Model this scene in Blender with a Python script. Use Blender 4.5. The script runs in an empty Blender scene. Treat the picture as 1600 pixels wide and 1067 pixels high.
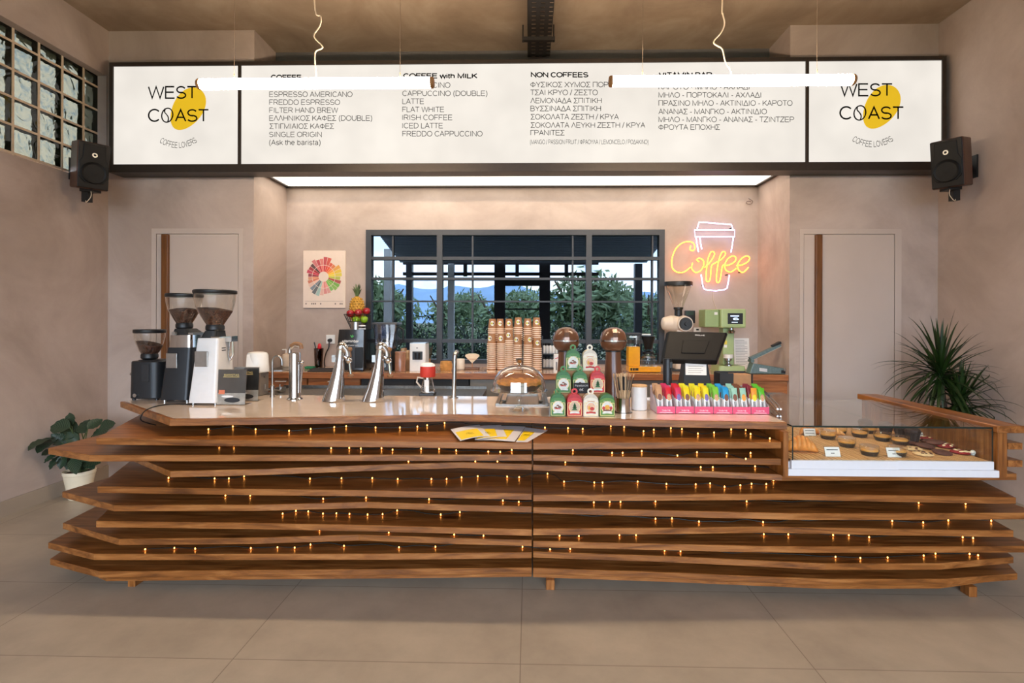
import bpy, bmesh, math, random
from mathutils import Vector, Matrix, Euler
random.seed(7)
SC = bpy.context.scene
COL = SC.collection
PI = math.pi

# ------------------------------------------------------------------ camera
F, CX, CY = 820.0, 808.0, 497.0          # focal length and principal point, in pixels of the 1600x1067 frame
YAW, ROLL, EYE = math.radians(1.25), 0.0030, 1.45
fwd = Vector((-math.sin(YAW), math.cos(YAW), 0))
rgt0 = Vector((math.cos(YAW), math.sin(YAW), 0)); up0 = Vector((0, 0, 1))
rgt = rgt0*math.cos(ROLL)+up0*math.sin(ROLL)
up = up0*math.cos(ROLL)-rgt0*math.sin(ROLL)
CAMPOS = Vector((0, 0, EYE))
cd = bpy.data.cameras.new('camera'); cam = bpy.data.objects.new('camera', cd); COL.objects.link(cam)
cam.matrix_world = Matrix(((rgt.x, up.x, -fwd.x, 0), (rgt.y, up.y, -fwd.y, 0), (rgt.z, up.z, -fwd.z, EYE), (0, 0, 0, 1)))
cd.sensor_width = 36; cd.lens = F/1600*36
cd.shift_x = -(CX-800)/1600; cd.shift_y = -(533.5-CY)/1600
cd.clip_start = 0.05; cd.clip_end = 2000
SC.camera = cam

def ray(px, py): return fwd + rgt*((px-CX)/F) + up*((CY-py)/F)
def at(px, py, Y):            # the point of the room seen at a pixel, on the upright plane y = Y
    d = ray(px, py); return CAMPOS + d*(Y/d.y)
def onz(px, py, Z):           # ... on the level plane z = Z
    d = ray(px, py); return CAMPOS + d*((Z-EYE)/d.z)
def onx(px, py, X):
    d = ray(px, py); return CAMPOS + d*(X/d.x)

# ------------------------------------------------------------------ view, sky
SC.view_settings.view_transform = 'Standard'; SC.view_settings.look = 'None'
SC.view_settings.gamma = 1; SC.view_settings.use_curve_mapping = False
SC.view_settings.exposure = 0.0
SC.cycles.transparent_max_bounces = 24; SC.cycles.max_bounces = 10; SC.cycles.diffuse_bounces = 5
SC.cycles.glossy_bounces = 5; SC.cycles.transmission_bounces = 8
SC.cycles.sample_clamp_indirect = 6; SC.cycles.caustics_reflective = False; SC.cycles.caustics_refractive = False
SKY, TUBE, SIGN, CANOPY = 12.8, 90.0, .94, 3.0

W = bpy.data.worlds.new('sky'); SC.world = W; W.use_nodes = True
nt = W.node_tree; N = nt.nodes; L = nt.links
bg = N['Background']
tc = N.new('ShaderNodeTexCoord'); sep = N.new('ShaderNodeSeparateXYZ'); L.new(tc.outputs['Generated'], sep.inputs[0])
cr = N.new('ShaderNodeValToRGB'); L.new(sep.outputs['Z'], cr.inputs[0])
e = cr.color_ramp.elements
e[0].position = 0.0; e[0].color = (.62, .78, .95, 1); e[1].position = .7; e[1].color = (.22, .42, .78, 1)
noi = N.new('ShaderNodeTexNoise'); noi.inputs['Scale'].default_value = 5; noi.inputs['Detail'].default_value = 7; noi.inputs['Roughness'].default_value = .6
mp = N.new('ShaderNodeMapping'); mp.inputs['Scale'].default_value = (1, 1, 2.6); L.new(tc.outputs['Generated'], mp.inputs[0]); L.new(mp.outputs[0], noi.inputs[0])
cr2 = N.new('ShaderNodeValToRGB'); L.new(noi.outputs[0], cr2.inputs[0]); cr2.color_ramp.elements[0].position = .42; cr2.color_ramp.elements[1].position = .6
mx = N.new('ShaderNodeMixRGB'); L.new(cr2.outputs[0], mx.inputs[0]); L.new(cr.outputs[0], mx.inputs[1]); mx.inputs[2].default_value = (.95, .96, .97, 1)
L.new(mx.outputs[0], bg.inputs[0]); bg.inputs[1].default_value = SKY

# ------------------------------------------------------------------ room measures (metres; camera at the origin, looking along +y)
XL, XR, YW, YR, ZC, YF = -3.80, 3.57, 4.66, 5.30, 4.03, -4.5
RXL, RXR = -2.47, 2.29                       # the recess behind the bar
CT = 0.909                                   # counter top height
# daylight through the glazed shop front behind the camera
pl = bpy.data.lights.new('daylight_portal', 'AREA'); pl.shape = 'RECTANGLE'; pl.size = XR-XL-.1; pl.size_y = 3.5; pl.cycles.is_portal = True
po = bpy.data.objects.new('daylight_portal', pl); COL.objects.link(po); po.location = ((XL+XR)/2, YF+.02, 1.95); po.rotation_euler = (PI/2, 0, 0)
po['kind'] = 'helper'

# ------------------------------------------------------------------ colours and materials
def srgb(r, g, b):
    f = lambda c: (c/255/12.92) if c/255 <= .04045 else ((c/255+.055)/1.055)**2.4
    return (f(r), f(g), f(b), 1)
MATS = {}
def mat(name, rgb=(200, 200, 200), rough=.5, metal=0.0, var=.06, vscale=30, bump=0, bscale=60, emit=None, estr=0, coat=0, sss=0, spec=.5, stretch=None):
    if name in MATS: return MATS[name]
    m = bpy.data.materials.new(name); m.use_nodes = True; MATS[name] = m
    n = m.node_tree.nodes; l = m.node_tree.links; p = n['Principled BSDF']
    c = srgb(*rgb)
    p.inputs['Base Color'].default_value = c; p.inputs['Roughness'].default_value = rough; p.inputs['Metallic'].default_value = metal
    p.inputs['Specular IOR Level'].default_value = spec; p.inputs['Coat Weight'].default_value = coat; p.inputs['Coat Roughness'].default_value = .05
    if sss: p.inputs['Subsurface Weight'].default_value = sss
    if var or bump:
        t = n.new('ShaderNodeTexCoord'); mp_ = n.new('ShaderNodeMapping'); l.new(t.outputs['Object'], mp_.inputs[0])
        if stretch: mp_.inputs['Scale'].default_value = stretch
    if var:
        no = n.new('ShaderNodeTexNoise'); no.inputs['Scale'].default_value = vscale; no.inputs['Detail'].default_value = 4; l.new(mp_.outputs[0], no.inputs[0])
        rp = n.new('ShaderNodeValToRGB'); l.new(no.outputs[0], rp.inputs[0])
        a, b = rp.color_ramp.elements; a.position = .3; b.position = .7
        a.color = tuple(x*(1-var) for x in c[:3])+(1,); b.color = tuple(min(1, x*(1+var)) for x in c[:3])+(1,)
        l.new(rp.outputs[0], p.inputs['Base Color'])
    if bump:
        nb = n.new('ShaderNodeTexNoise'); nb.inputs['Scale'].default_value = bscale; nb.inputs['Detail'].default_value = 4; l.new(mp_.outputs[0], nb.inputs[0])
        bu = n.new('ShaderNodeBump'); bu.inputs['Strength'].default_value = bump; bu.inputs['Distance'].default_value = .01; l.new(nb.outputs[0], bu.inputs['Height']); l.new(bu.outputs[0], p.inputs['Normal'])
    if emit:
        p.inputs['Emission Color'].default_value = srgb(*emit); p.inputs['Emission Strength'].default_value = estr
    return m

def glassmat(name, tint=(255, 255, 255), base=.04, amp=.7, power=4, rough=.0, refl=1.0):
    """thin clear glass: mostly see-through, mirror-like at a glancing angle"""
    if name in MATS: return MATS[name]
    m = bpy.data.materials.new(name); m.use_nodes = True; MATS[name] = m
    n = m.node_tree.nodes; l = m.node_tree.links; n.remove(n['Principled BSDF']); o = n['Material Output']
    tr = n.new('ShaderNodeBsdfTransparent'); c = srgb(*tint); tr.inputs[0].default_value = c
    gl = n.new('ShaderNodeBsdfGlossy'); gl.inputs['Roughness'].default_value = rough; gl.inputs['Color'].default_value = (refl, refl, refl, 1)
    lw = n.new('ShaderNodeLayerWeight'); lw.inputs[0].default_value = .5
    pw = n.new('ShaderNodeMath'); pw.operation = 'POWER'; l.new(lw.outputs['Facing'], pw.inputs[0]); pw.inputs[1].default_value = power
    ma = n.new('ShaderNodeMath'); ma.operation = 'MULTIPLY_ADD'; l.new(pw.outputs[0], ma.inputs[0]); ma.inputs[1].default_value = amp; ma.inputs[2].default_value = base
    mxs = n.new('ShaderNodeMixShader'); l.new(ma.outputs[0], mxs.inputs[0]); l.new(tr.outputs[0], mxs.inputs[1]); l.new(gl.outputs[0], mxs.inputs[2])
    l.new(mxs.outputs[0], o.inputs[0]); return m

def woodmat(name, dark, mid, light, axis='X', rough=.42, scale=1.0):
    if name in MATS: return MATS[name]
    m = bpy.data.materials.new(name); m.use_nodes = True; MATS[name] = m
    n = m.node_tree.nodes; l = m.node_tree.links; p = n['Principled BSDF']
    t = n.new('ShaderNodeTexCoord'); geo = n.new('ShaderNodeObjectInfo')
    add = n.new('ShaderNodeVectorMath'); add.operation = 'ADD'; l.new(t.outputs['Object'], add.inputs[0])
    mulr = n.new('ShaderNodeVectorMath'); mulr.operation = 'SCALE'; mulr.inputs['Scale'].default_value = 40
    cmb = n.new('ShaderNodeCombineXYZ'); l.new(geo.outputs['Random'], cmb.inputs[0]); l.new(geo.outputs['Random'], cmb.inputs[2]); l.new(cmb.outputs[0], mulr.inputs[0]); l.new(mulr.outputs[0], add.inputs[1])
    mp_ = n.new('ShaderNodeMapping'); l.new(add.outputs[0], mp_.inputs[0])
    s = {'X': (1.2, 14, 14), 'Y': (14, 1.2, 14), 'Z': (14, 14, 1.2)}[axis]; mp_.inputs['Scale'].default_value = tuple(v*scale for v in s)
    n1 = n.new('ShaderNodeTexNoise'); n1.inputs['Scale'].default_value = 2.2; n1.inputs['Detail'].default_value = 9; n1.inputs['Roughness'].default_value = .62; n1.inputs['Distortion'].default_value = .9; l.new(mp_.outputs[0], n1.inputs[0])
    rp = n.new('ShaderNodeValToRGB'); l.new(n1.outputs[0], rp.inputs[0]); el = rp.color_ramp.elements
    el[0].position = .28; el[0].color = srgb(*dark); el[1].position = .74; el[1].color = srgb(*light); k = el.new(.5); k.color = srgb(*mid)
    # knots
    mp2 = n.new('ShaderNodeMapping'); l.new(add.outputs[0], mp2.inputs[0]); s2 = {'X': (2.2, 6, 6), 'Y': (6, 2.2, 6), 'Z': (6, 6, 2.2)}[axis]; mp2.inputs['Scale'].default_value = s2
    vo = n.new('ShaderNodeTexVoronoi'); vo.inputs['Scale'].default_value = .8; l.new(mp2.outputs[0], vo.inputs[0])
    rk = n.new('ShaderNodeValToRGB'); l.new(vo.outputs['Distance'], rk.inputs[0]); rk.color_ramp.elements[0].position = .05; rk.color_ramp.elements[1].position = .16
    rk.color_ramp.elements[0].color = (.28, .24, .22, 1); rk.color_ramp.elements[1].color = (1, 1, 1, 1)
    mu = n.new('ShaderNodeMixRGB'); mu.blend_type = 'MULTIPLY'; mu.inputs[0].default_value = .8; l.new(rp.outputs[0], mu.inputs[1]); l.new(rk.outputs[0], mu.inputs[2])
    l.new(mu.outputs[0], p.inputs['Base Color']); p.inputs['Roughness'].default_value = rough
    bu = n.new('ShaderNodeBump'); bu.inputs['Strength'].default_value = .12; bu.inputs['Distance'].default_value = .004; l.new(n1.outputs[0], bu.inputs['Height']); l.new(bu.outputs[0], p.inputs['Normal'])
    return m

def plaster(name, a, b, c, scale=1.0, rough=.75):
    if name in MATS: return MATS[name]
    m = bpy.data.materials.new(name); m.use_nodes = True; MATS[name] = m
    n = m.node_tree.nodes; l = m.node_tree.links; p = n['Principled BSDF']
    t = n.new('ShaderNodeTexCoord')
    n1 = n.new('ShaderNodeTexNoise'); n1.inputs['Scale'].default_value = 1.1*scale; n1.inputs['Detail'].default_value = 8; n1.inputs['Roughness'].default_value = .62; n1.inputs['Distortion'].default_value = .5; l.new(t.outputs['Object'], n1.inputs[0])
    rp = n.new('ShaderNodeValToRGB'); l.new(n1.outputs[0], rp.inputs[0]); el = rp.color_ramp.elements
    el[0].position = .3; el[0].color = srgb(*a); el[1].position = .7; el[1].color = srgb(*c); k = el.new(.5); k.color = srgb(*b)
    l.new(rp.outputs[0], p.inputs['Base Color']); p.inputs['Roughness'].default_value = rough
    n2 = n.new('ShaderNodeTexNoise'); n2.inputs['Scale'].default_value = 7*scale; n2.inputs['Detail'].default_value = 6; l.new(t.outputs['Object'], n2.inputs[0])
    bu = n.new('ShaderNodeBump'); bu.inputs['Strength'].default_value = .12; bu.inputs['Distance'].default_value = .02; l.new(n2.outputs[0], bu.inputs['Height']); l.new(bu.outputs[0], p.inputs['Normal'])
    return m

# ------------------------------------------------------------------ mesh building
class MB:
    def __init__(s, m=None): s.bm = bmesh.new(); s.mats = []; s.i = 0; s.X = Matrix.Identity(4); m and s.use(m)
    def use(s, m):
        if m not in s.mats: s.mats.append(m)
        s.i = s.mats.index(m); return s
    def v(s, p): return s.bm.verts.new(s.X @ Vector(p))
    def f(s, vs):
        try: fc = s.bm.faces.new(vs)
        except ValueError: return None
        fc.material_index = s.i; return fc
    def box(s, x0, x1, y0, y1, z0, z1):
        V = [s.v((x, y, z)) for x in (x0, x1) for y in (y0, y1) for z in (z0, z1)]
        for q in ((0, 1, 3, 2), (4, 6, 7, 5), (0, 4, 5, 1), (2, 3, 7, 6), (0, 2, 6, 4), (1, 5, 7, 3)): s.f([V[k] for k in q])
        return s
    def rings(s, R, cap=True, closed=True):
        RV = [[s.v(p) for p in r] for r in R]
        for a, b in zip(RV, RV[1:]):
            k = len(a)
            for j in range(k if closed else k-1): s.f([a[j], a[(j+1) % k], b[(j+1) % k], b[j]])
        if cap: s.f(RV[0][::-1]); s.f(RV[-1])
        return RV
    def lathe(s, prof, c=(0, 0, 0), seg=32, cap=False):
        c = Vector(c)
        R = [[c+Vector((max(r, 1e-4)*math.cos(2*PI*j/seg), max(r, 1e-4)*math.sin(2*PI*j/seg), z)) for j in range(seg)] for r, z in prof]
        s.rings(R, cap=cap); return s
    def cyl(s, p0, p1, r0, r1=None, seg=20, cap=True):
        p0, p1 = Vector(p0), Vector(p1); r1 = r0 if r1 is None else r1
        q = (p1-p0).to_track_quat('Z', 'Y')
        R = [[c+q @ Vector((r*math.cos(2*PI*j/seg), r*math.sin(2*PI*j/seg), 0)) for j in range(seg)] for c, r in ((p0, r0), (p1, r1))]
        s.rings(R, cap=cap); return s
    def tube(s, pts, r, seg=10, closed=False):
        pts = [Vector(p) for p in pts]; n = len(pts); R = []; nrm = None
        for k in range(n):
            a = pts[k-1] if (k or closed) else pts[0]; b = pts[(k+1) % n] if (k < n-1 or closed) else pts[-1]
            t = (b-a).normalized() if (b-a).length > 1e-9 else Vector((0, 0, 1))
            if nrm is None: nrm = t.orthogonal().normalized()
            nrm = (nrm-t*nrm.dot(t)); nrm = nrm.normalized() if nrm.length > 1e-6 else t.orthogonal().normalized()
            bi = t.cross(nrm); rr = r[k] if isinstance(r, (list, tuple)) else r
            R.append([pts[k]+(nrm*math.cos(2*PI*j/seg)+bi*math.sin(2*PI*j/seg))*rr for j in range(seg)])
        RV = s.rings(R, cap=not closed)
        if closed:
            a, b = RV[-1], RV[0]
            off = min(range(seg), key=lambda o: (a[0].co-b[o].co).length)
            for j in range(seg): s.f([a[j], a[(j+1) % seg], b[(j+1+off) % seg], b[(j+off) % seg]])
        return s
    def prism(s, poly, lo, hi, ax='z'):
        mk = {'z': lambda a, b, h: (a, b, h), 'y': lambda a, b, h: (a, h, b), 'x': lambda a, b, h: (h, a, b)}[ax]
        A = [s.v(mk(a, b, lo)) for a, b in poly]; B = [s.v(mk(a, b, hi)) for a, b in poly]; k = len(poly)
        for j in range(k): s.f([A[j], A[(j+1) % k], B[(j+1) % k], B[j]])
        s.f(A[::-1]); s.f(B); return s
    def ball(s, c, r, seg=16, rings=10, squash=None):
        c = Vector(c); r = Vector((r, r, r)) if not hasattr(r, '__len__') else Vector(r)
        R = []
        for i in range(rings+1):
            a = -PI/2+PI*i/rings
            R.append([c+Vector((r.x*max(math.cos(a), .002)*math.cos(2*PI*j/seg), r.y*max(math.cos(a), .002)*math.sin(2*PI*j/seg), r.z*math.sin(a))) for j in range(seg)])
        s.rings(R, cap=True); return s
    def quad(s, *p): s.f([s.v(q) for q in p]); return s
    def disc(s, c, rx, rz, y, seg=28, ang=0):
        vs = []
        for j in range(seg):
            a, b = rx*math.cos(2*PI*j/seg), rz*math.sin(2*PI*j/seg)
            vs.append(s.v((c[0]+a*math.cos(ang)-b*math.sin(ang), y, c[1]+a*math.sin(ang)+b*math.cos(ang))))
        s.f(vs); return s
    def slab(s, c, rx, rz, y0, y1, seg=32, ang=0):
        poly = []
        for j in range(seg):
            a, b = rx*math.cos(2*PI*j/seg), rz*math.sin(2*PI*j/seg)
            poly.append((c[0]+a*math.cos(ang)-b*math.sin(ang), c[1]+a*math.sin(ang)+b*math.cos(ang)))
        return s.prism(poly, y0, y1, 'y')
    def mesh(s, name, smooth=35):
        bmesh.ops.recalc_face_normals(s.bm, faces=s.bm.faces[:])
        me = bpy.data.meshes.new(name); s.bm.to_mesh(me); s.bm.free()
        for m in s.mats: me.materials.append(m)
        if smooth:
            me.shade_smooth(); me.set_sharp_from_angle(angle=math.radians(smooth))
        return me
    def build(s, name, parent=None, loc=(0, 0, 0), rot=None, smooth=35, bevel=0, bseg=2, label=None, weld=False):
        if weld: bmesh.ops.remove_doubles(s.bm, verts=s.bm.verts[:], dist=1e-5)
        o = bpy.data.objects.new(name, s.mesh(name, smooth)); COL.objects.link(o)
        o.parent = parent; o.location = loc
        if rot: o.rotation_euler = rot
        if bevel:
            b = o.modifiers.new('bevel', 'BEVEL'); b.width = bevel; b.segments = bseg; b.limit_method = 'ANGLE'; b.angle_limit = .6
        if label: o['label'] = label
        return o

def tag(o, label, cat, group=None, kind=None):
    o['label'] = label; o['category'] = cat
    if group: o['group'] = group
    if kind: o['kind'] = kind
    return o
def thing(name, label, cat, loc=(0, 0, 0), rz=0, group=None):
    o = bpy.data.objects.new(name, None); o.empty_display_size = .05; COL.objects.link(o)
    o.location = loc; o.rotation_euler = (0, 0, rz); return tag(o, label, cat, group)
def struct(o): o['kind'] = 'structure'; return o
def copy_tree(o, parent=None):
    c = o.copy(); COL.objects.link(c); c.parent = parent
    for ch in [x for x in o.children]: copy_tree(ch, c)
    return c

# ------------------------------------------------------------------ a plain one-weight stroke alphabet for all lettering
def _arc(cx, cy, rx, ry, a0, a1, n=12): return [(cx+rx*math.cos(math.radians(a0+(a1-a0)*k/n)), cy+ry*math.sin(math.radians(a0+(a1-a0)*k/n))) for k in range(n+1)]
def _glyphs():
    G = {}
    def g(c, w, *s): G[c] = (w, s)
    A = _arc
    g('A', .92, [(.06, 0), (.46, 1), (.86, 0)], [(.2, .34), (.72, .34)]); g('B', .93, [(.12, 0), (.12, 1), (.5, 1)]+A(.5, .76, .27, .24, 90, -90)+[(.12, .52)], [(.5, .52)]+A(.54, .26, .31, .26, 90, -90)+[(.12, 0)])
    g('C', 1.0, A(.53, .5, .43, .5, 42, 318, 20)); g('D', 1.0, [(.12, 0), (.12, 1), (.44, 1)]+A(.44, .5, .46, .5, 90, -90, 16)+[(.12, 0)])
    g('E', .92, [(.82, 1), (.12, 1), (.12, 0), (.85, 0)], [(.12, .52), (.78, .52)]); g('F', .85, [(.8, 1), (.12, 1), (.12, 0)], [(.12, .5), (.7, .5)])
    g('G', 1.08, A(.55, .5, .45, .5, 48, 318, 20)+[(.96, .2), (.96, .5), (.58, .5)]); g('H', 1.0, [(.12, 0), (.12, 1)], [(.88, 0), (.88, 1)], [(.12, .52), (.88, .52)]); g('I', .38, [(.19, 0), (.19, 1)])
    g('J', .7, [(.56, 1), (.56, .3)]+A(.32, .28, .24, .28, 0, -170)); g('K', .93, [(.12, 0), (.12, 1)], [(.84, 1), (.12, .36)], [(.36, .58), (.88, 0)]); g('L', .78, [(.12, 1), (.12, 0), (.74, 0)])
    g('M', 1.15, [(.12, 0), (.12, 1), (.575, .03), (1.03, 1), (1.03, 0)]); g('N', 1.0, [(.12, 0), (.12, 1), (.88, 0), (.88, 1)]); g('O', 1.08, A(.54, .5, .46, .5, 0, 360, 28))
    g('P', .93, [(.12, 0), (.12, 1), (.54, 1)]+A(.54, .73, .3, .27, 90, -90)+[(.12, .46)]); g('Q', 1.08, A(.54, .5, .46, .5, 0, 360, 28), [(.62, .24), (.98, -.06)])
    g('R', 1.0, [(.12, 0), (.12, 1), (.56, 1)]+A(.56, .74, .3, .26, 90, -90)+[(.12, .48)], [(.5, .48), (.92, 0)]); g('S', .93, A(.46, .74, .34, .26, 25, 270, 14)+A(.46, .25, .37, .25, 90, -155, 14)[0:])
    g('T', .85, [(.03, 1), (.82, 1)], [(.425, 1), (.425, 0)]); g('U', 1.0, [(.12, 1), (.12, .36)]+A(.5, .36, .38, .36, 180, 360, 14)+[(.88, 1)]); g('V', .92, [(.05, 1), (.46, 0), (.87, 1)])
    g('W', 1.32, [(.04, 1), (.34, 0), (.66, 1), (.98, 0), (1.28, 1)]); g('X', .92, [(.06, 0), (.86, 1)], [(.06, 1), (.86, 0)]); g('Y', .92, [(.05, 1), (.46, .45), (.87, 1)], [(.46, .45), (.46, 0)]); g('Z', .85, [(.08, 1), (.78, 1), (.05, 0), (.8, 0)])
    g('Γ', .76, [(.12, 0), (.12, 1), (.74, 1)]); g('Δ', .93, [(.04, 0), (.46, 1), (.88, 0), (.04, 0)]); g('Λ', .92, [(.06, 0), (.46, 1), (.86, 0)]); g('Π', 1.0, [(.12, 0), (.12, 1), (.88, 1), (.88, 0)])
    g('Σ', .86, [(.8, 1), (.1, 1), (.5, .52), (.08, 0), (.82, 0)]); g('Φ', 1.1, A(.55, .5, .43, .32, 0, 360, 24), [(.55, -.02), (.55, 1.02)]); g('Ξ', .9, [(.08, 1), (.82, 1)], [(.16, .52), (.74, .52)], [(.06, 0), (.84, 0)])
    for a, b in zip('ΑΒΕΖΗΙΚΜΝΟΡΤΥΧ', 'ABEZHIKMNOPTYX'): G[a] = G[b]
    g(' ', .38); g('(', .46, A(.62, .4, .46, .72, 125, 235)); g(')', .46, A(-.16, .4, .46, .72, 55, -55)); g('-', .46, [(.06, .36), (.4, .36)]); g('/', .38, [(.0, -.02), (.38, 1.02)])
    g('.', .38, [(.19, 0), (.19, .1)]); g('6', .78, A(.4, .31, .31, .31, 0, 360, 20), [(.09, .34)]+A(.42, .5, .33, .5, 180, 60, 10)); g('€', .8, A(.5, .5, .36, .5, 45, 315, 16), [(.02, .6), (.6, .6)], [(.02, .42), (.56, .42)])
    g('a', .78, [(.12, .58)]+A(.36, .5, .25, .24, 150, 0, 8)+[(.61, .1), (.66, 0)], [(.61, .42), (.4, .4)]+A(.32, .2, .22, .2, 90, 300, 10)+[(.61, .2)]); g('b', .78, [(.12, 1), (.12, 0)], A(.38, .36, .27, .36, 0, 360, 18))
    g('c', .7, A(.38, .36, .28, .36, 45, 315, 14)); g('e', .78, [(.1, .4), (.66, .4)]+A(.38, .36, .28, .36, 10, 320, 16)); g('f', .4, [(.14, 0), (.14, .84)]+A(.3, .84, .16, .16, 180, 80, 6), [(.02, .68), (.36, .68)])
    g('h', .78, [(.12, 1), (.12, 0)], [(.12, .48)]+A(.38, .48, .26, .24, 180, 0, 10)+[(.64, 0)]); g('i', .31, [(.155, 0), (.155, .72)], [(.155, .9), (.155, 1)]); g('j', .31, [(.155, -.2), (.155, .72)], [(.155, .9), (.155, 1)])
    g('k', .7, [(.12, 1), (.12, 0)], [(.6, .72), (.12, .26)], [(.3, .42), (.64, 0)]); g('l', .31, [(.155, 0), (.155, 1)]); g('m', 1.16, [(.12, .72), (.12, 0)], [(.12, .48)]+A(.34, .48, .22, .24, 180, 0, 8)+[(.56, 0)], [(.56, .48)]+A(.79, .48, .23, .24, 180, 0, 8)+[(1.02, 0)])
    g('n', .78, [(.12, .72), (.12, 0)], [(.12, .48)]+A(.38, .48, .26, .24, 180, 0, 10)+[(.64, 0)]); g('o', .78, A(.39, .36, .29, .36, 0, 360, 20)); g('p', .78, [(.12, .72), (.12, -.28)], A(.38, .36, .27, .36, 0, 360, 18)); g('r', .46, [(.12, .72), (.12, 0)], [(.12, .46)]+A(.36, .46, .24, .25, 180, 75, 6))
    g('s', .7, A(.34, .53, .24, .19, 20, 260, 10)+A(.34, .18, .26, .18, 85, -160, 10)); g('t', .38, [(.16, .94), (.16, .14)]+A(.3, .14, .14, .14, 180, 280, 5), [(.02, .72), (.34, .72)]); g('u', .78, [(.12, .72), (.12, .25)]+A(.38, .25, .26, .25, 180, 360, 10)+[(.64, .72)], [(.64, .3), (.64, 0)])
    g('v', .7, [(.04, .72), (.35, 0), (.66, .72)]); g('w', 1.0, [(.03, .72), (.25, 0), (.5, .72), (.75, 0), (.97, .72)]); g('g', .78, A(.38, .36, .27, .36, 0, 360, 18), [(.65, .72), (.65, -.05)]+A(.39, -.05, .26, .2, 0, -150, 8))
    g('d', .78, [(.66, 1), (.66, 0)], A(.39, .36, .27, .36, 0, 360, 18))
    return G
GLYPH = _glyphs()
def text_geo(body, weight=.105):
    """flat ribbons in capital heights"""
    V, Fs, x = [], [], 0.0; h = weight/2
    for ch in body:
        adv, strokes = GLYPH.get(ch, GLYPH[' '])
        for st in strokes:
            p = [Vector((a+x, b*(1-weight)+h if ch not in '()/' else b)) for a, b in st]
            q = [p[0]]
            for k in p[1:]:
                if (k-q[-1]).length > 1e-4: q.append(k)
            if len(q) < 2: continue
            cl = (q[0]-q[-1]).length < 1e-4; n = len(q); idx = []
            for k in range(n):
                a = q[k-1] if k else (q[-2] if cl else None); b = q[k+1] if k < n-1 else (q[1] if cl else None)
                d1 = (q[k]-a).normalized() if a is not None else None; d2 = (b-q[k]).normalized() if b is not None else None
                if d1 is None: d1 = d2
                if d2 is None: d2 = d1
                t = d1+d2; t = t.normalized() if t.length > .05 else d1
                nn = Vector((-t.y, t.x)); c = max(.42, nn.dot(Vector((-d1.y, d1.x))))
                i0 = len(V); V.append(q[k]+nn*h/c); V.append(q[k]-nn*h/c); idx.append(i0)
            for a, b in zip(idx, idx[1:]): Fs.append((a+1, b+1, b, a))
        x += adv
    return [Vector((v.x, v.y, 0)) for v in V], Fs
def add_text(mb, body, fn, width=None, cap=None, weight=.14, align='l'):
    """lettering scaled to a width and a capital height; fn(u, v, w) maps it onto its surface"""
    vs, fs = text_geo(body, weight)
    if not vs: return
    x0 = min(v.x for v in vs); x1 = max(v.x for v in vs)
    sx = width/(x1-x0) if width else cap
    off = {'l': 0, 'c': -(x1-x0)*sx/2, 'r': -(x1-x0)*sx}[align]
    V = [mb.v(fn((v.x-x0)*sx+off, v.y*cap, 0)) for v in vs]
    for q in fs: mb.f([V[k] for k in q])

def smooth_path(pts, sub=5, closed=False):
    pts = [Vector(p) for p in pts]; n = len(pts); out = []
    rng = range(n if closed else n-1)
    for k in rng:
        p0 = pts[k-1] if (k > 0 or closed) else pts[0]; p1 = pts[k]; p2 = pts[(k+1) % n]; p3 = pts[(k+2) % n] if (k+2 < n or closed) else pts[-1]
        for q in range(sub):
            t = q/sub
            out.append(.5*((2*p1)+(p2-p0)*t+(2*p0-5*p1+4*p2-p3)*t*t+(3*p1-p0-3*p2+p3)*t**3))
    if not closed: out.append(pts[-1])
    return out
# ------------------------------------------------------------------ materials of the place
WALL = plaster('venetian_plaster', (160, 142, 130), (181, 163, 152), (200, 183, 172))
CONC = plaster('raw_concrete', (140, 118, 98), (158, 136, 114), (176, 156, 134), scale=1.6, rough=.85)
DOORM = mat('door_paint', (193, 177, 166), .55, var=.03, vscale=3)
STEEL_DK = mat('dark_steel', (52, 48, 46), .45, .3, var=.1, vscale=20)
STEEL_FR = mat('grey_steel_frame', (52, 53, 56), .45, .2, var=.06)
WOOD = woodmat('oak_board', (80, 42, 14), (142, 86, 38), (184, 124, 68), 'X', .3)
WOODY = woodmat('oak_board_across', (80, 42, 14), (142, 86, 38), (184, 124, 68), 'Y', .3)
WOODZ = woodmat('oak_upright', (80, 42, 14), (142, 86, 38), (184, 124, 68), 'Z', .3)
WOODB = woodmat('back_counter_wood', (120, 66, 30), (165, 100, 54), (188, 124, 74), 'X')
WALNUT = woodmat('walnut_pull', (74, 42, 14), (108, 64, 22), (130, 80, 34), 'Z')
CHROME = mat('chrome', (200, 198, 196), .09, 1.0, var=0)
STEEL = mat('brushed_steel', (176, 174, 170), .28, 1.0, var=.05, vscale=40, stretch=(1, 20, 1))
BLACK = mat('black_plastic', (24, 24, 25), .42, var=.1)
BLACKM = mat('black_matt', (34, 34, 36), .6, var=.08)
CHAR = mat('charcoal_metal', (42, 44, 47), .38, .3, var=.05)
WHITE = mat('white_plastic', (232, 230, 226), .35, var=.02)
PAPER = mat('white_paper', (236, 234, 230), .8, var=.03)
INK = mat('black_ink', (10, 9, 9), .8, var=0, spec=.1)
GLASS = glassmat('clear_glass', (250, 253, 252), .05, .75, 3.5)
GLASSK = glassmat('clear_plastic', (246, 244, 240), .08, .7, 3)

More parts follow.
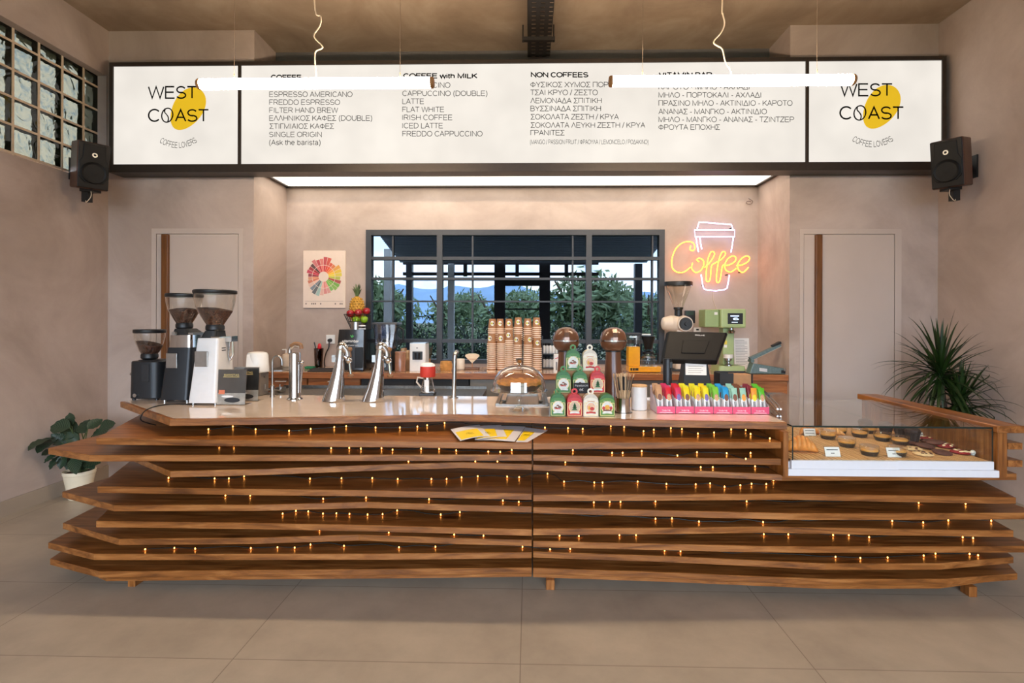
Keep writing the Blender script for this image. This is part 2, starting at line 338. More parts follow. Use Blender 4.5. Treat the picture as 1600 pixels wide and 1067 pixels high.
# ------------------------------------------------------------------ the room shell
def floor_mat():
    m = bpy.data.materials.new('floor_tiles'); m.use_nodes = True; n = m.node_tree.nodes; l = m.node_tree.links; p = n['Principled BSDF']
    t = n.new('ShaderNodeTexCoord'); mp_ = n.new('ShaderNodeMapping'); l.new(t.outputs['Object'], mp_.inputs[0]); mp_.inputs['Location'].default_value = (.03+1.22*20, -2.2+.61*40, 0)
    br = n.new('ShaderNodeTexBrick'); br.offset = 0; br.inputs['Scale'].default_value = 1; br.inputs['Brick Width'].default_value = 1.22; br.inputs['Row Height'].default_value = .61
    br.inputs['Mortar Size'].default_value = .0022; br.inputs['Mortar Smooth'].default_value = .1; l.new(mp_.outputs[0], br.inputs[0])
    br.inputs['Color1'].default_value = (.95, .95, .95, 1); br.inputs['Color2'].default_value = (1.02, 1.02, 1.02, 1); br.inputs['Mortar'].default_value = (.55, .52, .5, 1)
    no = n.new('ShaderNodeTexNoise'); no.inputs['Scale'].default_value = 2.4; no.inputs['Detail'].default_value = 8; no.inputs['Roughness'].default_value = .65; l.new(t.outputs['Object'], no.inputs[0])
    rp = n.new('ShaderNodeValToRGB'); l.new(no.outputs[0], rp.inputs[0]); rp.color_ramp.elements[0].position = .3; rp.color_ramp.elements[1].position = .7
    rp.color_ramp.elements[0].color = srgb(162, 149, 132); rp.color_ramp.elements[1].color = srgb(186, 172, 152)
    mu = n.new('ShaderNodeMixRGB'); mu.blend_type = 'MULTIPLY'; mu.inputs[0].default_value = 1; l.new(rp.outputs[0], mu.inputs[1]); l.new(br.outputs[0], mu.inputs[2]); l.new(mu.outputs[0], p.inputs['Base Color'])
    p.inputs['Roughness'].default_value = .38; p.inputs['Specular IOR Level'].default_value = .4
    return m
FLOOR = floor_mat()
struct(MB(FLOOR).box(XL-.3, XR+.3, YF-.2, YR+.2, -.15, 0).build('floor', smooth=0))
struct(MB(CONC).box(XL-.3, XR+.3, YF-.2, YR+.2, ZC, ZC+.25).build('ceiling', smooth=0))
# formwork seams of the concrete
# left wall with the glass-block opening
gz0 = onx(60, 255, XL).z; gz1 = onx(60, 57.5, XL).z; gy1 = onx(166, 200, XL).y; gy0 = .9
w = MB(WALL)
w.box(XL-.24, XL, YF, gy0, 0, ZC); w.box(XL-.24, XL, gy1, YR+.2, 0, ZC); w.box(XL-.24, XL, gy0, gy1, 0, gz0); w.box(XL-.24, XL, gy0, gy1, gz1, ZC)
struct(w.build('wall_left', smooth=0))
struct(MB(WALL).box(XR, XR+.24, YF, YR+.2, 0, ZC).build('wall_right', smooth=0))
BASEM = mat('baseboard_tile', (168, 152, 134), .45, var=.06, vscale=4)
bh = .115
struct(MB(BASEM).box(XL, XL+.012, YF, YW, 0, bh).build('baseboard_left', smooth=0))
struct(MB(BASEM).box(XR-.012, XR, YF, YW, 0, bh).build('baseboard_right', smooth=0))
# the two wall blocks beside the recess, each with a flush door
def door_block(name, x0, x1, d0, d1, dtop, f0, f1, ftop, p0, p1, num, dlabel):
    w = MB(WALL); zt = at(*dtop, YW).z; a = at(d0, 450, YW).x; b = at(d1, 450, YW).x; g = .0045
    w.box(x0, a-g, YW, YR+.2, 0, ZC); w.box(b+g, x1, YW, YR+.2, 0, ZC); w.box(a-g, b+g, YW, YR+.2, zt+g, ZC); w.box(a-g, b+g, YW+.06, YR+.2, 0, zt+g)
    struct(w.build(name, smooth=0))
    d = MB(DOORM).box(a, b, YW-.002, YW+.045, .01, zt).build('door_%d' % num, smooth=0); struct(d)
    q0 = at(p0, 450, YW).x; q1 = at(p1, 450, YW).x
    MB(WALNUT).box(q0, q1, YW-.034, YW-.002, .02, zt-.004).build('door_pull', d, smooth=0, bevel=.004)
    # plastered-in jamb, a slim band proud of the wall
    fa = at(f0, 450, YW).x; fb = at(f1, 450, YW).x; fz = at((f0+f1)/2, ftop, YW).z
    j = MB(DOORM); j.box(fa, a-g, YW-.004, YW+.002, 0, fz); j.box(b+g, fb, YW-.004, YW+.002, 0, fz); j.box(a-g, b+g, YW-.004, YW+.002, zt+g, fz)
    struct(j.build('trim_%d' % num, smooth=0))
door_block('wall_back_left', XL, RXL, 245, 372, (310, 366), 237, 380, 357, 255.4, 265.5, 1, '')
door_block('wall_back_right', RXR, XR, 1256, 1397, (1326, 366.5), 1249.5, 1408, 358, 1272, 1282, 2, '')
# recess wall with the window opening
wx0 = at(572, 450, YR).x; wx1 = at(1038, 450, YR).x; wz1 = at(800, 359, YR).z; wz0 = .99
w = MB(WALL)
w.box(RXL, wx0, YR, YR+.2, 0, ZC); w.box(wx1, RXR, YR, YR+.2, 0, ZC); w.box(wx0, wx1, YR, YR+.2, 0, wz0); w.box(wx0, wx1, YR, YR+.2, wz1, ZC)
struct(w.build('wall_back', smooth=0))
struct(MB(mat('painted_beam', (96, 92, 90), .6)).box(RXL, RXR, 5.06, YR, 3.72, ZC).build('trim_3', smooth=0))
# shop front behind the camera: steel glazing bars, open to daylight
w = MB(STEEL_FR)
for k in range(7):
    x = XL+(XR-XL)*k/6; w.box(x-.035, x+.035, YF-.06, YF, 0, 3.7)
for z in (.02, 2.3, 3.68): w.box(XL, XR, YF-.05, YF-.01, z-.03, z+.03)
fw = w.build('window_3', smooth=0); struct(fw)
struct(MB(WALL).box(XL-.2, XR+.2, YF-.2, YF, 3.7, ZC).build('wall_front', smooth=0))

# ------------------------------------------------------------------ glass-block window in the left wall
def block_glass():
    m = bpy.data.materials.new('wavy_block_glass'); m.use_nodes = True; n = m.node_tree.nodes; l = m.node_tree.links; n.remove(n['Principled BSDF'])
    g = n.new('ShaderNodeBsdfGlass'); g.inputs['Color'].default_value = srgb(162, 161, 152); g.inputs['Roughness'].default_value = .03; g.inputs['IOR'].default_value = 1.38
    t = n.new('ShaderNodeTexCoord'); no = n.new('ShaderNodeTexNoise'); no.inputs['Scale'].default_value = 7; no.inputs['Detail'].default_value = 1.6; no.inputs['Distortion'].default_value = 1.1; l.new(t.outputs['Object'], no.inputs[0])
    bu = n.new('ShaderNodeBump'); bu.inputs['Strength'].default_value = .55; bu.inputs['Distance'].default_value = .05; l.new(no.outputs[0], bu.inputs['Height']); l.new(bu.outputs[0], g.inputs['Normal'])
    tl = n.new('ShaderNodeBsdfTranslucent'); tl.inputs[0].default_value = srgb(84, 86, 72); l.new(bu.outputs[0], tl.inputs['Normal'])
    gs = n.new('ShaderNodeBsdfGlossy'); gs.inputs['Roughness'].default_value = .08; l.new(bu.outputs[0], gs.inputs['Normal'])
    ms = n.new('ShaderNodeMixShader'); ms.inputs[0].default_value = .42; l.new(g.outputs[0], ms.inputs[1]); l.new(tl.outputs[0], ms.inputs[2])
    m3 = n.new('ShaderNodeMixShader'); m3.inputs[0].default_value = .06; l.new(ms.outputs[0], m3.inputs[1]); l.new(gs.outputs[0], m3.inputs[2])
    l.new(m3.outputs[0], n['Material Output'].inputs[0]); return m
BG = block_glass(); MORT = mat('block_mortar', (216, 192, 164), .8, var=.05)
pit = .2085; xg0, xg1 = XL-.16, XL-.08
yj = onx(60, 150, xg1).y; zj = onx(60, 252, xg1).z
w = MB(MORT); ys = [yj+pit*k for k in range(-16, 4)]; zs = [zj+pit*k for k in range(0, 7)]
ys = [y for y in ys if gy0 < y < gy1-.02]
for y in ys: w.box(xg0-.004, xg1+.006, y-.0085, y+.0085, gz0, gz1)
for z in zs:
    if gz0-.01 < z < gz1: w.box(xg0-.003, xg1+.005, gy0, gy1, max(gz0, z-.0085), z+.0085)
gw = w.build('window_1', smooth=0); struct(gw)
w = MB(BG)
for y in ys+[ys[0]-pit]:
    for z in zs:
        y1 = min(y+pit-.0085, gy1); z1 = min(z+pit-.0085, gz1); y0 = max(y+.0085, gy0); z0 = z+.0085
        if y1-y0 > .03 and z1-z0 > .03: w.box(xg0, xg1, y0, y1, z0, z1)
w.build('glass_block_pane', gw, smooth=0)

# ------------------------------------------------------------------ bar window in the recess
w = MB(STEEL_FR)
fy0, fy1 = YR-.015, YR+.075; fwid = .055
w.box(wx0, wx0+fwid, fy0, fy1, wz0+.04, wz1-fwid); w.box(wx1-fwid, wx1, fy0, fy1, wz0+.04, wz1-fwid); w.box(wx0, wx1, fy0, fy1, wz1-fwid, wz1); w.box(wx0, wx1, fy0, fy1, wz0, wz0+.04)
for px in (687, 920): x = at(px, 450, YR).x; w.box(x-.028, x+.028, fy0, fy1, wz0+.04, wz1-fwid)
for py, t in ((403.5, .016), (435.5, .012), (533, .018)): z = at(800, py, YR).z; w.box(wx0+fwid, wx1-fwid, fy0+.01, fy1-.004, z-t, z+t)
for px in (613, 738, 895, 1020): x = at(px, 450, YR).x; w.box(x-.008, x+.008, fy0+.03, fy1-.012, wz0+.04, wz1-fwid)
z = at(800, 471, YR).z; w.box(wx0+fwid, wx1-fwid, fy0+.03, fy1-.014, z-.008, z+.008)
bw = w.build('window_2', smooth=0); struct(bw)
MB(glassmat('window_glass', (158, 163, 168), .0, .3, 5)).box(wx0+.01, wx1-.01, YR+.024, YR+.03, wz0+.01, wz1-.01).build('glass_pane', bw, smooth=0)

# ------------------------------------------------------------------ outdoors
struct(MB(mat('dry_ground', (112, 112, 84), .95, var=.25, vscale=.6)).box(-160, 160, -160, 220, -.4, -.16).build('ground', smooth=0))
struct(MB(mat('terrace_stone', (88, 84, 80), .8, var=.1, vscale=2)).box(-6, 6, YR+.2, 10.5, -.16, -.02).build('terrace', smooth=0))
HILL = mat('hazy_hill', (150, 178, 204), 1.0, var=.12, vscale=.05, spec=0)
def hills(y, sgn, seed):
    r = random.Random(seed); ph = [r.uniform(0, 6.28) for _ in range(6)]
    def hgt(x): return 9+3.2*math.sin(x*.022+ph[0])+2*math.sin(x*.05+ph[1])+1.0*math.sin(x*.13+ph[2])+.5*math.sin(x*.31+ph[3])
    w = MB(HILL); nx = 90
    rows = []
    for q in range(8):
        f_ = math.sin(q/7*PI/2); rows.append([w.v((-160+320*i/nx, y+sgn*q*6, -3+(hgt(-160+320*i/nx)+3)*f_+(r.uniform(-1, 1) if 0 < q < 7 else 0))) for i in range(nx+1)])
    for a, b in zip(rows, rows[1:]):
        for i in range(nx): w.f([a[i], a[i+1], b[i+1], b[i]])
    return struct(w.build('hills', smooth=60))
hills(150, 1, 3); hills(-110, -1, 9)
LEAFD = mat('olive_leaf', (112, 132, 92), .7, var=.35, vscale=6)
BARK = mat('bark', (84, 70, 56), .9, var=.2, bump=.4)
def leaf_cloud(mb, r, n, c, rad, size):
    for _ in range(n):
        d = Vector((r.gauss(0, 1), r.gauss(0, 1), r.gauss(0, 1))).normalized()*(r.random()**.45)
        p = Vector((c[0]+d.x*rad[0], c[1]+d.y*rad[1], c[2]+d.z*rad[2]))
        a = Vector((r.gauss(0, 1), r.gauss(0, 1), r.gauss(0, 1))).normalized(); b = a.orthogonal().normalized(); s_ = size*r.uniform(.6, 1.3)
        mb.quad(p-a*s_, p+b*s_*.3, p+a*s_, p-b*s_*.3)
def tree_proto(seed, loc):
    r = random.Random(seed); t = thing('olive_tree', 'x', 'tree', loc)
    w = MB(BARK); w.tube([(0, 0, -.15), (.06, .02, .6), (-.05, 0, 1.2), (.08, 0, 1.9)], [.16, .12, .1, .07], 8)
    for a in range(4): w.tube([(.02, 0, 1.2), (math.cos(a*1.6)*.5, math.sin(a*1.6)*.5, 1.9), (math.cos(a*1.6)*.8, math.sin(a*1.6)*.8, 2.4)], [.06, .04, .02], 6)
    w.build('trunk', t)
    w = MB(LEAFD)
    for _ in range(9): leaf_cloud(w, r, 320, (r.uniform(-.95, .95), r.uniform(-.9, .9), r.uniform(.7, 2.3)), (.75, .75, .6), .13)
    w.build('crown', t, smooth=0); return t
tp = [tree_proto(11, (-4.2, 14.2, -.16)), tree_proto(23, (-.9, 17.5, -.16))]
tp[0]['label'] = 'olive tree beyond the bar window, behind its first wide pane'
tp[1]['label'] = 'olive tree beyond the bar window, above the tan paper cup stacks'
tspots = [(1.5, 13.2, 1.06, 'olive tree seen between the paper cups and the first brown draft tower'), (3.9, 17.2, .98, 'olive tree seen above the second brown draft tower'), (5.4, 13.4, .95, 'olive tree seen above the yellow coffee maker through the pane'),
          (-7.6, 19.5, 1.0, 'olive tree at the edge of the bar window beside the pineapple'), (9.2, 19, 1.0, 'olive tree furthest along the row towards the neon sign'), (-3.2, 21.5, 1.05, 'olive tree deeper in the grove behind the first mullion of the window')]
for k, (x, y, s_, lb) in enumerate(tspots):
    c = copy_tree(tp[k % 2]); c.location = (x, y, -.16); c.rotation_euler = (0, 0, k*1.3); c.scale = (s_, s_, s_); c['label'] = lb
for t in [o for o in COL.objects if o.name.startswith('olive_tree')]: t['group'] = 'olive trees beyond the window'
# trees outside the glass blocks, behind the shop front
for k, (x, y, lb) in enumerate(((-9, 2.2, 'tree outside the glass-block window on the nearer side'), (-10, 6.5, 'tree outside the glass-block window by the sign end'))):
    c = copy_tree(tp[k]); c.location = (x, y, -.16); c.scale = (1.25, 1.25, 1.2); c['label'] = lb; c['group'] = 'trees outside the side wall'
# terrace canopy: corrugated roof on steel posts
CORR = mat('dark_corrugated_roof', (150, 164, 180), .6, .2, var=.05)
t = thing('terrace_canopy', 'dark corrugated terrace roof on steel posts beyond the bar window', 'canopy', (0, 8, 0))
w = MB(CORR); n_ = 22
zn, zf = at(800, 357, 5.7).z, at(800, 411, 8.6).z; yn, yf = 5.7, 8.6
xa0, xa1, xb0, xb1 = at(584, 360, yn).x, at(1052, 360, yn).x, at(626, 411, yf).x, at(1010, 411, yf).x
for i in range(n_):
    f0, f1 = i/n_, (i+.5)/n_
    for (fa, fb, dz) in ((f0, f1+.002, 0), (f1, (i+1)/n_+.002, .035)):
        q = lambda f_, e_: ((xa0+(xb0-xa0)*f_) if e_ == 0 else (xa1+(xb1-xa1)*f_), yn+(yf-yn)*f_-8, zn+(zf-zn)*f_+dz)
        a, b, c_, d_ = Vector(q(fa, 0)), Vector(q(fa, 1)), Vector(q(fb, 1)), Vector(q(fb, 0)); u_ = Vector((0, 0, .05))
        w.rings([[a, b, b+u_, a+u_], [d_, c_, c_+u_, d_+u_]])
w.build('roof', t, smooth=0)
PST = mat('pale_post', (196, 196, 190), .7)
for px, hw, m_ in ((606, .055, PST), (640, .05, STEEL_FR), (705, .05, PST), (781, .09, STEEL_DK), (851, .09, STEEL_DK), (997, .06, STEEL_FR)):
    x = at(px, 450, 8.75).x; zt_ = at(800, 412, 8.75).z if px not in (606,) else 2.6
    MB(m_).box(x-hw, x+hw, .7, .82, -.02, zt_).build('post', t, smooth=0)
w = MB(STEEL_DK)
for py in (411, 428, 436): z = at(800, py, 8.75).z; w.box(at(630, 450, 8.75).x, at(935, 450, 8.75).x, .72, .8, z-.025, z+.025)
for py in (483,): z = at(800, py, 8.75).z; w.box(at(776, 450, 8.75).x, at(856, 450, 8.75).x, .72, .8, z-.012, z+.012)
z = at(800, 441, 8.75).z; w.box(at(776, 450, 8.75).x, at(856, 450, 8.75).x, .72, .8, z-.06, z+.03)
for px in (727, 777, 808, 850, 885): x = at(px, 420, 8.75).x; w.box(x-.03, x+.03, .73, .79, at(800, 432, 8.75).z, at(800, 405, 8.75).z)
w.build('transom', t, smooth=0)
# terrace furniture, dark against the trees
HEDGE = mat('hedge_leaf', (40, 52, 36), .8, var=.4, vscale=9)
w = MB(HEDGE); r_ = random.Random(5)
for k in range(40): leaf_cloud(w, r_, 170, (-3.2+k*.165, 10.1+r_.uniform(-.15, .15), .75+r_.uniform(-.1, .1)), (.22, .22, .72), .055)
tag(w.build('hedge', None, smooth=0), 'low dark green hedge along the terrace edge beyond the window', 'hedge', kind='stuff')

# ------------------------------------------------------------------ cable tray under the ceiling
xt = at(843, 60, 4.6).x; zt = at(843, 88, 4.95).z
t = thing('cable_tray', 'perforated dark steel cable tray running under the concrete ceiling', 'cable tray', (xt, 4.0, zt))
TRAY = mat('tray_steel', (60, 54, 50), .5, .5, var=.1)
w = MB(TRAY); hw = .105
cols = [-hw+.035*k for k in range(7)]
for k in range(-20, 16):
    y = k*.06
    w.box(-hw, hw, y, y+.042, 0, .003)
    for a, b in zip(cols[::2], cols[1::2]): w.box(a, b, y+.042, y+.06, 0, .003)
w.box(-hw, -hw+.003, -1.2, .96, 0, .05); w.box(hw-.003, hw, -1.2, .96, 0, .05)
w.build('tray', t, smooth=0)
yb = .62
w = MB(TRAY); w.box(-hw-.045, hw+.03, yb-.02, yb+.02, -.03, 0)
w.build('hanger_bar', t, smooth=0)
for sx in (-hw-.04, hw+.02): MB(TRAY).cyl((sx, yb, -.04), (sx, yb, ZC-zt), .006, seg=8).build('threaded_rod', t)

# ------------------------------------------------------------------ ceiling-hung light tubes
TUBEM = mat('lit_tube', (255, 236, 212), .4, var=0, emit=(255, 230, 198), estr=TUBE)
CAPW = mat('tube_cap_wood', (170, 120, 70), .6); WIREM = mat('thin_wire', (150, 130, 110), .5, .5, var=0); CORDM = mat('cream_cord', (208, 190, 164), .6)
def tube_lamp(px0, px1, py, wires, cord, label, Y=3.1):
    a, b = at(px0, py, Y), at(px1, py, Y); c = (a+b)/2; c.z = (a.z+b.z)/2; hl = (b.x-a.x)/2; r = .0315
    t = thing('tube_pendant', label, 'pendant lamp', c, group='tube pendants over the counter')
    prof = [(.004, -hl+.004), (r*.8, -hl+.006), (r, -hl+.02), (r, hl-.02), (r*.8, hl-.006), (.004, hl-.004)]
    w = MB(TUBEM); R = []
    for rr, x in prof: R.append([Vector((x, rr*math.cos(2*PI*j/24), rr*math.sin(2*PI*j/24))) for j in range(24)])
    w.rings(R, cap=True); w.build('diffuser', t)
    for s_ in (-1, 1):
        w = MB(CAPW); R = [[Vector((s_*(hl-.016+dx), rr*math.cos(2*PI*j/24), rr*math.sin(2*PI*j/24))) for j in range(24)] for dx, rr in ((0, r*1.03), (.012, r*1.03), (.02, r*.85))]
        w.rings(R, cap=True); w.build('end_cap', t)
    for px in wires:
        x = at(px, py, Y).x-c.x
        w = MB(WIREM); w.cyl((x, 0, r-.002), (x, 0, ZC-c.z), .0012, seg=6); w.cyl((x, 0, r-.002), (x, 0, r+.03), .004, seg=8); w.build('suspension_wire', t)
    pts = [at(x, y, Y)-c for x, y in cord]; pts[0].z = r*.9; last = pts[-1].copy(); pts.append(Vector((last.x+.02, 0, ZC-c.z)))
    MB(CORDM).tube(smooth_path(pts, 5), .0042, 8).build('power_cord', t)
    return t
z2 = lambda X, Y, x0=380, s_=3.636: (x0+X/s_, Y/s_)
tube_lamp(310, 677, 130.5, (366, 625), [z2(*p) for p in ((417, 440), (408, 305), (445, 277), (447, 258), (402, 205), (435, 148), (440, 95), (405, 5))], 'lit tube pendant whose end crosses the first logo panel of the sign')
tube_lamp(952.5, 1334.5, 126, (1004, 1276.5), [z2(*p, x0=800) for p in ((1246, 424), (1240, 398), (1212, 350), (1200, 295), (1188, 272), (1145, 240), (1190, 182), (1208, 130), (1197, 75), (1195, 5))], 'lit tube pendant whose end crosses the logo panel nearer the plant')

# ------------------------------------------------------------------ loudspeakers on wall arms
SPKB = mat('speaker_walnut', (86, 52, 36), .4, var=.15, vscale=12, stretch=(1, 1, 8)); SPKF = mat('speaker_front', (15, 11, 10), .45, var=.05, spec=.25); CONE = mat('speaker_cone', (6, 6, 6), .5, spec=.25)
def speaker(px, py, Y, rz, wallx, label):
    c = at(px, py, Y); t = thing('loudspeaker', label, 'speaker', c, group='wall loudspeakers')
    R = Euler((math.radians(9), math.radians(0), rz)).to_matrix().to_4x4()
    W_, H, D = .105, .185, .11
    def mb(m): w = MB(m); w.X = R; return w
    mb(SPKB).box(-W_, W_, -D+.014, D, -H, H).build('cabinet', t, smooth=0, bevel=.012, bseg=3)
    poly = [(-.07, H-.02), (.07, H-.02), (.075, .06), (.095, .02), (.095, -.09), (.06, -H+.05), (-.06, -H+.05), (-.095, -.09), (-.095, .02), (-.075, .06)]
    w = mb(SPKF); w.box(-W_+.006, W_-.006, -D, -D+.016, -H+.006, H-.006); bf = w.build('front_baffle', t, smooth=0, bevel=.004)
    w = mb(CONE); w.prism(poly, -D-.008, -D+.002, 'y'); w.build('grille', bf, smooth=0, bevel=.004)
    w = mb(CONE); Rg = []
    for rr, dy in ((.086, -.012), (.08, -.016), (.06, -.010), (.03, -.004), (.024, -.012), (.001, -.014)): Rg.append([Vector((rr*math.cos(2*PI*j/28), -D+dy, -.055+rr*math.sin(2*PI*j/28))) for j in range(28)])
    w.rings(Rg); w.build('woofer', bf)
    w = mb(STEEL); Rg = []
    for rr, dy in ((.019, -.009), (.017, -.013), (.010, -.013), (.009, -.009)): Rg.append([Vector((rr*math.cos(2*PI*j/20), -D+dy, .085+rr*math.sin(2*PI*j/20))) for j in range(20)])
    w.rings(Rg, cap=False); w.build('tweeter_ring', bf)
    # arm down to the wall plate
    wx = wallx-c.x; s_ = 1 if wx > 0 else -1
    w = MB(BLACK); w.box(-.05, .05, -.045, .05, -H-.025, -H-.0); w.box(-.026+s_*.03, .026+s_*.03, -.02, .03, -H-.105, -H-.02); w.cyl((s_*.03, .01, -H-.03), (s_*.13, .1, -H+.1), .016, seg=12); w.cyl((s_*.13, .1, -H+.1), (wx-s_*.01, .1, .0), .018, seg=12); w.box(min(wx, wx-s_*.012), max(wx, wx-s_*.012), .05, .15, -.09, .09)
    w.build('wall_bracket', t, smooth=30)
    pts = [(.03*s_*-1, -.03, -H-.01), (-.05*s_, -.05, -H-.07), (-.02*s_, -.06, -H-.12), (.01*s_, -.03, -H-.1)]
    MB(CORDM).tube(smooth_path(pts), .003, 6).build('speaker_wire', t)
    return t
speaker(141, 260, 4.2, math.radians(53), XL, 'black and walnut loudspeaker on the wall below the glass blocks')
speaker(1486, 256, 4.2, math.radians(-53), XR, 'black and walnut loudspeaker at the sign end farther from the glass blocks')
# ------------------------------------------------------------------ the lit menu sign across the bar
SGY = 4.5
FACE = mat('lit_sign_face', (250, 246, 238), .5, var=0, emit=(250, 243, 233), estr=SIGN)
def lit_face():
    n = FACE.node_tree.nodes; l = FACE.node_tree.links; p = n['Principled BSDF']
    t = n.new('ShaderNodeTexCoord'); no = n.new('ShaderNodeTexNoise'); no.inputs['Scale'].default_value = 2.3; no.inputs['Detail'].default_value = 2; l.new(t.outputs['Object'], no.inputs[0])
    mr = n.new('ShaderNodeMapRange'); mr.inputs[1].default_value = .3; mr.inputs[2].default_value = .7; mr.inputs[3].default_value = SIGN*.9; mr.inputs[4].default_value = SIGN*1.03; l.new(no.outputs[0], mr.inputs[0]); l.new(mr.outputs[0], p.inputs['Emission Strength'])
    p.inputs['Base Color'].default_value = (.04, .04, .04, 1); p.inputs['Specular IOR Level'].default_value = .1
lit_face()
SFR = mat('sign_frame_bronze', (58, 50, 44), .4, .4, var=.08)
YEL = mat('logo_yellow', (120, 92, 10), .6, var=0, emit=(252, 206, 44), estr=.72, spec=.1)
s0, s1 = at(172, 183, SGY), at(1477, 178, SGY); sz1 = .5*(at(172, 97, SGY).z+at(1477, 90, SGY).z); sz0 = .5*(at(172, 268, SGY).z+at(1477, 268, SGY).z)
sx0, sx1 = s0.x, s1.x
sign = thing('menu_sign', 'long backlit menu sign board hanging across the whole bar', 'sign', ((sx0+sx1)/2, SGY, sz0)); so = sign.location.copy()
def SL(px, py, dy=0): p = at(px, py, SGY)-so; return Vector((p.x, dy, p.z))
zz0, zz1 = 0, sz1-sz0; hx = (sx1-sx0)/2; ft = .033; fb = .07
DEP = YW-SGY-.004
w = MB(SFR)
w.box(-hx, hx, -.012, DEP, zz1-ft, zz1); w.box(-hx, hx, -.012, DEP, 0, fb); w.box(-hx, -hx+ft, -.012, DEP, fb, zz1-ft); w.box(hx-ft, hx, -.012, DEP, fb, zz1-ft); w.box(-hx+.01, hx-.01, DEP-.02, DEP-.005, .02, zz1-.02)
w.build('frame', sign, smooth=0)
d1, d2 = SL(375, 180).x, SL(1260.5, 180).x
for a, b in ((-hx+ft, d1-.013), (d1+.013, d2-.013), (d2+.013, hx-ft)): MB(FACE).box(a, b, 0, .01, fb, zz1-ft).build('light_panel', sign, smooth=0)
for d in (d1, d2): MB(SFR).box(d-.013, d+.013, -.012, .04, fb, zz1-ft).build('divider', sign, smooth=0)
def tx(mb, body, px0, base, px1, capx, weight=.105):
    own = mb is None
    if own: mb = MB(INK)
    a, b = SL(px0, base), SL(px1, base); u = (b-a).normalized()
    add_text(mb, body, lambda x, y, z: a+u*x+Vector((0, -.0035, y)), (b-a).length, capx*SGY/F, weight)
    if own: mb.build('menu_line', sign, smooth=0)
m1 = None
col1 = [('ESPRESSO', 137, 479, 0), ('ESPRESSO AMERICANO', 151.8, 551, 0), ('FREDDO ESPRESSO', 164.2, 531.5, 0), ('FILTER HAND BREW', 176.6, 528.5, 0), ('ΕΛΛΗΝΙΚΟΣ ΚΑΦΕΣ (DOUBLE)', 189, 581.6, 0), ('ΣΤΙΓΜΙΑΙΟΣ ΚΑΦΕΣ', 201.6, 522, 0), ('SINGLE ORIGIN', 214.5, 503, 0), ('(Ask the barista)', 226.9, 501, 0)]
tx(m1, 'COFFEE', 423.5, 125.2, 471, 8.4, .2)
for s_, b, x1, _ in col1: tx(m1, s_, 421, b, x1, 8.6)
tx(m1, 'COFFEE with MILK', 630, 123, 746, 8.4, .2)
for s_, b, x1 in (('CAPPUCCINO', 137.5, 703.7), ('CAPPUCCINO (DOUBLE)', 150.4, 761.5), ('LATTE', 162.8, 662.5), ('FLAT WHITE', 175.5, 694), ('IRISH COFFEE', 188, 706.7), ('ICED LATTE', 200.8, 692), ('FREDDO CAPPUCCINO', 213.4, 754)): tx(m1, s_, 628.8, b, x1, 8.6)
tx(m1, 'NON COFFEES', 829.4, 121.3, 919.3, 8.4, .2)
for s_, b, x1 in (('ΦΥΣΙΚΟΣ ΧΥΜΟΣ ΠΟΡΤΟΚΑΛΙ', 136.7, 991.7), ('ΤΣΑΙ ΚΡΥΟ / ΖΕΣΤΟ', 149, 934), ('ΛΕΜΟΝΑΔΑ ΣΠΙΤΙΚΗ', 161.7, 940), ('ΒΥΣΣΙΝΑΔΑ ΣΠΙΤΙΚΗ', 174, 939), ('ΣΟΚΟΛΑΤΑ ΖΕΣΤΗ / ΚΡΥΑ', 187, 966.7), ('ΣΟΚΟΛΑΤΑ ΛΕΥΚΗ ΖΕΣΤΗ / ΚΡΥΑ', 200, 1008), ('ΓΡΑΝΙΤΕΣ', 211.8, 882)): tx(m1, s_, 828.8, b, x1, 8.6)
tx(m1, '(MANGO / PASSION FRUIT / ΦΡΑΟΥΛΑ / LEMONCELO / ΡΟΔΑΚΙΝΟ)', 828.3, 225.5, 1013, 7.2)
tx(m1, 'VITAMIN BAR', 1029, 121.5, 1112.7, 8.4, .2)
for s_, b, x1 in (('ΚΑΡΟΤΟ - ΜΗΛΟ - ΑΧΛΑΔΙ', 140.2, 1170.7), ('ΜΗΛΟ - ΠΟΡΤΟΚΑΛΙ - ΑΧΛΑΔΙ', 153, 1189), ('ΠΡΑΣΙΝΟ ΜΗΛΟ - ΑΚΤΙΝΙΔΙΟ - ΚΑΡΟΤΟ', 165.6, 1238), ('ΑΝΑΝΑΣ - ΜΑΝΓΚΟ - ΑΚΤΙΝΙΔΙΟ', 178.8, 1198), ('ΜΗΛΟ - ΜΑΝΓΚΟ - ΑΝΑΝΑΣ - ΤΖΙΝΤΖΕΡ', 191.2, 1240.5), ('ΦΡΟΥΤΑ ΕΠΟΧΗΣ', 203.2, 1124.5)): tx(m1, s_, 1028.8, b, x1, 8.6)
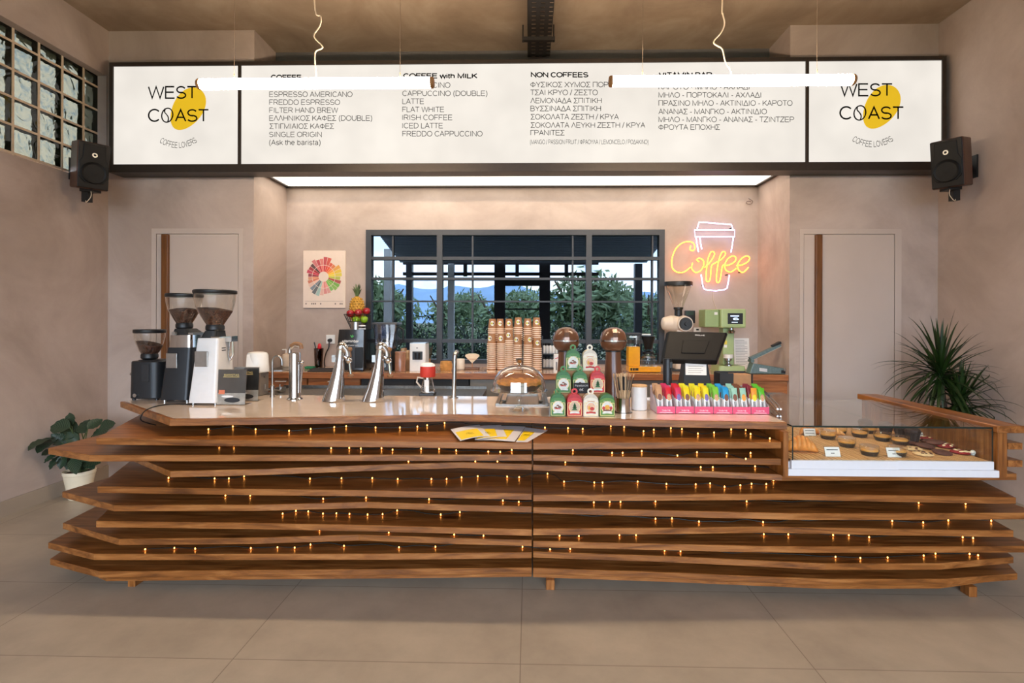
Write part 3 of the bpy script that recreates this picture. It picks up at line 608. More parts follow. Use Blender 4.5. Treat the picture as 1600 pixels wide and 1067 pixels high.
def logo(wx0_, wx1_, wb, cx0, cx1, cb, ec, arc):
    c = SL(*ec); k = SGY/F
    # bean-shaped yellow blot, longer along its diagonal
    poly = []
    for j in range(48):
        a = 2*PI*j/48; x = 37*math.cos(a); y = (24+3.0*math.cos(a))*math.sin(a)
        an = math.radians(57); poly.append((c.x+(x*math.cos(an)-y*math.sin(an))*k, c.z+(x*math.sin(an)+y*math.cos(an))*k))
    w = MB(YEL); w.prism(poly, -.0016, 0, 'y'); w.build('logo_blot', sign, smooth=0)
    w = MB(INK); tx(w, 'WEST', wx0_, wb, wx1_, 20.5, .115)
    f = (cx1-cx0)/95.0
    tx(w, 'C', cx0, cb, cx0+18*f, 21, .115); tx(w, 'AST', cx0+42.5*f, cb, cx1, 20.5, .115)
    # the O drawn as a coffee bean: tilted ring with an S through it
    oc = SL(cx0+30.5*f, cb-10.5); rx, rz = 8.8*k, 11.2*k; an = -.22
    el = [(oc.x+rx*math.cos(q)*math.cos(an)-rz*math.sin(q)*math.sin(an), -.004, oc.z+rx*math.cos(q)*math.sin(an)+rz*math.sin(q)*math.cos(an)) for q in [2*PI*j/36 for j in range(36)]]
    w.tube(el, .0052, 6, closed=True)
    sp = [(oc.x+dx*k, -.004, oc.z+dz*k) for dx, dz in ((-3.5, 10.5), (-4.2, 5), (-1, 1), (1.5, -3), (1.8, -7), (.6, -11))]
    w.tube(smooth_path(sp), .0048, 6)
    w.build('logo_lettering', sign, smooth=0)
    # the small line bent along an arc
    w = MB(INK); ax0, ax1, aym, sag = arc
    vs, fs = text_geo('COFFEE LOVERS', .1); tw = max(v.x for v in vs)
    R = ((ax1-ax0)/2)**2/(2*sag)+sag/2; cc = SL((ax0+ax1)/2, aym); R *= k; half = math.asin(min(1, ((ax1-ax0)/2*k)/R)); capk = 9.3*k
    V = []
    for v in vs:
        th = (v.x/tw-.5)*2*half; rr = R-v.y*capk
        V.append(w.v((cc.x+rr*math.sin(th), -.0035, cc.z+R-rr*math.cos(th))))
    for q in fs: w.f([V[i] for i in q])
    w.build('logo_lettering', sign, smooth=0)
logo(231.5, 308, 154.8, 231.5, 326, 190.8, (293, 170.5), (248, 309.5, 231.5, 9.5))
logo(1312, 1393.5, 151, 1311, 1411, 187.2, (1376.5, 167.5), (1331, 1395, 230, 10))

# light box under the canopy of the recess
cz = at(815, 293, YR).z
cyf = YW-.0
t = thing('canopy_light', 'wide lit ceiling panel under the menu sign over the work counter', 'ceiling light', ((RXL+RXR)/2, (cyf+YR)/2, cz)); hw = (RXR-RXL)/2-.004; hd = (YR-cyf)/2-.004
w = MB(SFR); b_ = .035
w.box(-hw, hw, -hd, -hd+b_, 0, .09); w.box(-hw, hw, hd-b_, hd, 0, .09); w.box(-hw, -hw+b_, -hd, hd, 0, .09); w.box(hw-b_, hw, -hd, hd, 0, .09); w.box(-hw, hw, -hd, hd, .09, .1); w.build('frame', t, smooth=0)
CANM = mat('lit_canopy_panel', (250, 246, 238), .5, var=0, emit=(255, 246, 230), estr=CANOPY)
MB(CANM).box(-hw+b_, hw-b_, -hd+b_, hd-b_, .012, .02).build('light_panel', t, smooth=0)

# ------------------------------------------------------------------ neon coffee sign
NY = YR-.05
nc = at(1110, 400, NY)
r = .0052
t = thing('neon_sign', 'lit neon sign of a white takeaway cup with orange script reading Coffee', 'neon sign', (nc.x, YR, nc.z))
NW = mat('neon_white', (240, 236, 255), .4, var=0, emit=(200, 190, 255), estr=4.6); NO = mat('neon_orange', (255, 200, 90), .4, var=0, emit=(255, 138, 40), estr=6.5)
def NP(pts): return [Vector((q.x-nc.x, NY-YR, q.z-nc.z)) for q in (at(1000+x/3.8125, 330+y/3.811, NY) for x, y in pts)]
for pts, cl in (([(340, 106), (352, 66), (400, 68), (545, 80), (553, 108)], 0), ([(325, 112), (563, 112), (563, 152), (328, 152)], 1), ([(334, 156), (340, 200), (348, 243)], 0), ([(356, 156), (362, 195), (368, 226)], 0), ([(556, 156), (550, 200), (542, 244)], 0), ([(364, 378), (372, 430), (379, 461), (400, 470), (450, 474), (500, 468), (519, 458), (526, 420), (532, 380)], 0)):
    MB(NW).tube(NP(pts), r, 8, closed=bool(cl)).build('cup_tube', t)
for pts in ([(302, 206), (298, 228), (316, 235), (327, 218), (318, 190), (290, 181), (250, 190), (212, 226), (190, 285), (192, 335), (220, 362), (262, 362), (300, 334)], [(313, 308), (308, 340), (330, 364), (358, 356), (378, 325), (376, 292), (352, 280), (338, 290), (352, 300)],
            [(385, 335), (420, 300), (442, 262), (440, 243), (422, 244), (405, 285), (396, 350), (394, 408), (406, 420), (418, 402), (425, 330), (440, 312)], [(440, 312), (480, 290), (506, 262), (506, 243), (488, 245), (470, 290), (458, 360), (455, 412), (466, 425), (478, 405), (490, 330), (502, 318)],
            [(498, 325), (535, 318), (566, 298), (570, 275), (550, 267), (522, 285), (505, 320), (512, 350), (540, 362), (574, 340)], [(574, 325), (612, 318), (645, 298), (652, 276), (634, 267), (605, 282), (582, 318), (588, 350), (614, 364), (646, 334)]):
    MB(NO).tube(smooth_path(NP(pts), 4), r, 8).build('script_tube', t)
w = MB(BLACK)
for x, y in ((345, 100), (545, 100), (520, 378), (380, 440), (250, 362), (600, 362)):
    q = NP([(x, y)])[0]; w.cyl((q.x, q.y, q.z), (q.x, -.001, q.z), .006, seg=8)
w.build('standoff', t)
q = NP([(440, 474), (442, 520), (455, 560), (470, 590)]); q[0].y = -.03
for k in (1, 2, 3): q[k].y = -.012
MB(CORDM).tube(smooth_path(q), .003, 6).build('cable', t)

# cable coil left loose high in the recess corner
c = at(1171, 315, YR-.03); t = MB(mat('grey_cord', (120, 100, 92), .6))
pts = [(0, .02, .035), (.01, 0, .02), (.03, 0, .005), (.025, 0, -.015), (0, 0, -.025), (-.03, 0, -.015), (-.025, 0, 0), (0, 0, .005), (.018, 0, -.005)]
tag(t.tube(smooth_path(pts), .004, 6).build('loose_cable', None, c), 'short loose coil of grey cable high in the recess corner', 'cable')

# ------------------------------------------------------------------ flavour wheel poster
pc0, pc1 = at(473.5, 481, YR-.02), at(539.5, 391.5, YR-.02); pw, ph = pc1.x-pc0.x, pc1.z-pc0.z
t = thing('poster', 'cream poster with a colourful coffee flavour wheel on the recess wall', 'poster', ((pc0.x+pc1.x)/2, YR-.001, pc0.z))
MB(mat('poster_board', (226, 206, 190), .7, var=.02)).box(-pw/2, pw/2, -.02, -.001, 0, ph).build('board', t, smooth=0, bevel=.002)
cols = [(198, 66, 70), (214, 76, 60), (226, 84, 56), (232, 120, 60), (236, 160, 60), (240, 196, 50), (232, 210, 70), (186, 190, 70), (176, 70, 60), (110, 168, 60), (134, 182, 76), (120, 180, 80), (226, 150, 140), (222, 132, 128), (232, 176, 160), (160, 190, 180), (90, 96, 100), (120, 130, 140), (236, 190, 170), (214, 120, 90), (226, 150, 110), (150, 50, 60), (206, 60, 80), (170, 40, 50), (90, 50, 50), (214, 110, 110), (196, 60, 66), (226, 120, 110)]
w = MB(); n_ = len(cols); cxw, czw = -.005, ph*.545
rr = random.Random(2)
for i, c in enumerate(cols):
    a0, a1 = PI/2-2*PI*i/n_, PI/2-2*PI*(i+.9)/n_
    for (q0, q1, f_, y_) in ((.056, .125, 1.0, 0), (.13, .17+.05*rr.random(), .82, 0)):
        w.use(mat('print_%d_%d' % (i, int(f_*10)), tuple(int(v*f_+255*(1-f_)*.6) for v in c), .7, var=0))
        m_ = 4; ang = [a0+(a1-a0)*j/m_ for j in range(m_+1)]
        poly = [(cxw+q0*math.cos(a), czw+q0*math.sin(a)) for a in ang]+[(cxw+q1*math.cos(a), czw+q1*math.sin(a)) for a in reversed(ang)]
        k_ = pw*.47/.22; poly = [(cxw+(x-cxw)*k_, czw+(z-czw)*k_) for x, z in poly]
        w.f([w.v((x, -.0206, z)) for x, z in poly])
w.build('flavour_wheel', t, smooth=0)
w = MB(mat('print_grey', (120, 108, 100), .7, var=0))
for x, n_ in ((-.19, 1), (-.13, 3), (-.04, 1), (.11, 1), (.16, 2)):
    for k in range(n_): w.quad((x+k*.018, -.0206, .035), (x+k*.018+.012, -.0206, .035), (x+k*.018+.012, -.0206, .05), (x+k*.018, -.0206, .05))
w.quad((-pw/2+.02, -.0206, .068), (pw/2-.02, -.0206, .068), (pw/2-.02, -.0206, .07), (-pw/2+.02, -.0206, .07))
w.build('small_print', t, smooth=0)
# ------------------------------------------------------------------ the bar counter: stacked oak boards under a pale top
TH = .034
ZB = [CT]+[.909-.0891*i for i in range(1, 10)]     # upper faces, top slab first
SEAM = 832
P6 = lambda x, y: (x/3.138, 600+y/3.138)
# front edge (upper arris) in the photograph, then two points on the end edge running back
LEFT = {1: [(150, 684.5), (400, 687.5), (620, 689), SEAM and (831, 692)], 2: [(75, 700), (140, 711), (400, 710.5), (831, 710)], 3: [(266, 736), (400, 733), (560, 727), (720, 722), (831, 725)],
        4: [(152, 760), (400, 764), (560, 765.5), (831, 771)], 5: [(97, 768), (178, 789), (400, 788.5), (575, 784), (700, 788), (831, 791)], 6: [(150, 814), (400, 817), (560, 820), (831, 827)],
        7: [(98, 817), (186, 842), (400, 840), (560, 835), (700, 840), (831, 843.5)], 8: [(75, 847.5), (147, 865.5), (400, 865.5), (600, 865), (831, 862.5)], 9: [(78, 873), (155, 893), (400, 890.5), (600, 889), (831, 886.5)]}
LBACK = {1: (218, 648), 2: (150, 681), 3: (230, 721), 4: (202, 721), 5: (160, 749), 6: (167, 797), 7: (150, 791), 8: (110, 829), 9: (96, 861)}
RIGHT = {1: [(833, 692), (1000, 691), (1221, 690.5)], 2: [(833, 710), (1000, 714), (1221, 716.5)], 3: [(833, 725.5), (1050, 733.5), (1222, 741), (1400, 741), (1589, 740)],
         4: [(833, 773), (1050, 772), (1240, 771), (1400, 774), (1588, 777.5)], 5: [(833, 792), (1050, 797.5), (1240, 802), (1400, 802), (1628, 801)], 6: [(833, 826), (1050, 824.5), (1200, 822.5), (1400, 826.5), (1584, 829)],
         7: [(833, 845), (1050, 850), (1200, 853.5), (1400, 854), (1622, 853)], 8: [(833, 861.5), (1050, 869), (1240, 878), (1290, 880.5), (1470, 880), (1584, 870)], 9: [(833, 887), (1050, 894.5), (1240, 902.5), (1300, 905), (1480, 904.5), (1590, 896)]}
RBACK = {3: (1570, 733), 4: (1537, 752), 5: (1582, 787), 6: (1552, 812), 7: (1585, 839), 8: (1575, 863), 9: (1577, 882)}
counter = thing('bar_counter', 'long sculpted oak bar counter of stacked wavy boards with pale stone top', 'counter', (0, 2.9, 0)); CO = counter.location.copy()
YBK = 3.58
def extend(p, q, ylim):
    d = (q-p); 
    if d.y < 1e-3: return Vector((p.x, ylim, p.z))
    return p+d*((ylim-p.y)/d.y)
def outline(i, side):
    Z = ZB[i]
    if side == 'l':
        e_ = [onz(x, y, Z) for x, y in LEFT[i]]; b = onz(*LBACK[i], Z); yb = {3: 3.3}.get(i, YBK); k = extend(e_[0], b, yb)
        k.x = max(k.x, -3.0); return [k]+e_+[Vector((e_[-1].x, yb, Z))]
    e_ = [onz(x, y, Z) for x, y in RIGHT[i]]
    if i in RBACK: k = extend(e_[-1], onz(*RBACK[i], Z), YBK); k.x = max(k.x, 1.9)
    else: k = Vector((e_[-1].x, YBK, Z))
    return [Vector((e_[0].x, YBK, Z))]+e_+[k]
FRONT = {}
for i in range(1, 10):
    for side in 'lr':
        P = outline(i, side); FRONT.setdefault(i, []).extend(P[1:-1])
        MB(WOOD).prism([(p.x-CO.x, p.y-CO.y) for p in P], ZB[i]-TH, ZB[i]).build('shelf_board', counter, smooth=0, bevel=.0022, bseg=1)
        if i == 9:   # the plinth board under the lowest shelf, set in a little at the ends
            Q = [Vector((max(-2.5, min(2.42, p.x*.985)), p.y+.004, p.z)) for p in P]
            MB(WOOD).prism([(p.x-CO.x, p.y-CO.y) for p in Q], ZB[i]-TH-.019, ZB[i]-TH-.001).build('plinth_board', counter, smooth=0, bevel=.0015, bseg=1)
# inner carcass the boards are fixed to
w = MB(WOOD); w.box(-2.2, 1.3, .28, .32, .03, CT-.036); w.box(1.3, 2.2, .28, .32, .03, ZB[3]-TH-.001); w.build('inner_panel', counter, smooth=0)
# end panel of the shelves by the glass case, and the far end panel
ep = onz(1226, 741, ZB[3]); ex = at(1222.5, 720, 2.72).x; ex1 = at(1231, 720, 2.72).x; eY = onz(1226, 690.5, ZB[1]).y
MB(WOODZ).box(ex+.001, ex1, eY-.004-CO.y, YBK-.02-CO.y, ZB[3]+.001, CT-.037).build('end_panel', counter, smooth=0, bevel=.0015, bseg=1)
xe0, xe1 = 2.405, 2.452; yE = 2.74
MB(WOODZ).box(xe0, xe1, yE-CO.y, 3.84-CO.y, ZB[3]+.001, CT-.036).build('end_panel', counter, smooth=0, bevel=.0015, bseg=1)
for i in (1, 2): MB(WOODY).box(xe1+.001, 2.525, 2.735-CO.y, 3.8-CO.y, ZB[i]-TH, ZB[i]).build('shelf_board', counter, smooth=0, bevel=.002, bseg=1)
MB(WOODY).box(xe0-.02, 2.525, 2.72-CO.y, 3.86-CO.y, CT-.036, CT).build('end_board', counter, smooth=0, bevel=.003, bseg=1)
# feet
for px, py, ww in ((205, 917, 12), (860, 922, 13), (1521, 933, 12)):
    p = onz(px, py, 0); hw = ww/2*p.y/F
    MB(WOODZ).box(p.x-hw, p.x+hw, p.y-CO.y, p.y-CO.y+.06, 0, ZB[9]-TH-.02).build('foot', counter, smooth=0, bevel=.002, bseg=1)
# pale stone top with its oak front edge
STONE = mat('pale_polished_stone', (226, 206, 188), .07, var=.03, vscale=14, coat=.4)
TE = [onz(x, y, CT) for x, y in ((188, 627.5), (265, 655), (400, 653.5), (560, 651), (716, 648), (832, 651), (1000, 656), (1230, 660.5))]
tb = [Vector((1.352, 3.62, CT)), Vector((-2.2, 3.62, CT)), Vector((TE[0].x+.02, TE[0].y+.1, CT))]
FRONT[0] = TE
edge_w = .022
inn = []
for k, p in enumerate(TE):
    a = TE[max(0, k-1)]; b = TE[min(len(TE)-1, k+1)]; d = (b-a).normalized(); nrm = Vector((-d.y, d.x, 0)); inn.append(p+nrm*edge_w)
w = MB(WOOD)
R = []
for p, q in zip(TE, inn): R.append([Vector((p.x, p.y, CT-.036))-Vector((CO.x, CO.y, 0)), Vector((q.x, q.y, CT-.036))-Vector((CO.x, CO.y, 0)), Vector((q.x, q.y, CT+.0006))-Vector((CO.x, CO.y, 0)), Vector((p.x, p.y, CT+.0006))-Vector((CO.x, CO.y, 0))])
w.rings(R); w.build('top_edge', counter, smooth=0, bevel=.0018, bseg=1)
MB(STONE).prism([(p.x-CO.x, p.y-CO.y) for p in inn+tb], CT-.03, CT).build('stone_top', counter, smooth=0)
MB(mat('under_top_ply', (120, 76, 42), .6)).prism([(p.x-CO.x, p.y-CO.y) for p in inn+tb], CT-.0355, CT-.0305).build('top_underside', counter, smooth=0)

# steel work bench behind the stone top, with its sinks
sb0, sb1 = at(425, 610, 3.8).x, at(757, 610, 3.8).x
BSTEEL = mat('bench_steel', (112, 108, 102), .42, 1.0, var=.25, vscale=50)
t = thing('steel_bench', 'brushed steel sink bench behind the stone counter top', 'work bench', ((sb0+sb1)/2, 3.80, 0)); hw = (sb1-sb0)/2
w = MB(BSTEEL); w.box(-hw, hw, -.175, .19, .85, CT+.001); w.build('bench_top', t, smooth=0, bevel=.003)
w = MB(BSTEEL); w.box(-hw, hw, .18, .195, CT, CT+.022); w.build('splash_lip', t, smooth=0)
w = MB(CHAR); w.box(-hw+.02, hw-.02, -.15, .17, 0, .849); w.build('cabinet_body', t, smooth=0)

# ------------------------------------------------------------------ fairy lights woven between the boards
z7 = lambda x, y: (400+x/3.478, 640+y/3.478)
z8 = lambda x, y: (820+x/3.557, 640+y/3.557)
zr = lambda x, y: (1200+x/4, 720+y/4)
ROWS = {1: [P6(*p) for p in ((1022, 222), (1142, 208), (1253, 222))]+[z7(*p) for p in ((180, 115), (297, 105), (425, 95), (490, 90), (650, 97), (782, 97), (877, 92), (930, 85), (1025, 72))]+[z8(*p) for p in ((112, 100), (240, 103), (322, 107), (478, 90), (552, 96), (660, 120), (717, 112), (812, 103), (873, 108), (962, 133), (1052, 127), (1147, 110), (1228, 114), (1255, 135), (1362, 160))],
        2: [P6(*p) for p in ((1075, 299), (1147, 301))]+[z7(*p) for p in ((408, 210), (507, 208), (570, 212), (682, 210), (742, 218), (897, 212), (995, 212), (1088, 222), (1262, 228), (1327, 230), (1390, 220))]+[z8(*p) for p in ((267, 226), (485, 240), (544, 240), (650, 230), (848, 255), (957, 237), (1122, 242), (1255, 240), (1228, 273))],
        3: [z7(*p) for p in ((828, 281), (1192, 281), (1312, 281))]+[z8(*p) for p in ((225, 292), (978, 320), (1045, 320), (1280, 315), (1408, 324))],
        4: [P6(*p) for p in ((826, 460), (1052, 463), (1122, 463), (1197, 451))]+[z7(*p) for p in ((293, 375), (465, 373), (632, 372), (770, 377), (953, 377), (1036, 377), (1117, 368), (1205, 362), (1365, 364), (1430, 367))]+[z8(*p) for p in ((126, 356), (218, 400), (386, 405), (432, 405), (627, 400), (787, 413), (950, 415), (1030, 410), (1110, 428), (1198, 420), (1260, 412), (1342, 414), (1382, 392))],
        5: [P6(*p) for p in ((1105, 546), (1227, 546))]+[z7(*p) for p in ((365, 485), (598, 478), (940, 487), (1342, 494), (1428, 501))]+[z8(*p) for p in ((384, 515), (472, 512), (532, 512), (726, 510), (1233, 510))]+[zr(*p) for p in ((942, 262), (1235, 267))],
        6: [z7(*p) for p in ((145, 565), (217, 550), (284, 553), (364, 565), (437, 563), (508, 567), (606, 570), (688, 568), (767, 548), (1004, 570), (1108, 557))]+[z8(*p) for p in ((726, 606), (818, 604), (968, 622), (1324, 625))]+[zr(*p) for p in ((776, 375), (970, 385), (1127, 372), (1395, 374))],
        7: [z7(*p) for p in ((345, 653), (721, 667), (1077, 679), (1236, 685))]+[z8(*p) for p in ((193, 700), (301, 702), (526, 697), (618, 697), (1328, 692))]+[zr(*p) for p in ((127, 460), (407, 464), (505, 464), (632, 477), (1217, 477), (1282, 482))],
        8: [P6(*p) for p in ((712, 810), (855, 804), (957, 807), (1230, 805))]+[z7(*p) for p in ((117, 748), (210, 750), (296, 733), (478, 740), (777, 748), (975, 745), (1448, 745))]+[z8(*p) for p in ((140, 776), (252, 773), (777, 782), (865, 787))]+[zr(*p) for p in ((422, 600), (577, 607), (748, 604), (973, 592), (1047, 579), (1260, 582), (1313, 590))]}
BULB = mat('fairy_bulb', (255, 190, 110), .4, var=0, emit=(255, 160, 70), estr=12); FWIRE = mat('green_black_wire', (26, 34, 30), .55, var=0)
bulb_me = MB(BULB).ball((0, 0, 0), (.0032, .0032, .0052), 10, 8).mesh('bulb')
def string(rows, label):
    first = onz(*ROWS[rows[0]][0], ZB[rows[0]]); t = thing('fairy_lights', label, 'string lights', first, group='warm fairy light strings')
    rr = random.Random(rows[0])
    for i in rows:
        pts = []
        for x, y in sorted(ROWS[i]):
            Z = ZB[i]+.008; p = onz(x, y, Z)
            p.y = min(p.y, 3.15)
            b = bpy.data.objects.new('bulb', bulb_me); COL.objects.link(b); b.parent = t; b.location = p-first
            pts.append(p)
        wp = []
        for a, b in zip(pts, pts[1:]):
            wp.append(a+Vector((0, .012, -.003)))
            n_ = max(1, int((b-a).length/.08))
            for k in range(1, n_): q = a.lerp(b, k/n_); wp.append(q+Vector((0, .02+rr.uniform(-.014, .014), rr.uniform(-.004, .005))))
        wp.append(pts[-1]+Vector((0, .012, -.003)))
        MB(FWIRE).tube(smooth_path([q-first for q in wp], 3), .0021, 6).build('wire', t)
string((1, 2, 3, 4), 'warm fairy lights woven through the upper four gaps of the oak counter')
string((5, 6, 7, 8), 'warm fairy lights woven through the lower four gaps of the oak counter')

# ------------------------------------------------------------------ glass pastry case let into the counter end
cz0 = ZB[3]+.001; cx0, cx1 = 1.36, 2.385; cy0, cy1 = 2.735, 3.62; czb = .722; czt = .893; xm = at(1403, 690, 2.735).x
case = thing('pastry_case', 'low glass pastry display case with white base at the counter end', 'display case', ((cx0+cx1)/2, cy0, cz0)); ko = case.location.copy()
def K(x0, x1, y0, y1, z0, z1): return (x0-ko.x, x1-ko.x, y0-ko.y, y1-ko.y, z0-ko.z, z1-ko.z)
WB = mat('white_lacquer', (226, 226, 230), .3, var=.01)
MB(WB).box(*K(cx0-.028, cx1+.018, cy0-.006, cy0+.02, cz0, cz0+.036)).build('base_rail', case, smooth=0, bevel=.002)
MB(WB).box(*K(cx0-.004, xm, cy0-.003, cy0+.016, cz0+.036, czb)).build('base_rail', case, smooth=0, bevel=.002)
MB(WB).box(*K(xm+.002, cx1, cy0+.004, cy0+.02, cz0+.036, czb)).build('base_rail', case, smooth=0, bevel=.002)
MB(WB).box(*K(cx0-.02, cx1+.01, cy0+.02, cy1, cz0, czb-.012)).build('base_box', case, smooth=0)
BAMB = woodmat('bamboo_tray', (204, 152, 98), (222, 176, 122), (234, 194, 142), 'Y', rough=.5)
w = MB(BAMB); n_ = 42
for k in range(n_):
    a = cx0+.006+(cx1-cx0-.012)*k/n_; w.box(*K(a, a+(cx1-cx0-.012)/n_*.72, cy0+.022, cy1-.03, czb-.011, czb))
w.build('slatted_tray', case, smooth=0)
MB(mat('tray_gap_shade', (120, 78, 44), .8)).box(*K(cx0+.004, cx1-.004, cy0+.021, cy1-.029, czb-.0118, czb-.004)).build('tray_base', case, smooth=0)  # base darkened: shade of the slat gaps put into its colour
GEDGE = glassmat('green_glass_edge', (150, 196, 176), .25, .5, 2)
g = .008
for nm, bx in (('front_glass', K(cx0, xm, cy0, cy0+g, czb-.03, czt)), ('front_glass', K(xm+.001, cx1, cy0+.012, cy0+.012+g, czb-.0, czt-.003)), ('side_glass', K(cx0, cx0+g, cy0+g, cy1, czb, czt)), ('side_glass', K(cx1-g, cx1, cy0+g+.014, cy1, czb, czt)),
               ('top_glass', K(cx0, xm, cy0, cy1+.35, czt, czt+g)), ('top_glass', K(xm+.001, cx1, cy0+.012, cy1+.02, czt-.003, czt+g-.003))):
    MB(glassmat('case_glass', (253, 255, 254), .02, .75, 4)).box(*bx).build(nm, case, smooth=0)
w = MB(mat('dark_glass_edge', (26, 40, 36), .2, var=0))
w.box(*K(cx0, xm, cy0-.0006, cy0-.0001, czt-.001, czt+g)); w.box(*K(xm+.001, cx1, cy0+.0114, cy0+.0118, czt-.004, czt+g-.003)); w.box(*K(cx0-.0006, cx0-.0001, cy0, cy1, czt+.001, czt+g)); w.box(*K(cx0-.0004, cx0+.0055, cy0-.0007, cy0-.0001, czb-.03, czt)); w.box(*K(cx1-.006, cx1+.0004, cy0+.0112, cy0+.0118, czb, czt))
w.build('glass_edge', case, smooth=0)

# things in the case
def CP(px, py, Z=None): return onz(px, py, czb if Z is None else Z)
CROI = mat('baked_crust', (222, 146, 70), .5, var=.3, vscale=22, bump=.5, bscale=40); CROI2 = mat('pale_crust', (226, 166, 98), .55, var=.2, vscale=20, bump=.4)
def croissant(name, p, rz, L_, r_, label, cat='croissant', group='croissants in the case', m=CROI):
    w = MB(m); R = []
    n_ = 34
    for k in range(n_+1):
        u = -1+2*k/n_; a = u*.75
        cxx, cyy = L_*u, -L_*.28*(u*u)
        prof = (1-abs(u)**1.9)**.62 if abs(u) < 1 else 0
        seg = .86+.14*abs(math.sin(u*PI*3.4))
        rr = max(.003, r_*prof*seg)
        R.append([Vector((cxx+rr*.15*math.cos(2*PI*j/14), cyy+rr*math.cos(2*PI*j/14), max(0, rr*.85+rr*.85*math.sin(2*PI*j/14)))) for j in range(14)])
    w.rings(R); o = w.build(name, None, (p.x, p.y, czb+.0005), (0, 0, rz), smooth=60); tag(o, label, cat, group)
croissant('croissant', CP(1258, 708)+Vector((0, .05, 0)), -.12, .085, .052, 'large golden croissant at the front corner of the pastry case beside the wooden end')
croissant('croissant', CP(1262, 678), .15, .07, .034, 'croissant lying behind the rear price card in the case')
croissant('pastry_roll', CP(1300, 679), .0, .07, .03, 'golden pastry roll just right of the rear price card in the case', 'pastry', 'croissants in the case', CROI2)
def card(px, py, w_, h_, label, lines=2, Z=None, rz=0, Y=None, tilt=-.25, group='price cards in the pastry case'):
    p = CP(px, py, Z) if Y is None else at(px, py, Y)
    t = thing('price_card', label, 'price card', p, rz, group)
    X = Euler((tilt, 0, 0)).to_matrix().to_4x4()
    m = MB(PAPER); m.X = X; m.box(-w_/2, w_/2, -.001, .001, 0, h_); m.build('card', t, smooth=0)
    m = MB(GLASSK); m.box(-w_/2-.003, w_/2+.003, -.004, .035, 0, .003); m.X = X; m.box(-w_/2-.003, w_/2+.003, .0012, .003, 0, h_+.005); m.build('acrylic_holder', t, smooth=0)
    m = MB(INK); m.X = X
    for k in range(lines): 
        ww = w_*(.38 if k < lines-1 else .12); zz = h_*(.68-.36*k) if lines > 1 else h_*.5
        m.quad((-ww, -.0014, zz), (ww, -.0014, zz), (ww, -.0014, zz+h_*.07), (-ww, -.0014, zz+h_*.07))
    m.build('lettering', t, smooth=0); return t
card(1302, 713.5, .078, .05, 'white price card beside the large front croissant', tilt=-.35)
card(1266, 681, .072, .045, 'white price card standing in front of the rear croissant', lines=3, tilt=-.3)
card(1398, 714.5, .07, .05, 'white price card where the two front panes of the case meet', tilt=-.35)
card(1440, 686, .06, .04, 'white price card far back in the case beside the dark muffins', tilt=-.3)
TARTB = mat('tart_base_dark', (34, 28, 26), .5, var=.4, vscale=120); CUST = mat('custard', (234, 172, 84), .3, var=.15, vscale=25)
def tart(p, label=None):
    t = thing('tart_cup', label or '', 'tart', (p.x, p.y, czb+.0005), group='caramel tarts in clear cups')
    MB(TARTB).lathe([(.001, 0), (.036, 0), (.042, .018), (.04, .022), (.001, .022)], seg=28).build('dark_crust', t)
    MB(CUST).lathe([(.001, .0221), (.039, .0221), (.04, .029), (.036, .033), (.001, .034)], seg=28).build('caramel_filling', t)
    MB(GLASSK).lathe([(.042, .001), (.047, .024), (.046, .05), (.044, .052), (.001, .053)], seg=28).build('clear_lid', t); return t
t0 = None
tl = [(1364, 713, 'caramel tart in a clear cup, frontmost of its tray, left of the pane joint'), (1328, 699.5, 'caramel tart second from the front croissant side in its diagonal row'), (1298, 687, 'caramel tart nearest to the rear price card'), (1315, 679.5, 'caramel tart in a clear cup behind the one by the rear card'),
      (1384, 690, 'caramel tart in a clear cup right behind the joint of the two panes'), (1348, 684, 'caramel tart half hidden in the middle of the group'), (1408, 714, 'caramel tart behind the white card at the pane joint'), (1362, 678, 'caramel tart at the back between two other tart cups'), (1412, 696, 'caramel tart beside the brown cookies')]
for k, (x, y, lb) in enumerate(tl):
    p = CP(x, y)+Vector((0, .03, 0)); 
    if k == 0: t0 = tart(p, lb)
    else: c = copy_tree(t0); c.location = (p.x, p.y, czb+.0005); c['label'] = lb
MUF = mat('chocolate_muffin', (52, 32, 26), .6, var=.3, vscale=30, bump=.6, bscale=50); MUFP = mat('brown_muffin_paper', (44, 30, 26), .7)
def muffin(p, lb):
    t = thing('muffin', lb, 'muffin', (p.x, p.y, czb+.0005), group='dark muffins in the case')
    w = MB(MUFP); R = []
    for r, z in ((.026, 0), (.034, .045), (.04, .066)): R.append([Vector(((r+.0025*(j % 2))*math.cos(2*PI*j/28), (r+.0025*(j % 2))*math.sin(2*PI*j/28), z)) for j in range(28)])
    w.rings(R); w.build('paper_case', t, smooth=0)
    MB(MUF).lathe([(.034, .05), (.041, .058), (.037, .074), (.02, .084), (.001, .086)], seg=24).build('crown', t); return t
m0 = muffin(CP(1426, 690), 'dark chocolate muffin beside the white card far back in the case')
for x, y, lb in ((1408, 684, 'dark chocolate muffin behind the pane joint'), (1384, 680, 'dark chocolate muffin at the back behind the tart cups'), (1352, 675, 'dark chocolate muffin farthest along the back row towards the croissants')):
    p = CP(x, y); c = copy_tree(m0); c.location = (p.x, p.y, czb+.0005); c['label'] = lb
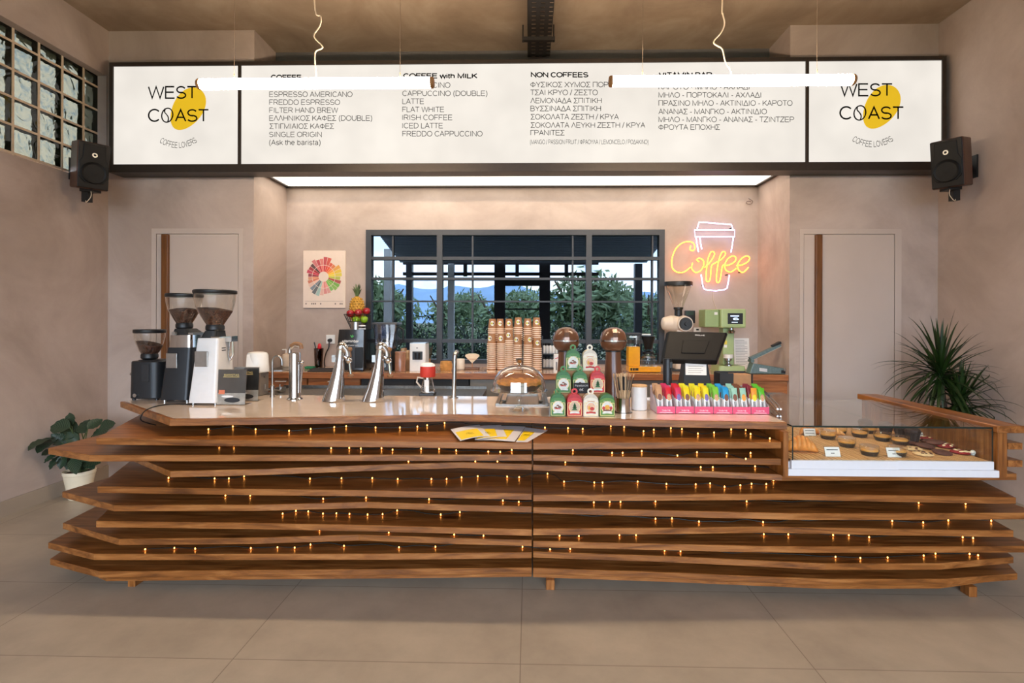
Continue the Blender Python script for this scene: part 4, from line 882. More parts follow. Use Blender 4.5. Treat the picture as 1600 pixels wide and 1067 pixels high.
def cookie(p, m, top, lb, grp, z=0, tilt=0):
    t = thing('cookie', lb, 'cookie', (p.x, p.y, czb+.0005+z), group=grp); t.rotation_euler = (tilt, 0, random.uniform(0, 6))
    w = MB(m); R = []
    rr = random.Random(lb)
    off = [rr.uniform(.94, 1.05) for _ in range(24)]
    for r, zz in ((.040, 0), (.046, .006), (.044, .012), (.03, .017), (.001, .018)): R.append([Vector((r*off[j]*math.cos(2*PI*j/24), r*off[j]*math.sin(2*PI*j/24), zz)) for j in range(24)])
    w.rings(R); w.build('biscuit', t, smooth=60)
    for k in range(9 if top else 0):
        a, q = rr.uniform(0, 6.28), .036*rr.random()**.5
        MB(top).ball((q*math.cos(a), q*math.sin(a), .017-q*.12), (.0105, .009, .006), 8, 5).build('chocolate_chunk', t)
COB = mat('brown_cookie', (92, 52, 40), .75, var=.25, vscale=40, bump=.5); COP = mat('pale_cookie', (222, 188, 138), .7, var=.15, vscale=30, bump=.4); COR = mat('red_velvet_cookie', (142, 22, 26), .7, var=.2, vscale=30, bump=.5)
CHW = mat('white_chocolate', (244, 222, 176), .5); CHD = mat('dark_chocolate', (90, 52, 36), .5)
for x, y, lb, z in ((1422, 694, 'brown cookie nearest the dark muffins', 0), (1445, 700, 'brown cookie leaning on the one nearest the muffins', .006), (1462, 697, 'brown cookie in the middle of its overlapping row', .014), (1472, 709, 'brown cookie frontmost of its overlapping row', 0), (1452, 692, 'brown cookie at the back beside the red ones', .004)):
    cookie(CP(x, y), COB, None, lb, 'brown cookies in the case', z, .12)
cookie(CP(1442, 711), COP, CHD, 'pale cookie with chocolate chunks at the front of the case', 'pale cookies in the case', 0, 0)
cookie(CP(1426, 703), COP, CHD, 'pale cookie behind the front chocolate-chunk one', 'pale cookies in the case', 0, 0)
for x, y, lb, z in ((1452, 688, 'red velvet cookie with white chunks, farthest back of its row', .004), (1476, 699, 'red velvet cookie with white chunks in the middle of its row', .004), (1500, 708.5, 'red velvet cookie with white chunks nearest the end panel', 0)):
    cookie(CP(x, y), COR, CHW, lb, 'red velvet cookies in the case', z, .05)
w = MB(WHITE); p = CP(1520, 711); w.ball((0, 0, .014), .013, 14, 10); w.cyl((0, 0, 0), (0, 0, .006), .009)
tag(w.build('knob', None, (p.x, p.y, czb+.0005)), 'small white round knob on the tray by the case end panel', 'knob')

# ------------------------------------------------------------------ leaflets on the uppermost shelf
LEAF_P = mat('leaflet_paper', (224, 220, 224), .5, var=.01); LEAF_Y = mat('leaflet_yellow', (250, 214, 20), .5, var=.01)
def leaflet(pts, ins, label, z, curl):
    Z = ZB[1]+.0012+z; P = [onz(x, y, Z) for x, y in pts]; c = sum(P, Vector())/4
    t = thing('leaflet', label, 'leaflet', (c.x, c.y, Z), group='yellow leaflets fanned on the top shelf')
    def S(u, v, dz=0):   # bilinear sheet: u along the lower edge, v towards the back
        p = (P[0]*(1-u)+P[1]*u)*(1-v)+(P[3]*(1-u)+P[2]*u)*v; return (p.x-c.x, p.y-c.y, curl*math.sin(u*PI)*(1-v*.4)+dz+.0025*v)
    n_ = 8
    for m, nm, (u0, u1, v0, v1), dz in ((LEAF_P, 'sheet', (0, 1, 0, 1), 0), (LEAF_Y, 'yellow_print', ins, .0009)):
        w = MB(m); A = []; B = []
        for i in range(n_+1):
            u = u0+(u1-u0)*i/n_; A.append([w.v(S(u, v0, dz+.0008)), w.v(S(u, v1, dz+.0008))]); B.append([w.v(S(u, v0, dz)), w.v(S(u, v1, dz))])
        for i in range(n_): w.f([A[i][0], A[i+1][0], A[i+1][1], A[i][1]]); w.f([B[i][0], B[i][1], B[i+1][1], B[i+1][0]]); w.f([A[i][0], B[i][0], B[i+1][0], A[i+1][0]]); w.f([A[i][1], A[i+1][1], B[i+1][1], B[i][1]])
        w.f([A[0][0], A[0][1], B[0][1], B[0][0]]); w.f([A[-1][0], B[-1][0], B[-1][1], A[-1][1]]); w.build(nm, t, smooth=0)
    w = MB(INK); o_ = S((ins[0]+ins[1])/2-.12, (ins[2]+ins[3])/2, .0022)
    add_text(w, 'WEST', lambda x, y, q: (o_[0]+x, o_[1]+y*1.6+.012, o_[2]+.002), .035, .009); add_text(w, 'COAST', lambda x, y, q: (o_[0]+x, o_[1]+y*1.6-.012, o_[2]+.002), .044, .009); w.build('lettering', t, smooth=0)
leaflet([(806, 690.5), (824, 691), (856, 673), (821, 668.5)][0:4], (.05, .6, .1, .72), 'yellow and white leaflet at the end of the fan by the board seam', 0, .0)
leaflet([(744, 687.5), (804, 690), (821, 667.5), (770, 666)], (.1, .75, .1, .72), 'yellow and white leaflet under its neighbours in the middle of the fan', .004, .003)
leaflet([(742, 687.5), (792, 682), (783, 665), (742, 667)], (.06, .7, .05, .66), 'yellow and white leaflet second in the fan, half under the first', .009, .004)
leaflet([(719, 689), (766, 681.5), (749, 664.5), (704, 671.5)], (.06, .8, .05, .66), 'yellow leaflet uppermost at the open end of the fan', .014, .006)
# ------------------------------------------------------------------ on the stone top: coffee grinders
BEAN = mat('coffee_beans', (76, 46, 32), .5, var=.85, vscale=95, bump=1.0, bscale=95)
def T(px, py, dy=0): p = onz(px, py, CT); return Vector((p.x, p.y+dy, CT+.0008))
def hopper(t, c, z0, r0, r1, zt, rl, level, slope=0.0, seg=32):
    """clear cone of beans with a black lid"""
    cx_, cy_ = c
    prof = [(r0, z0), (r0*1.35, z0+.25*(zt-z0)*.5), (r1*.86, z0+(zt-z0)*.5), (r1*.97, z0+(zt-z0)*.78), (r1, zt)]
    MB(GLASSK).lathe(prof, (cx_, cy_, 0), seg).build('clear_hopper', t)
    def rad(z):
        for (ra, za), (rb, zb) in zip(prof, prof[1:]):
            if za <= z <= zb: return ra+(rb-ra)*(z-za)/(zb-za)
        return r1
    zs = [z0+(level-z0)*k/7 for k in range(8)]
    w = MB(BEAN); R = []
    for z in zs: R.append([(cx_+rad(z)*.965*math.cos(a), cy_+rad(z)*.965*math.sin(a), z+(slope*math.cos(a)*(z-z0)/(level-z0))) for a in [2*PI*j/seg for j in range(seg)]])
    R.append([(cx_+rad(level)*.5*math.cos(a), cy_+rad(level)*.5*math.sin(a), level+.008+slope*.5*math.cos(a)) for a in [2*PI*j/seg for j in range(seg)]])
    R.append([(cx_+.002*math.cos(a), cy_+.002*math.sin(a), level+.012) for a in [2*PI*j/seg for j in range(seg)]])
    w.rings(R); w.build('beans', t, smooth=60)
    MB(BLACK).lathe([(.001, zt-.002), (rl*.97, zt-.002), (rl, zt+.004), (rl, zt+.017), (rl*.96, zt+.022), (.001, zt+.022)], (cx_, cy_, 0), seg).build('lid', t)
    MB(BLACK).lathe([(r0*1.05, z0-.03), (r0*1.2, z0-.022), (r0*1.2, z0-.004), (r0*1.05, z0+.012), (r0*.9, z0+.012)], (cx_, cy_, 0), seg).build('collar', t)
def taper(w, x0, x1, y0, y1, z0, X0, X1, Y0, Y1, z1, rad=.02):
    """a box that tapers from one rectangle to another, with rounded upright corners"""
    def rr(a, b, c, d, z):
        out = []
        for (cx_, cy_, s_) in ((b-rad, d-rad, 0), (a+rad, d-rad, 90), (a+rad, c+rad, 180), (b-rad, c+rad, 270)):
            for k in range(5): q = math.radians(s_+22.5*k); out.append((cx_+rad*math.cos(q), cy_+rad*math.sin(q), z))
        return out
    w.rings([rr(x0, x1, y0, y1, z0), rr(X0, X1, Y0, Y1, z1)]); return w
def feet(t, m, x0, x1, y0, y1, h=.012, r=.011):
    for x in (x0, x1):
        for y in (y0, y1): MB(m).cyl((x, y, 0), (x, y, h), r, seg=12).build('foot', t)
# the small one
p = T(222, 626); t = thing('coffee_grinder', 'small black coffee grinder with a low round body at the counter corner', 'coffee grinder', p, group='coffee grinders')
w = taper(MB(CHAR), -.102, .102, 0, .2, .01, -.1, .1, .004, .196, .252, .05); w.build('body', t, bevel=.006)
MB(CHAR).lathe([(.001, .2515), (.085, .2515), (.08, .258), (.001, .26)], (0, .1, 0)).build('top_plate', t)
MB(BLACKM).box(-.004, .045, -.003, .003, .12, .235).build('front_panel', t, smooth=0, bevel=.002)
w = MB(STEEL); w.cyl((-.102, .06, .165), (-.122, .06, .165), .009); w.cyl((-.04, .002, .035), (-.04, -.014, .035), .012); w.build('knob', t)
hopper(t, (-.025, .1), .292, .042, .09, .436, .093, .365, -.018); feet(t, BLACK, -.075, .075, .03, .17)
# the black one
p = T(272, 629); t = thing('coffee_grinder', 'tall black coffee grinder with steel collar between the small and the white ones', 'coffee grinder', p, group='coffee grinders')
w = taper(MB(CHAR), -.1, .085, 0, .25, .014, -.075, .085, .035, .25, .345, .022); w.build('body', t)
w = taper(MB(CHROME), -.072, .082, .038, .245, .346, -.066, .078, .045, .24, .425, .022); w.build('steel_collar', t)
w = taper(MB(BLACKM), -.062, .07, .05, .235, .4255, -.06, .03, .07, .2, .465, .03); w.build('head', t)
MB(STEEL).box(-.066, .004, .018, .024, .215, .31).build('badge', t, smooth=0, bevel=.002)
w = MB(STEEL); w.cyl((-.02, .04, .437), (-.02, .02, .437), .012); w.box(.05, .082, .06, .2, .426, .44); w.build('adjuster', t)
hopper(t, (-.022, .13), .495, .042, .106, .672, .11, .59, 0); feet(t, STEEL, -.08, .065, .03, .22)
# the white one
p = T(316, 633.5); t = thing('coffee_grinder', 'tall white coffee grinder with the widest bean hopper, behind the brochures', 'coffee grinder', p, group='coffee grinders')
GW = mat('grinder_white', (228, 226, 224), .3, var=.02)
w = taper(MB(GW), -.092, .082, 0, .2, .014, -.058, .078, .035, .2, .41, .016); w.build('body', t)
w = taper(MB(BLACKM), -.052, .045, .05, .19, .4105, -.03, .045, .06, .18, .455, .02); w.build('head', t)
MB(STEEL).box(-.058, .022, .014, .022, .235, .33).build('badge', t, smooth=0, bevel=.002)
w = MB(CHROME); w.box(.02, .078, .05, .19, .4106, .42); w.build('top_tray', t, smooth=0, bevel=.003)
w = MB(CHROME); w.box(.079, .118, .11, .18, .385, .42); w.tube([(.11, .14, .39), (.112, .14, .3), (.09, .14, .265)], .006); w.tube([(.09, .14, .39), (.084, .14, .3), (.09, .14, .265)], .006); w.build('spout', t)
w = MB(BLACK); 
for z in (.33, .345): w.box(.076, .0815, .07, .11, z, z+.005)
w.build('vent_slot', t, smooth=0)
hopper(t, (.012, .11), .485, .045, .12, .69, .125, .59, -.012); feet(t, STEEL, -.075, .065, .03, .17)
q = [Vector(v) for v in ((-.07, .01, .006),)]+[T(a, b)-p+Vector((0, 0, .004)) for a, b in ((280, 632.5), (262, 633), (243, 636), (230, 641))]
ed = onz(226, 648, CT)-p; q += [Vector((ed.x-.005, ed.y-.012, .004)), Vector((ed.x-.005, ed.y-.016, -.03)), Vector((ed.x+.02, ed.y+.06, -.07))]
MB(BLACK).tube(smooth_path(q), .0032, 8).build('power_cord', t)

# acrylic brochure stands
def stand(px0, px1, pyb, pyt, label, dy=0):
    a, b = T(px0, pyb, dy), T(px1, pyb, dy); wd = b.x-a.x; h = (pyb-pyt)*a.y/F
    t = thing('brochure_stand', label, 'brochure stand', ((a.x+b.x)/2, a.y, CT+.0008), group='acrylic brochure stands by the grinders')
    X = Euler((-.08, 0, 0)).to_matrix().to_4x4()
    w = MB(GLASSK); w.box(-wd/2, wd/2, 0, .075, 0, .003); w.X = X; w.box(-wd/2, wd/2, 0, .003, .003, h); w.build('acrylic_holder', t, smooth=0)
    w = MB(mat('poster_print_dark', (58, 60, 64), .5, var=.35, vscale=16)); w.X = X; w.box(-wd/2+.006, wd/2-.006, .0034, .0044, h*.33, h-.004); w.use(mat('poster_print_light', (206, 206, 206), .5, var=.25, vscale=30)); w.box(-wd/2+.006, wd/2-.006, .0034, .0044, .004, h*.33); w.build('printed_sheet', t, smooth=0)
    w = MB(mat('gold_print', (206, 184, 120), .5, var=0)); w.X = X
    add_text(w, 'BARISTAS', lambda x, y, q_: (x, -.0004, h*.80+y), wd*.5, .013, .16, 'c'); w.quad((-wd*.28, -.0004, h*.77), (wd*.26, -.0004, h*.77), (wd*.26, -.0004, h*.785), (-wd*.28, -.0004, h*.785))
    w.use(mat('orange_print', (214, 120, 84), .5, var=0)); w.quad((-wd*.4, -.0004, h*.3), (-wd*.2, -.0004, h*.3), (-wd*.2, -.0004, h*.42), (-wd*.4, -.0004, h*.42))
    w.use(mat('dark_print', (34, 34, 36), .5, var=0)); w.disc((.01, h*.14), wd*.26, h*.07, -.0004)
    w.use(PAPER); w.disc((-.02, h*.24), wd*.2, h*.03, -.0005, 12); w.build('print', t, smooth=0); return t
stand(336, 384.5, 633, 576, 'black and grey acrylic brochure stand in front of the white grinder')
stand(361, 404.5, 627, 572.5, 'acrylic brochure stand half hidden behind the front one')
# white canister on a black box behind the brochures
pb = T(388, 621, .12); bt = thing('knock_box', 'low black box behind the brochure stands', 'box', pb); zk = at(391, 581.5, pb.y).z-CT
MB(mat('grey_box', (120, 112, 104), .6)).box(-.055, .05, -.06, .06, 0, zk).build('body', bt, smooth=0, bevel=.006)
MB(STEEL).cyl((-.05, 0, zk-.03), (.05, 0, zk-.03), .008).build('bar', bt)
t = thing('white_canister', 'white rounded canister with a slanted face beside the white grinder', 'canister', (pb.x, pb.y, CT+zk+.0018))
MB(WHITE).lathe([(.001, 0), (.072, 0), (.076, .006), (.068, .12), (.06, .135), (.04, .14), (.001, .14)]).build('body', t)
w = MB(WHITE); w.X = Euler((-.25, 0, .25)).to_matrix().to_4x4(); w.box(-.055, .02, -.085, -.079, .0, .11); w.build('slanted_panel', t, smooth=0)

# ------------------------------------------------------------------ taps
# thin swan-neck filter tap with two levers
p = T(425.5, 620); t = thing('swan_neck_tap', 'thin brushed swan-neck tap with two side levers behind the brochures', 'tap', p)
k = p.y/F
MB(STEEL).lathe([(.001, 0), (.017, 0), (.017, .004), (.0135, .006), (.0135, .075), (.008, .08), (.001, .08)], seg=20).build('base', t)
q = [(0, 0, .07), (0, 0, .2), (0, 0, .235)]+[(.033-.033*math.cos(a), -.0, .24+.037*math.sin(a)) for a in [PI*j/10 for j in range(11)]][1:]+[(.067, 0, .215)]
MB(STEEL).tube(q, .0062, 12).build('spout', t)
w = MB(STEEL); w.cyl((-.05, 0, .047), (.055, 0, .047), .0055, seg=10); w.build('cross_bar', t)
for x in (-.05, .052): MB(STEEL).cyl((x, 0, .045), (x, 0, .085), .0045, seg=10).build('lever', t)
# dark portafilter and clutter lying behind it
p = T(424, 617, .14); t = thing('portafilter', 'black-handled steel portafilter lying behind the swan-neck tap', 'portafilter', p)
MB(STEEL).lathe([(.001, .006), (.03, .006), (.034, .012), (.034, .036), (.031, .036), (.031, .014), (.001, .014)], seg=24).build('basket', t)
MB(BLACK).tube([(-.034, 0, .02), (-.08, -.01, .018), (-.14, -.02, .014)], [.007, .011, .012], 10).build('handle', t)
# chrome column tap with wooden lever
LEV = mat('lever_wood', (132, 92, 58), .45, var=.15, vscale=20, stretch=(1, 1, 6))
p = T(460.5, 624); t = thing('column_tap', 'chrome column tap with a wooden lever and a slim wand', 'tap', p)
MB(CHROME).lathe([(.001, 0), (.05, 0), (.05, .004), (.038, .012), (.036, .02), (.036, .3), (.033, .31), (.001, .312)], seg=32).build('column', t)
w = MB(CHROME); w.tube(smooth_path([(-.028, -.01, .3), (-.025, -.012, .335), (.0, -.014, .355), (.03, -.014, .352)]), [.012]*16, 12); w.build('neck', t)
MB(LEV).tube(smooth_path([(-.02, -.016, .352), (.012, -.018, .368), (.045, -.018, .362), (.052, -.018, .335)]), .0125, 12).build('lever', t)
MB(CHROME).ball((.05, -.005, .245), .013).build('joint', t)
MB(CHROME).tube(smooth_path([(.034, 0, .25), (.05, -.005, .245), (.052, -.01, .19), (.046, -.01, .1), (.044, -.012, .045)]), .0055, 10).build('wand', t)
# two tapered chrome taps
def draft(px, label):
    p = T(px, 627); t = thing('chrome_draft_tap', label, 'tap', p, group='tapered chrome draft taps'); R = []
    for z, cx_, rx in ((0, 0, .07), (.004, 0, .072), (.03, .004, .066), (.09, .016, .053), (.16, .028, .042), (.22, .036, .033), (.28, .041, .027), (.33, .045, .025), (.35, .05, .026)):
        R.append([(cx_+rx*math.cos(2*PI*j/28), .9*rx*math.sin(2*PI*j/28), z) for j in range(28)])
    MB(CHROME).rings(R) if 0 else None
    w = MB(CHROME); w.rings(R); w.build('tower', t)
    w = MB(CHROME); w.tube(smooth_path([(.045, 0, .335), (.05, 0, .356), (.065, .004, .352), (.085, .01, .32), (.088, .012, .29)]), [.026, .028, .028, .028, .027, .027, .026, .026, .025, .024, .024, .023, .022, .022, .02, .02, .02, .02, .02, .02, .02][:21], 14); w.build('head', t)
    w = MB(CHROME); w.cyl((.07, .01, .29), (.11, .012, .25), .014, .011); w.ball((.095, .012, .265), .022); w.tube(smooth_path([(.1, .012, .25), (.105, .012, .2), (.112, .012, .165)]), .008, 10); fc_ = w.build('faucet', t)
    w = MB(LEV); w.ball((.1, .012, .335), (.018, .015, .016)); w.cyl((.1, .012, .325), (.105, .012, .285), .008); w.build('lever_knob', fc_)
    MB(LEV).ball((.108, .012, .165), (.02, .018, .012)).build('drip_knob', fc_)
    MB(STEEL).box(-.0, .022, -.031, -.027, .255, .3).build('badge', t, smooth=0); return t
draft(521, 'tapered chrome draft tap nearest to the column tap'); draft(583, 'tapered chrome draft tap in front of the blender, nearer the red dripper')
# red dripper over a glass carafe
p = T(667, 618, .03); t = thing('pour_over_dripper', 'red pour-over dripper with paper filter on a glass carafe', 'coffee dripper', p)
k = p.y/F
MB(BLACK).box(-.052, .052, -.05, .05, 0, .017).build('base_plate', t, smooth=0, bevel=.004)
MB(glassmat('carafe_glass', (232, 228, 224), .12, .85, 2)).lathe([(.001, .018), (.048, .018), (.052, .024), (.05, .04), (.032, .11), (.03, .122), (.034, .128)], seg=32).build('carafe', t)
w = MB(mat('milky_plastic', (222, 208, 192), .35)); w.tube([(-.033, 0, .118), (-.07, 0, .122), (-.078, 0, .09), (-.045, 0, .05)], .006, 8); w.build('handle', t, smooth=0)
MB(mat('red_silicone', (204, 58, 44), .55, var=.04)).lathe([(.03, .126), (.051, .128), (.054, .133), (.053, .198), (.05, .2), (.04, .2)], seg=32).build('red_band', t)
w = MB(PAPER); R = []
for r, z in ((.03, .19), (.05, .202), (.046, .215), (.03, .224), (.01, .226)): R.append([((r+.002*(j % 2))*math.cos(2*PI*j/32), (r+.002*(j % 2))*math.sin(2*PI*j/32), z) for j in range(32)])
w.rings(R); w.build('paper_filter', t)
w = MB(PAPER); w.box(-.016, .016, -.043, -.04, .03, .11); w.build('printed_scale', t, smooth=0)
# plain steel standpipe
p = T(709, 621.5); t = thing('steel_standpipe', 'plain brushed steel standpipe tap between red dripper and cake dome', 'tap', p)
MB(STEEL).lathe([(.001, 0), (.03, 0), (.03, .004), (.018, .006), (.018, .02), (.001, .02)], seg=24).build('flange', t)
MB(STEEL).tube(smooth_path([(0, 0, .01), (.004, 0, .15), (.006, 0, .27), (.008, .004, .292), (.012, .02, .305), (.014, .05, .308)]), .0145, 14).build('pipe', t)

# ------------------------------------------------------------------ cake stand over a steel drip tray
fr = [T(772, 634.5), T(858, 634.5), T(853, 616.5), T(782, 616.5)]; c = sum(fr, Vector())/4
t = thing('drip_tray', 'shiny steel framed rinse tray let into the top behind the cake stand', 'drip tray', (c.x, c.y, CT+.0006))
hx_, hy_ = (fr[1].x-fr[0].x)/2*.97, (fr[2].y-fr[1].y)/2*.97; w = MB(mat('rinse_tray_steel', (150, 146, 140), .3, 1.0, var=.05)); b_ = .022
w.box(-hx_, hx_, -hy_, -hy_+b_, 0, .008); w.box(-hx_, hx_, hy_-b_, hy_, 0, .012); w.box(-hx_, -hx_+b_, -hy_+b_, hy_-b_, 0, .012); w.box(hx_-b_, hx_, -hy_+b_, hy_-b_, 0, .012); w.build('frame', t, smooth=0, bevel=.002)
MB(STEEL).box(-hx_+b_, hx_-b_, -hy_+b_, hy_-b_, 0, .002).build('pan', t, smooth=0)
for s_ in (-1, 1): MB(CHROME).box(s_*hx_*.72-.014, s_*hx_*.72+.014, -hy_*.6, hy_*.75, .012, .02).build('rail', t, smooth=0, bevel=.002)
p = T(811, 642, .03); t = thing('cake_stand', 'clear footed cake stand holding a golden pie', 'cake stand', p); k = p.y/F
zp = .115
MB(GLASS).lathe([(.001, .001), (.055, .001), (.058, .006), (.03, .014), (.014, .03), (.012, .06), (.02, .075), (.012, .085), (.016, .1), (.04, zp-.008), (.165, zp-.002), (.17, zp+.004), (.165, zp+.004), (.001, zp)], seg=48).build('stand', t)
d = thing('cake_dome', 'clear dome with knob over the pie on the footed cake stand', 'cake dome', (p.x, p.y, CT+.0008+zp+.0045))
MB(glassmat('dome_glass', (244, 242, 240), .07, .8, 2.2)).lathe([(.156, .0), (.157, .004), (.154, .035), (.142, .075), (.118, .108), (.08, .13), (.04, .141), (.012, .143), (.001, .143)], seg=48).build('dome', d)
MB(CHROME).lathe([(.001, .144), (.01, .144), (.008, .154), (.018, .166), (.022, .176), (.018, .184), (.001, .185)], seg=24).build('knob', d)
w = MB(CHROME); w.lathe([(.012, .1435), (.014, .148), (.009, .156)], seg=20); w.build('knob_ring', d)
PIE = mat('pie_crust', (206, 140, 68), .6, var=.35, vscale=36, bump=.7, bscale=60); TIN = mat('pie_tin', (70, 56, 46), .4, .6)
pie = thing('pie', 'golden crusted pie under the clear dome', 'pie', (p.x, p.y, CT+.0008+zp+.005))
MB(TIN).lathe([(.001, 0), (.105, 0), (.13, .03), (.133, .033), (.128, .033), (.001, .006)], seg=40).build('tin', pie)
w = MB(PIE); R = []
rr = random.Random(4); off = [1+rr.uniform(-.02, .03) for _ in range(44)]
for r, z in ((.124, .03), (.132, .036), (.129, .052), (.12, .054), (.11, .048), (.06, .055), (.002, .058)): R.append([(r*off[j]*math.cos(2*PI*j/44), r*off[j]*math.sin(2*PI*j/44), z+(.004*math.sin(j*1.9) if r > .1 else 0)) for j in range(44)])
w.rings(R); w.build('crust', pie)
cp = Vector((p.x+.0, p.y-.163, CT+zp+.0055)); t = thing('price_card', 'white price card standing at the rim of the cake stand', 'price card', cp)
kk = cp.y/F; X = Euler((-.12, 0, 0)).to_matrix().to_4x4(); w = MB(PAPER); w.X = X; w.box(-.042, .042, -.001, .001, .004, .056); w.build('card', t, smooth=0)
w = MB(GLASSK); w.box(-.058, .058, -.004, .03, 0, .004); w.X = X; w.box(-.045, .045, -.003, -.0012, .004, .06); w.build('acrylic_holder', t, smooth=0)
w = MB(INK); w.X = X; add_text(w, 'ΤΑΡΤΑ ΛΕΜΟΝΙ', lambda x, y, q: (x, -.0034, .036+y), .066, .006, .12, 'c'); w.build('lettering', t, smooth=0)

# ------------------------------------------------------------------ brown draft towers with round heads
BRN = mat('brown_lacquer', (104, 66, 44), .28, var=.12, vscale=8, stretch=(1, 1, .3), coat=.3)
def brown_tower(px, label):
    p = T(px, 633); t = thing('draft_tower', label, 'draft tower', p, group='brown ball-headed draft towers')
    MB(BRN).lathe([(.001, 0), (.085, 0), (.086, .006), (.076, .02), (.066, .08), (.056, .18), (.048, .28), (.046, .335)], seg=36).build('column', t)
    MB(BLACK).lathe([(.0465, .333), (.048, .334), (.048, .340), (.0465, .341)], seg=36).build('joint_ring', t)
    MB(BRN).lathe([(.046, .34), (.058, .345), (.074, .365), (.081, .39), (.081, .397)], seg=40).build('lower_head', t)
    MB(CHROME).lathe([(.0805, .3972), (.0835, .3975), (.0835, .4065), (.0805, .407)], seg=40).build('ring', t)
    MB(BRN).lathe([(.081, .4072), (.08, .425), (.07, .452), (.05, .473), (.025, .483), (.001, .485)], seg=40).build('upper_head', t)
    w = MB(mat('brushed_strap', (128, 104, 92), .3, .7)); pts = [(.0835, .4), (.0822, .425), (.0722, .453), (.052, .4745)]
    for (ra, za), (rb, zb) in zip(pts, pts[1:]): w.quad((-.014, -math.sqrt(ra*ra-.014**2)-.0008, za), (.014, -math.sqrt(ra*ra-.014**2)-.0008, za), (.014, -math.sqrt(rb*rb-.014**2)-.0008, zb), (-.014, -math.sqrt(rb*rb-.014**2)-.0008, zb))
    w.build('strap', t); return t
brown_tower(884, 'brown ball-headed draft tower rising behind the stacked gift boxes'); brown_tower(958, 'brown ball-headed draft tower behind the cup of wooden stirrers')

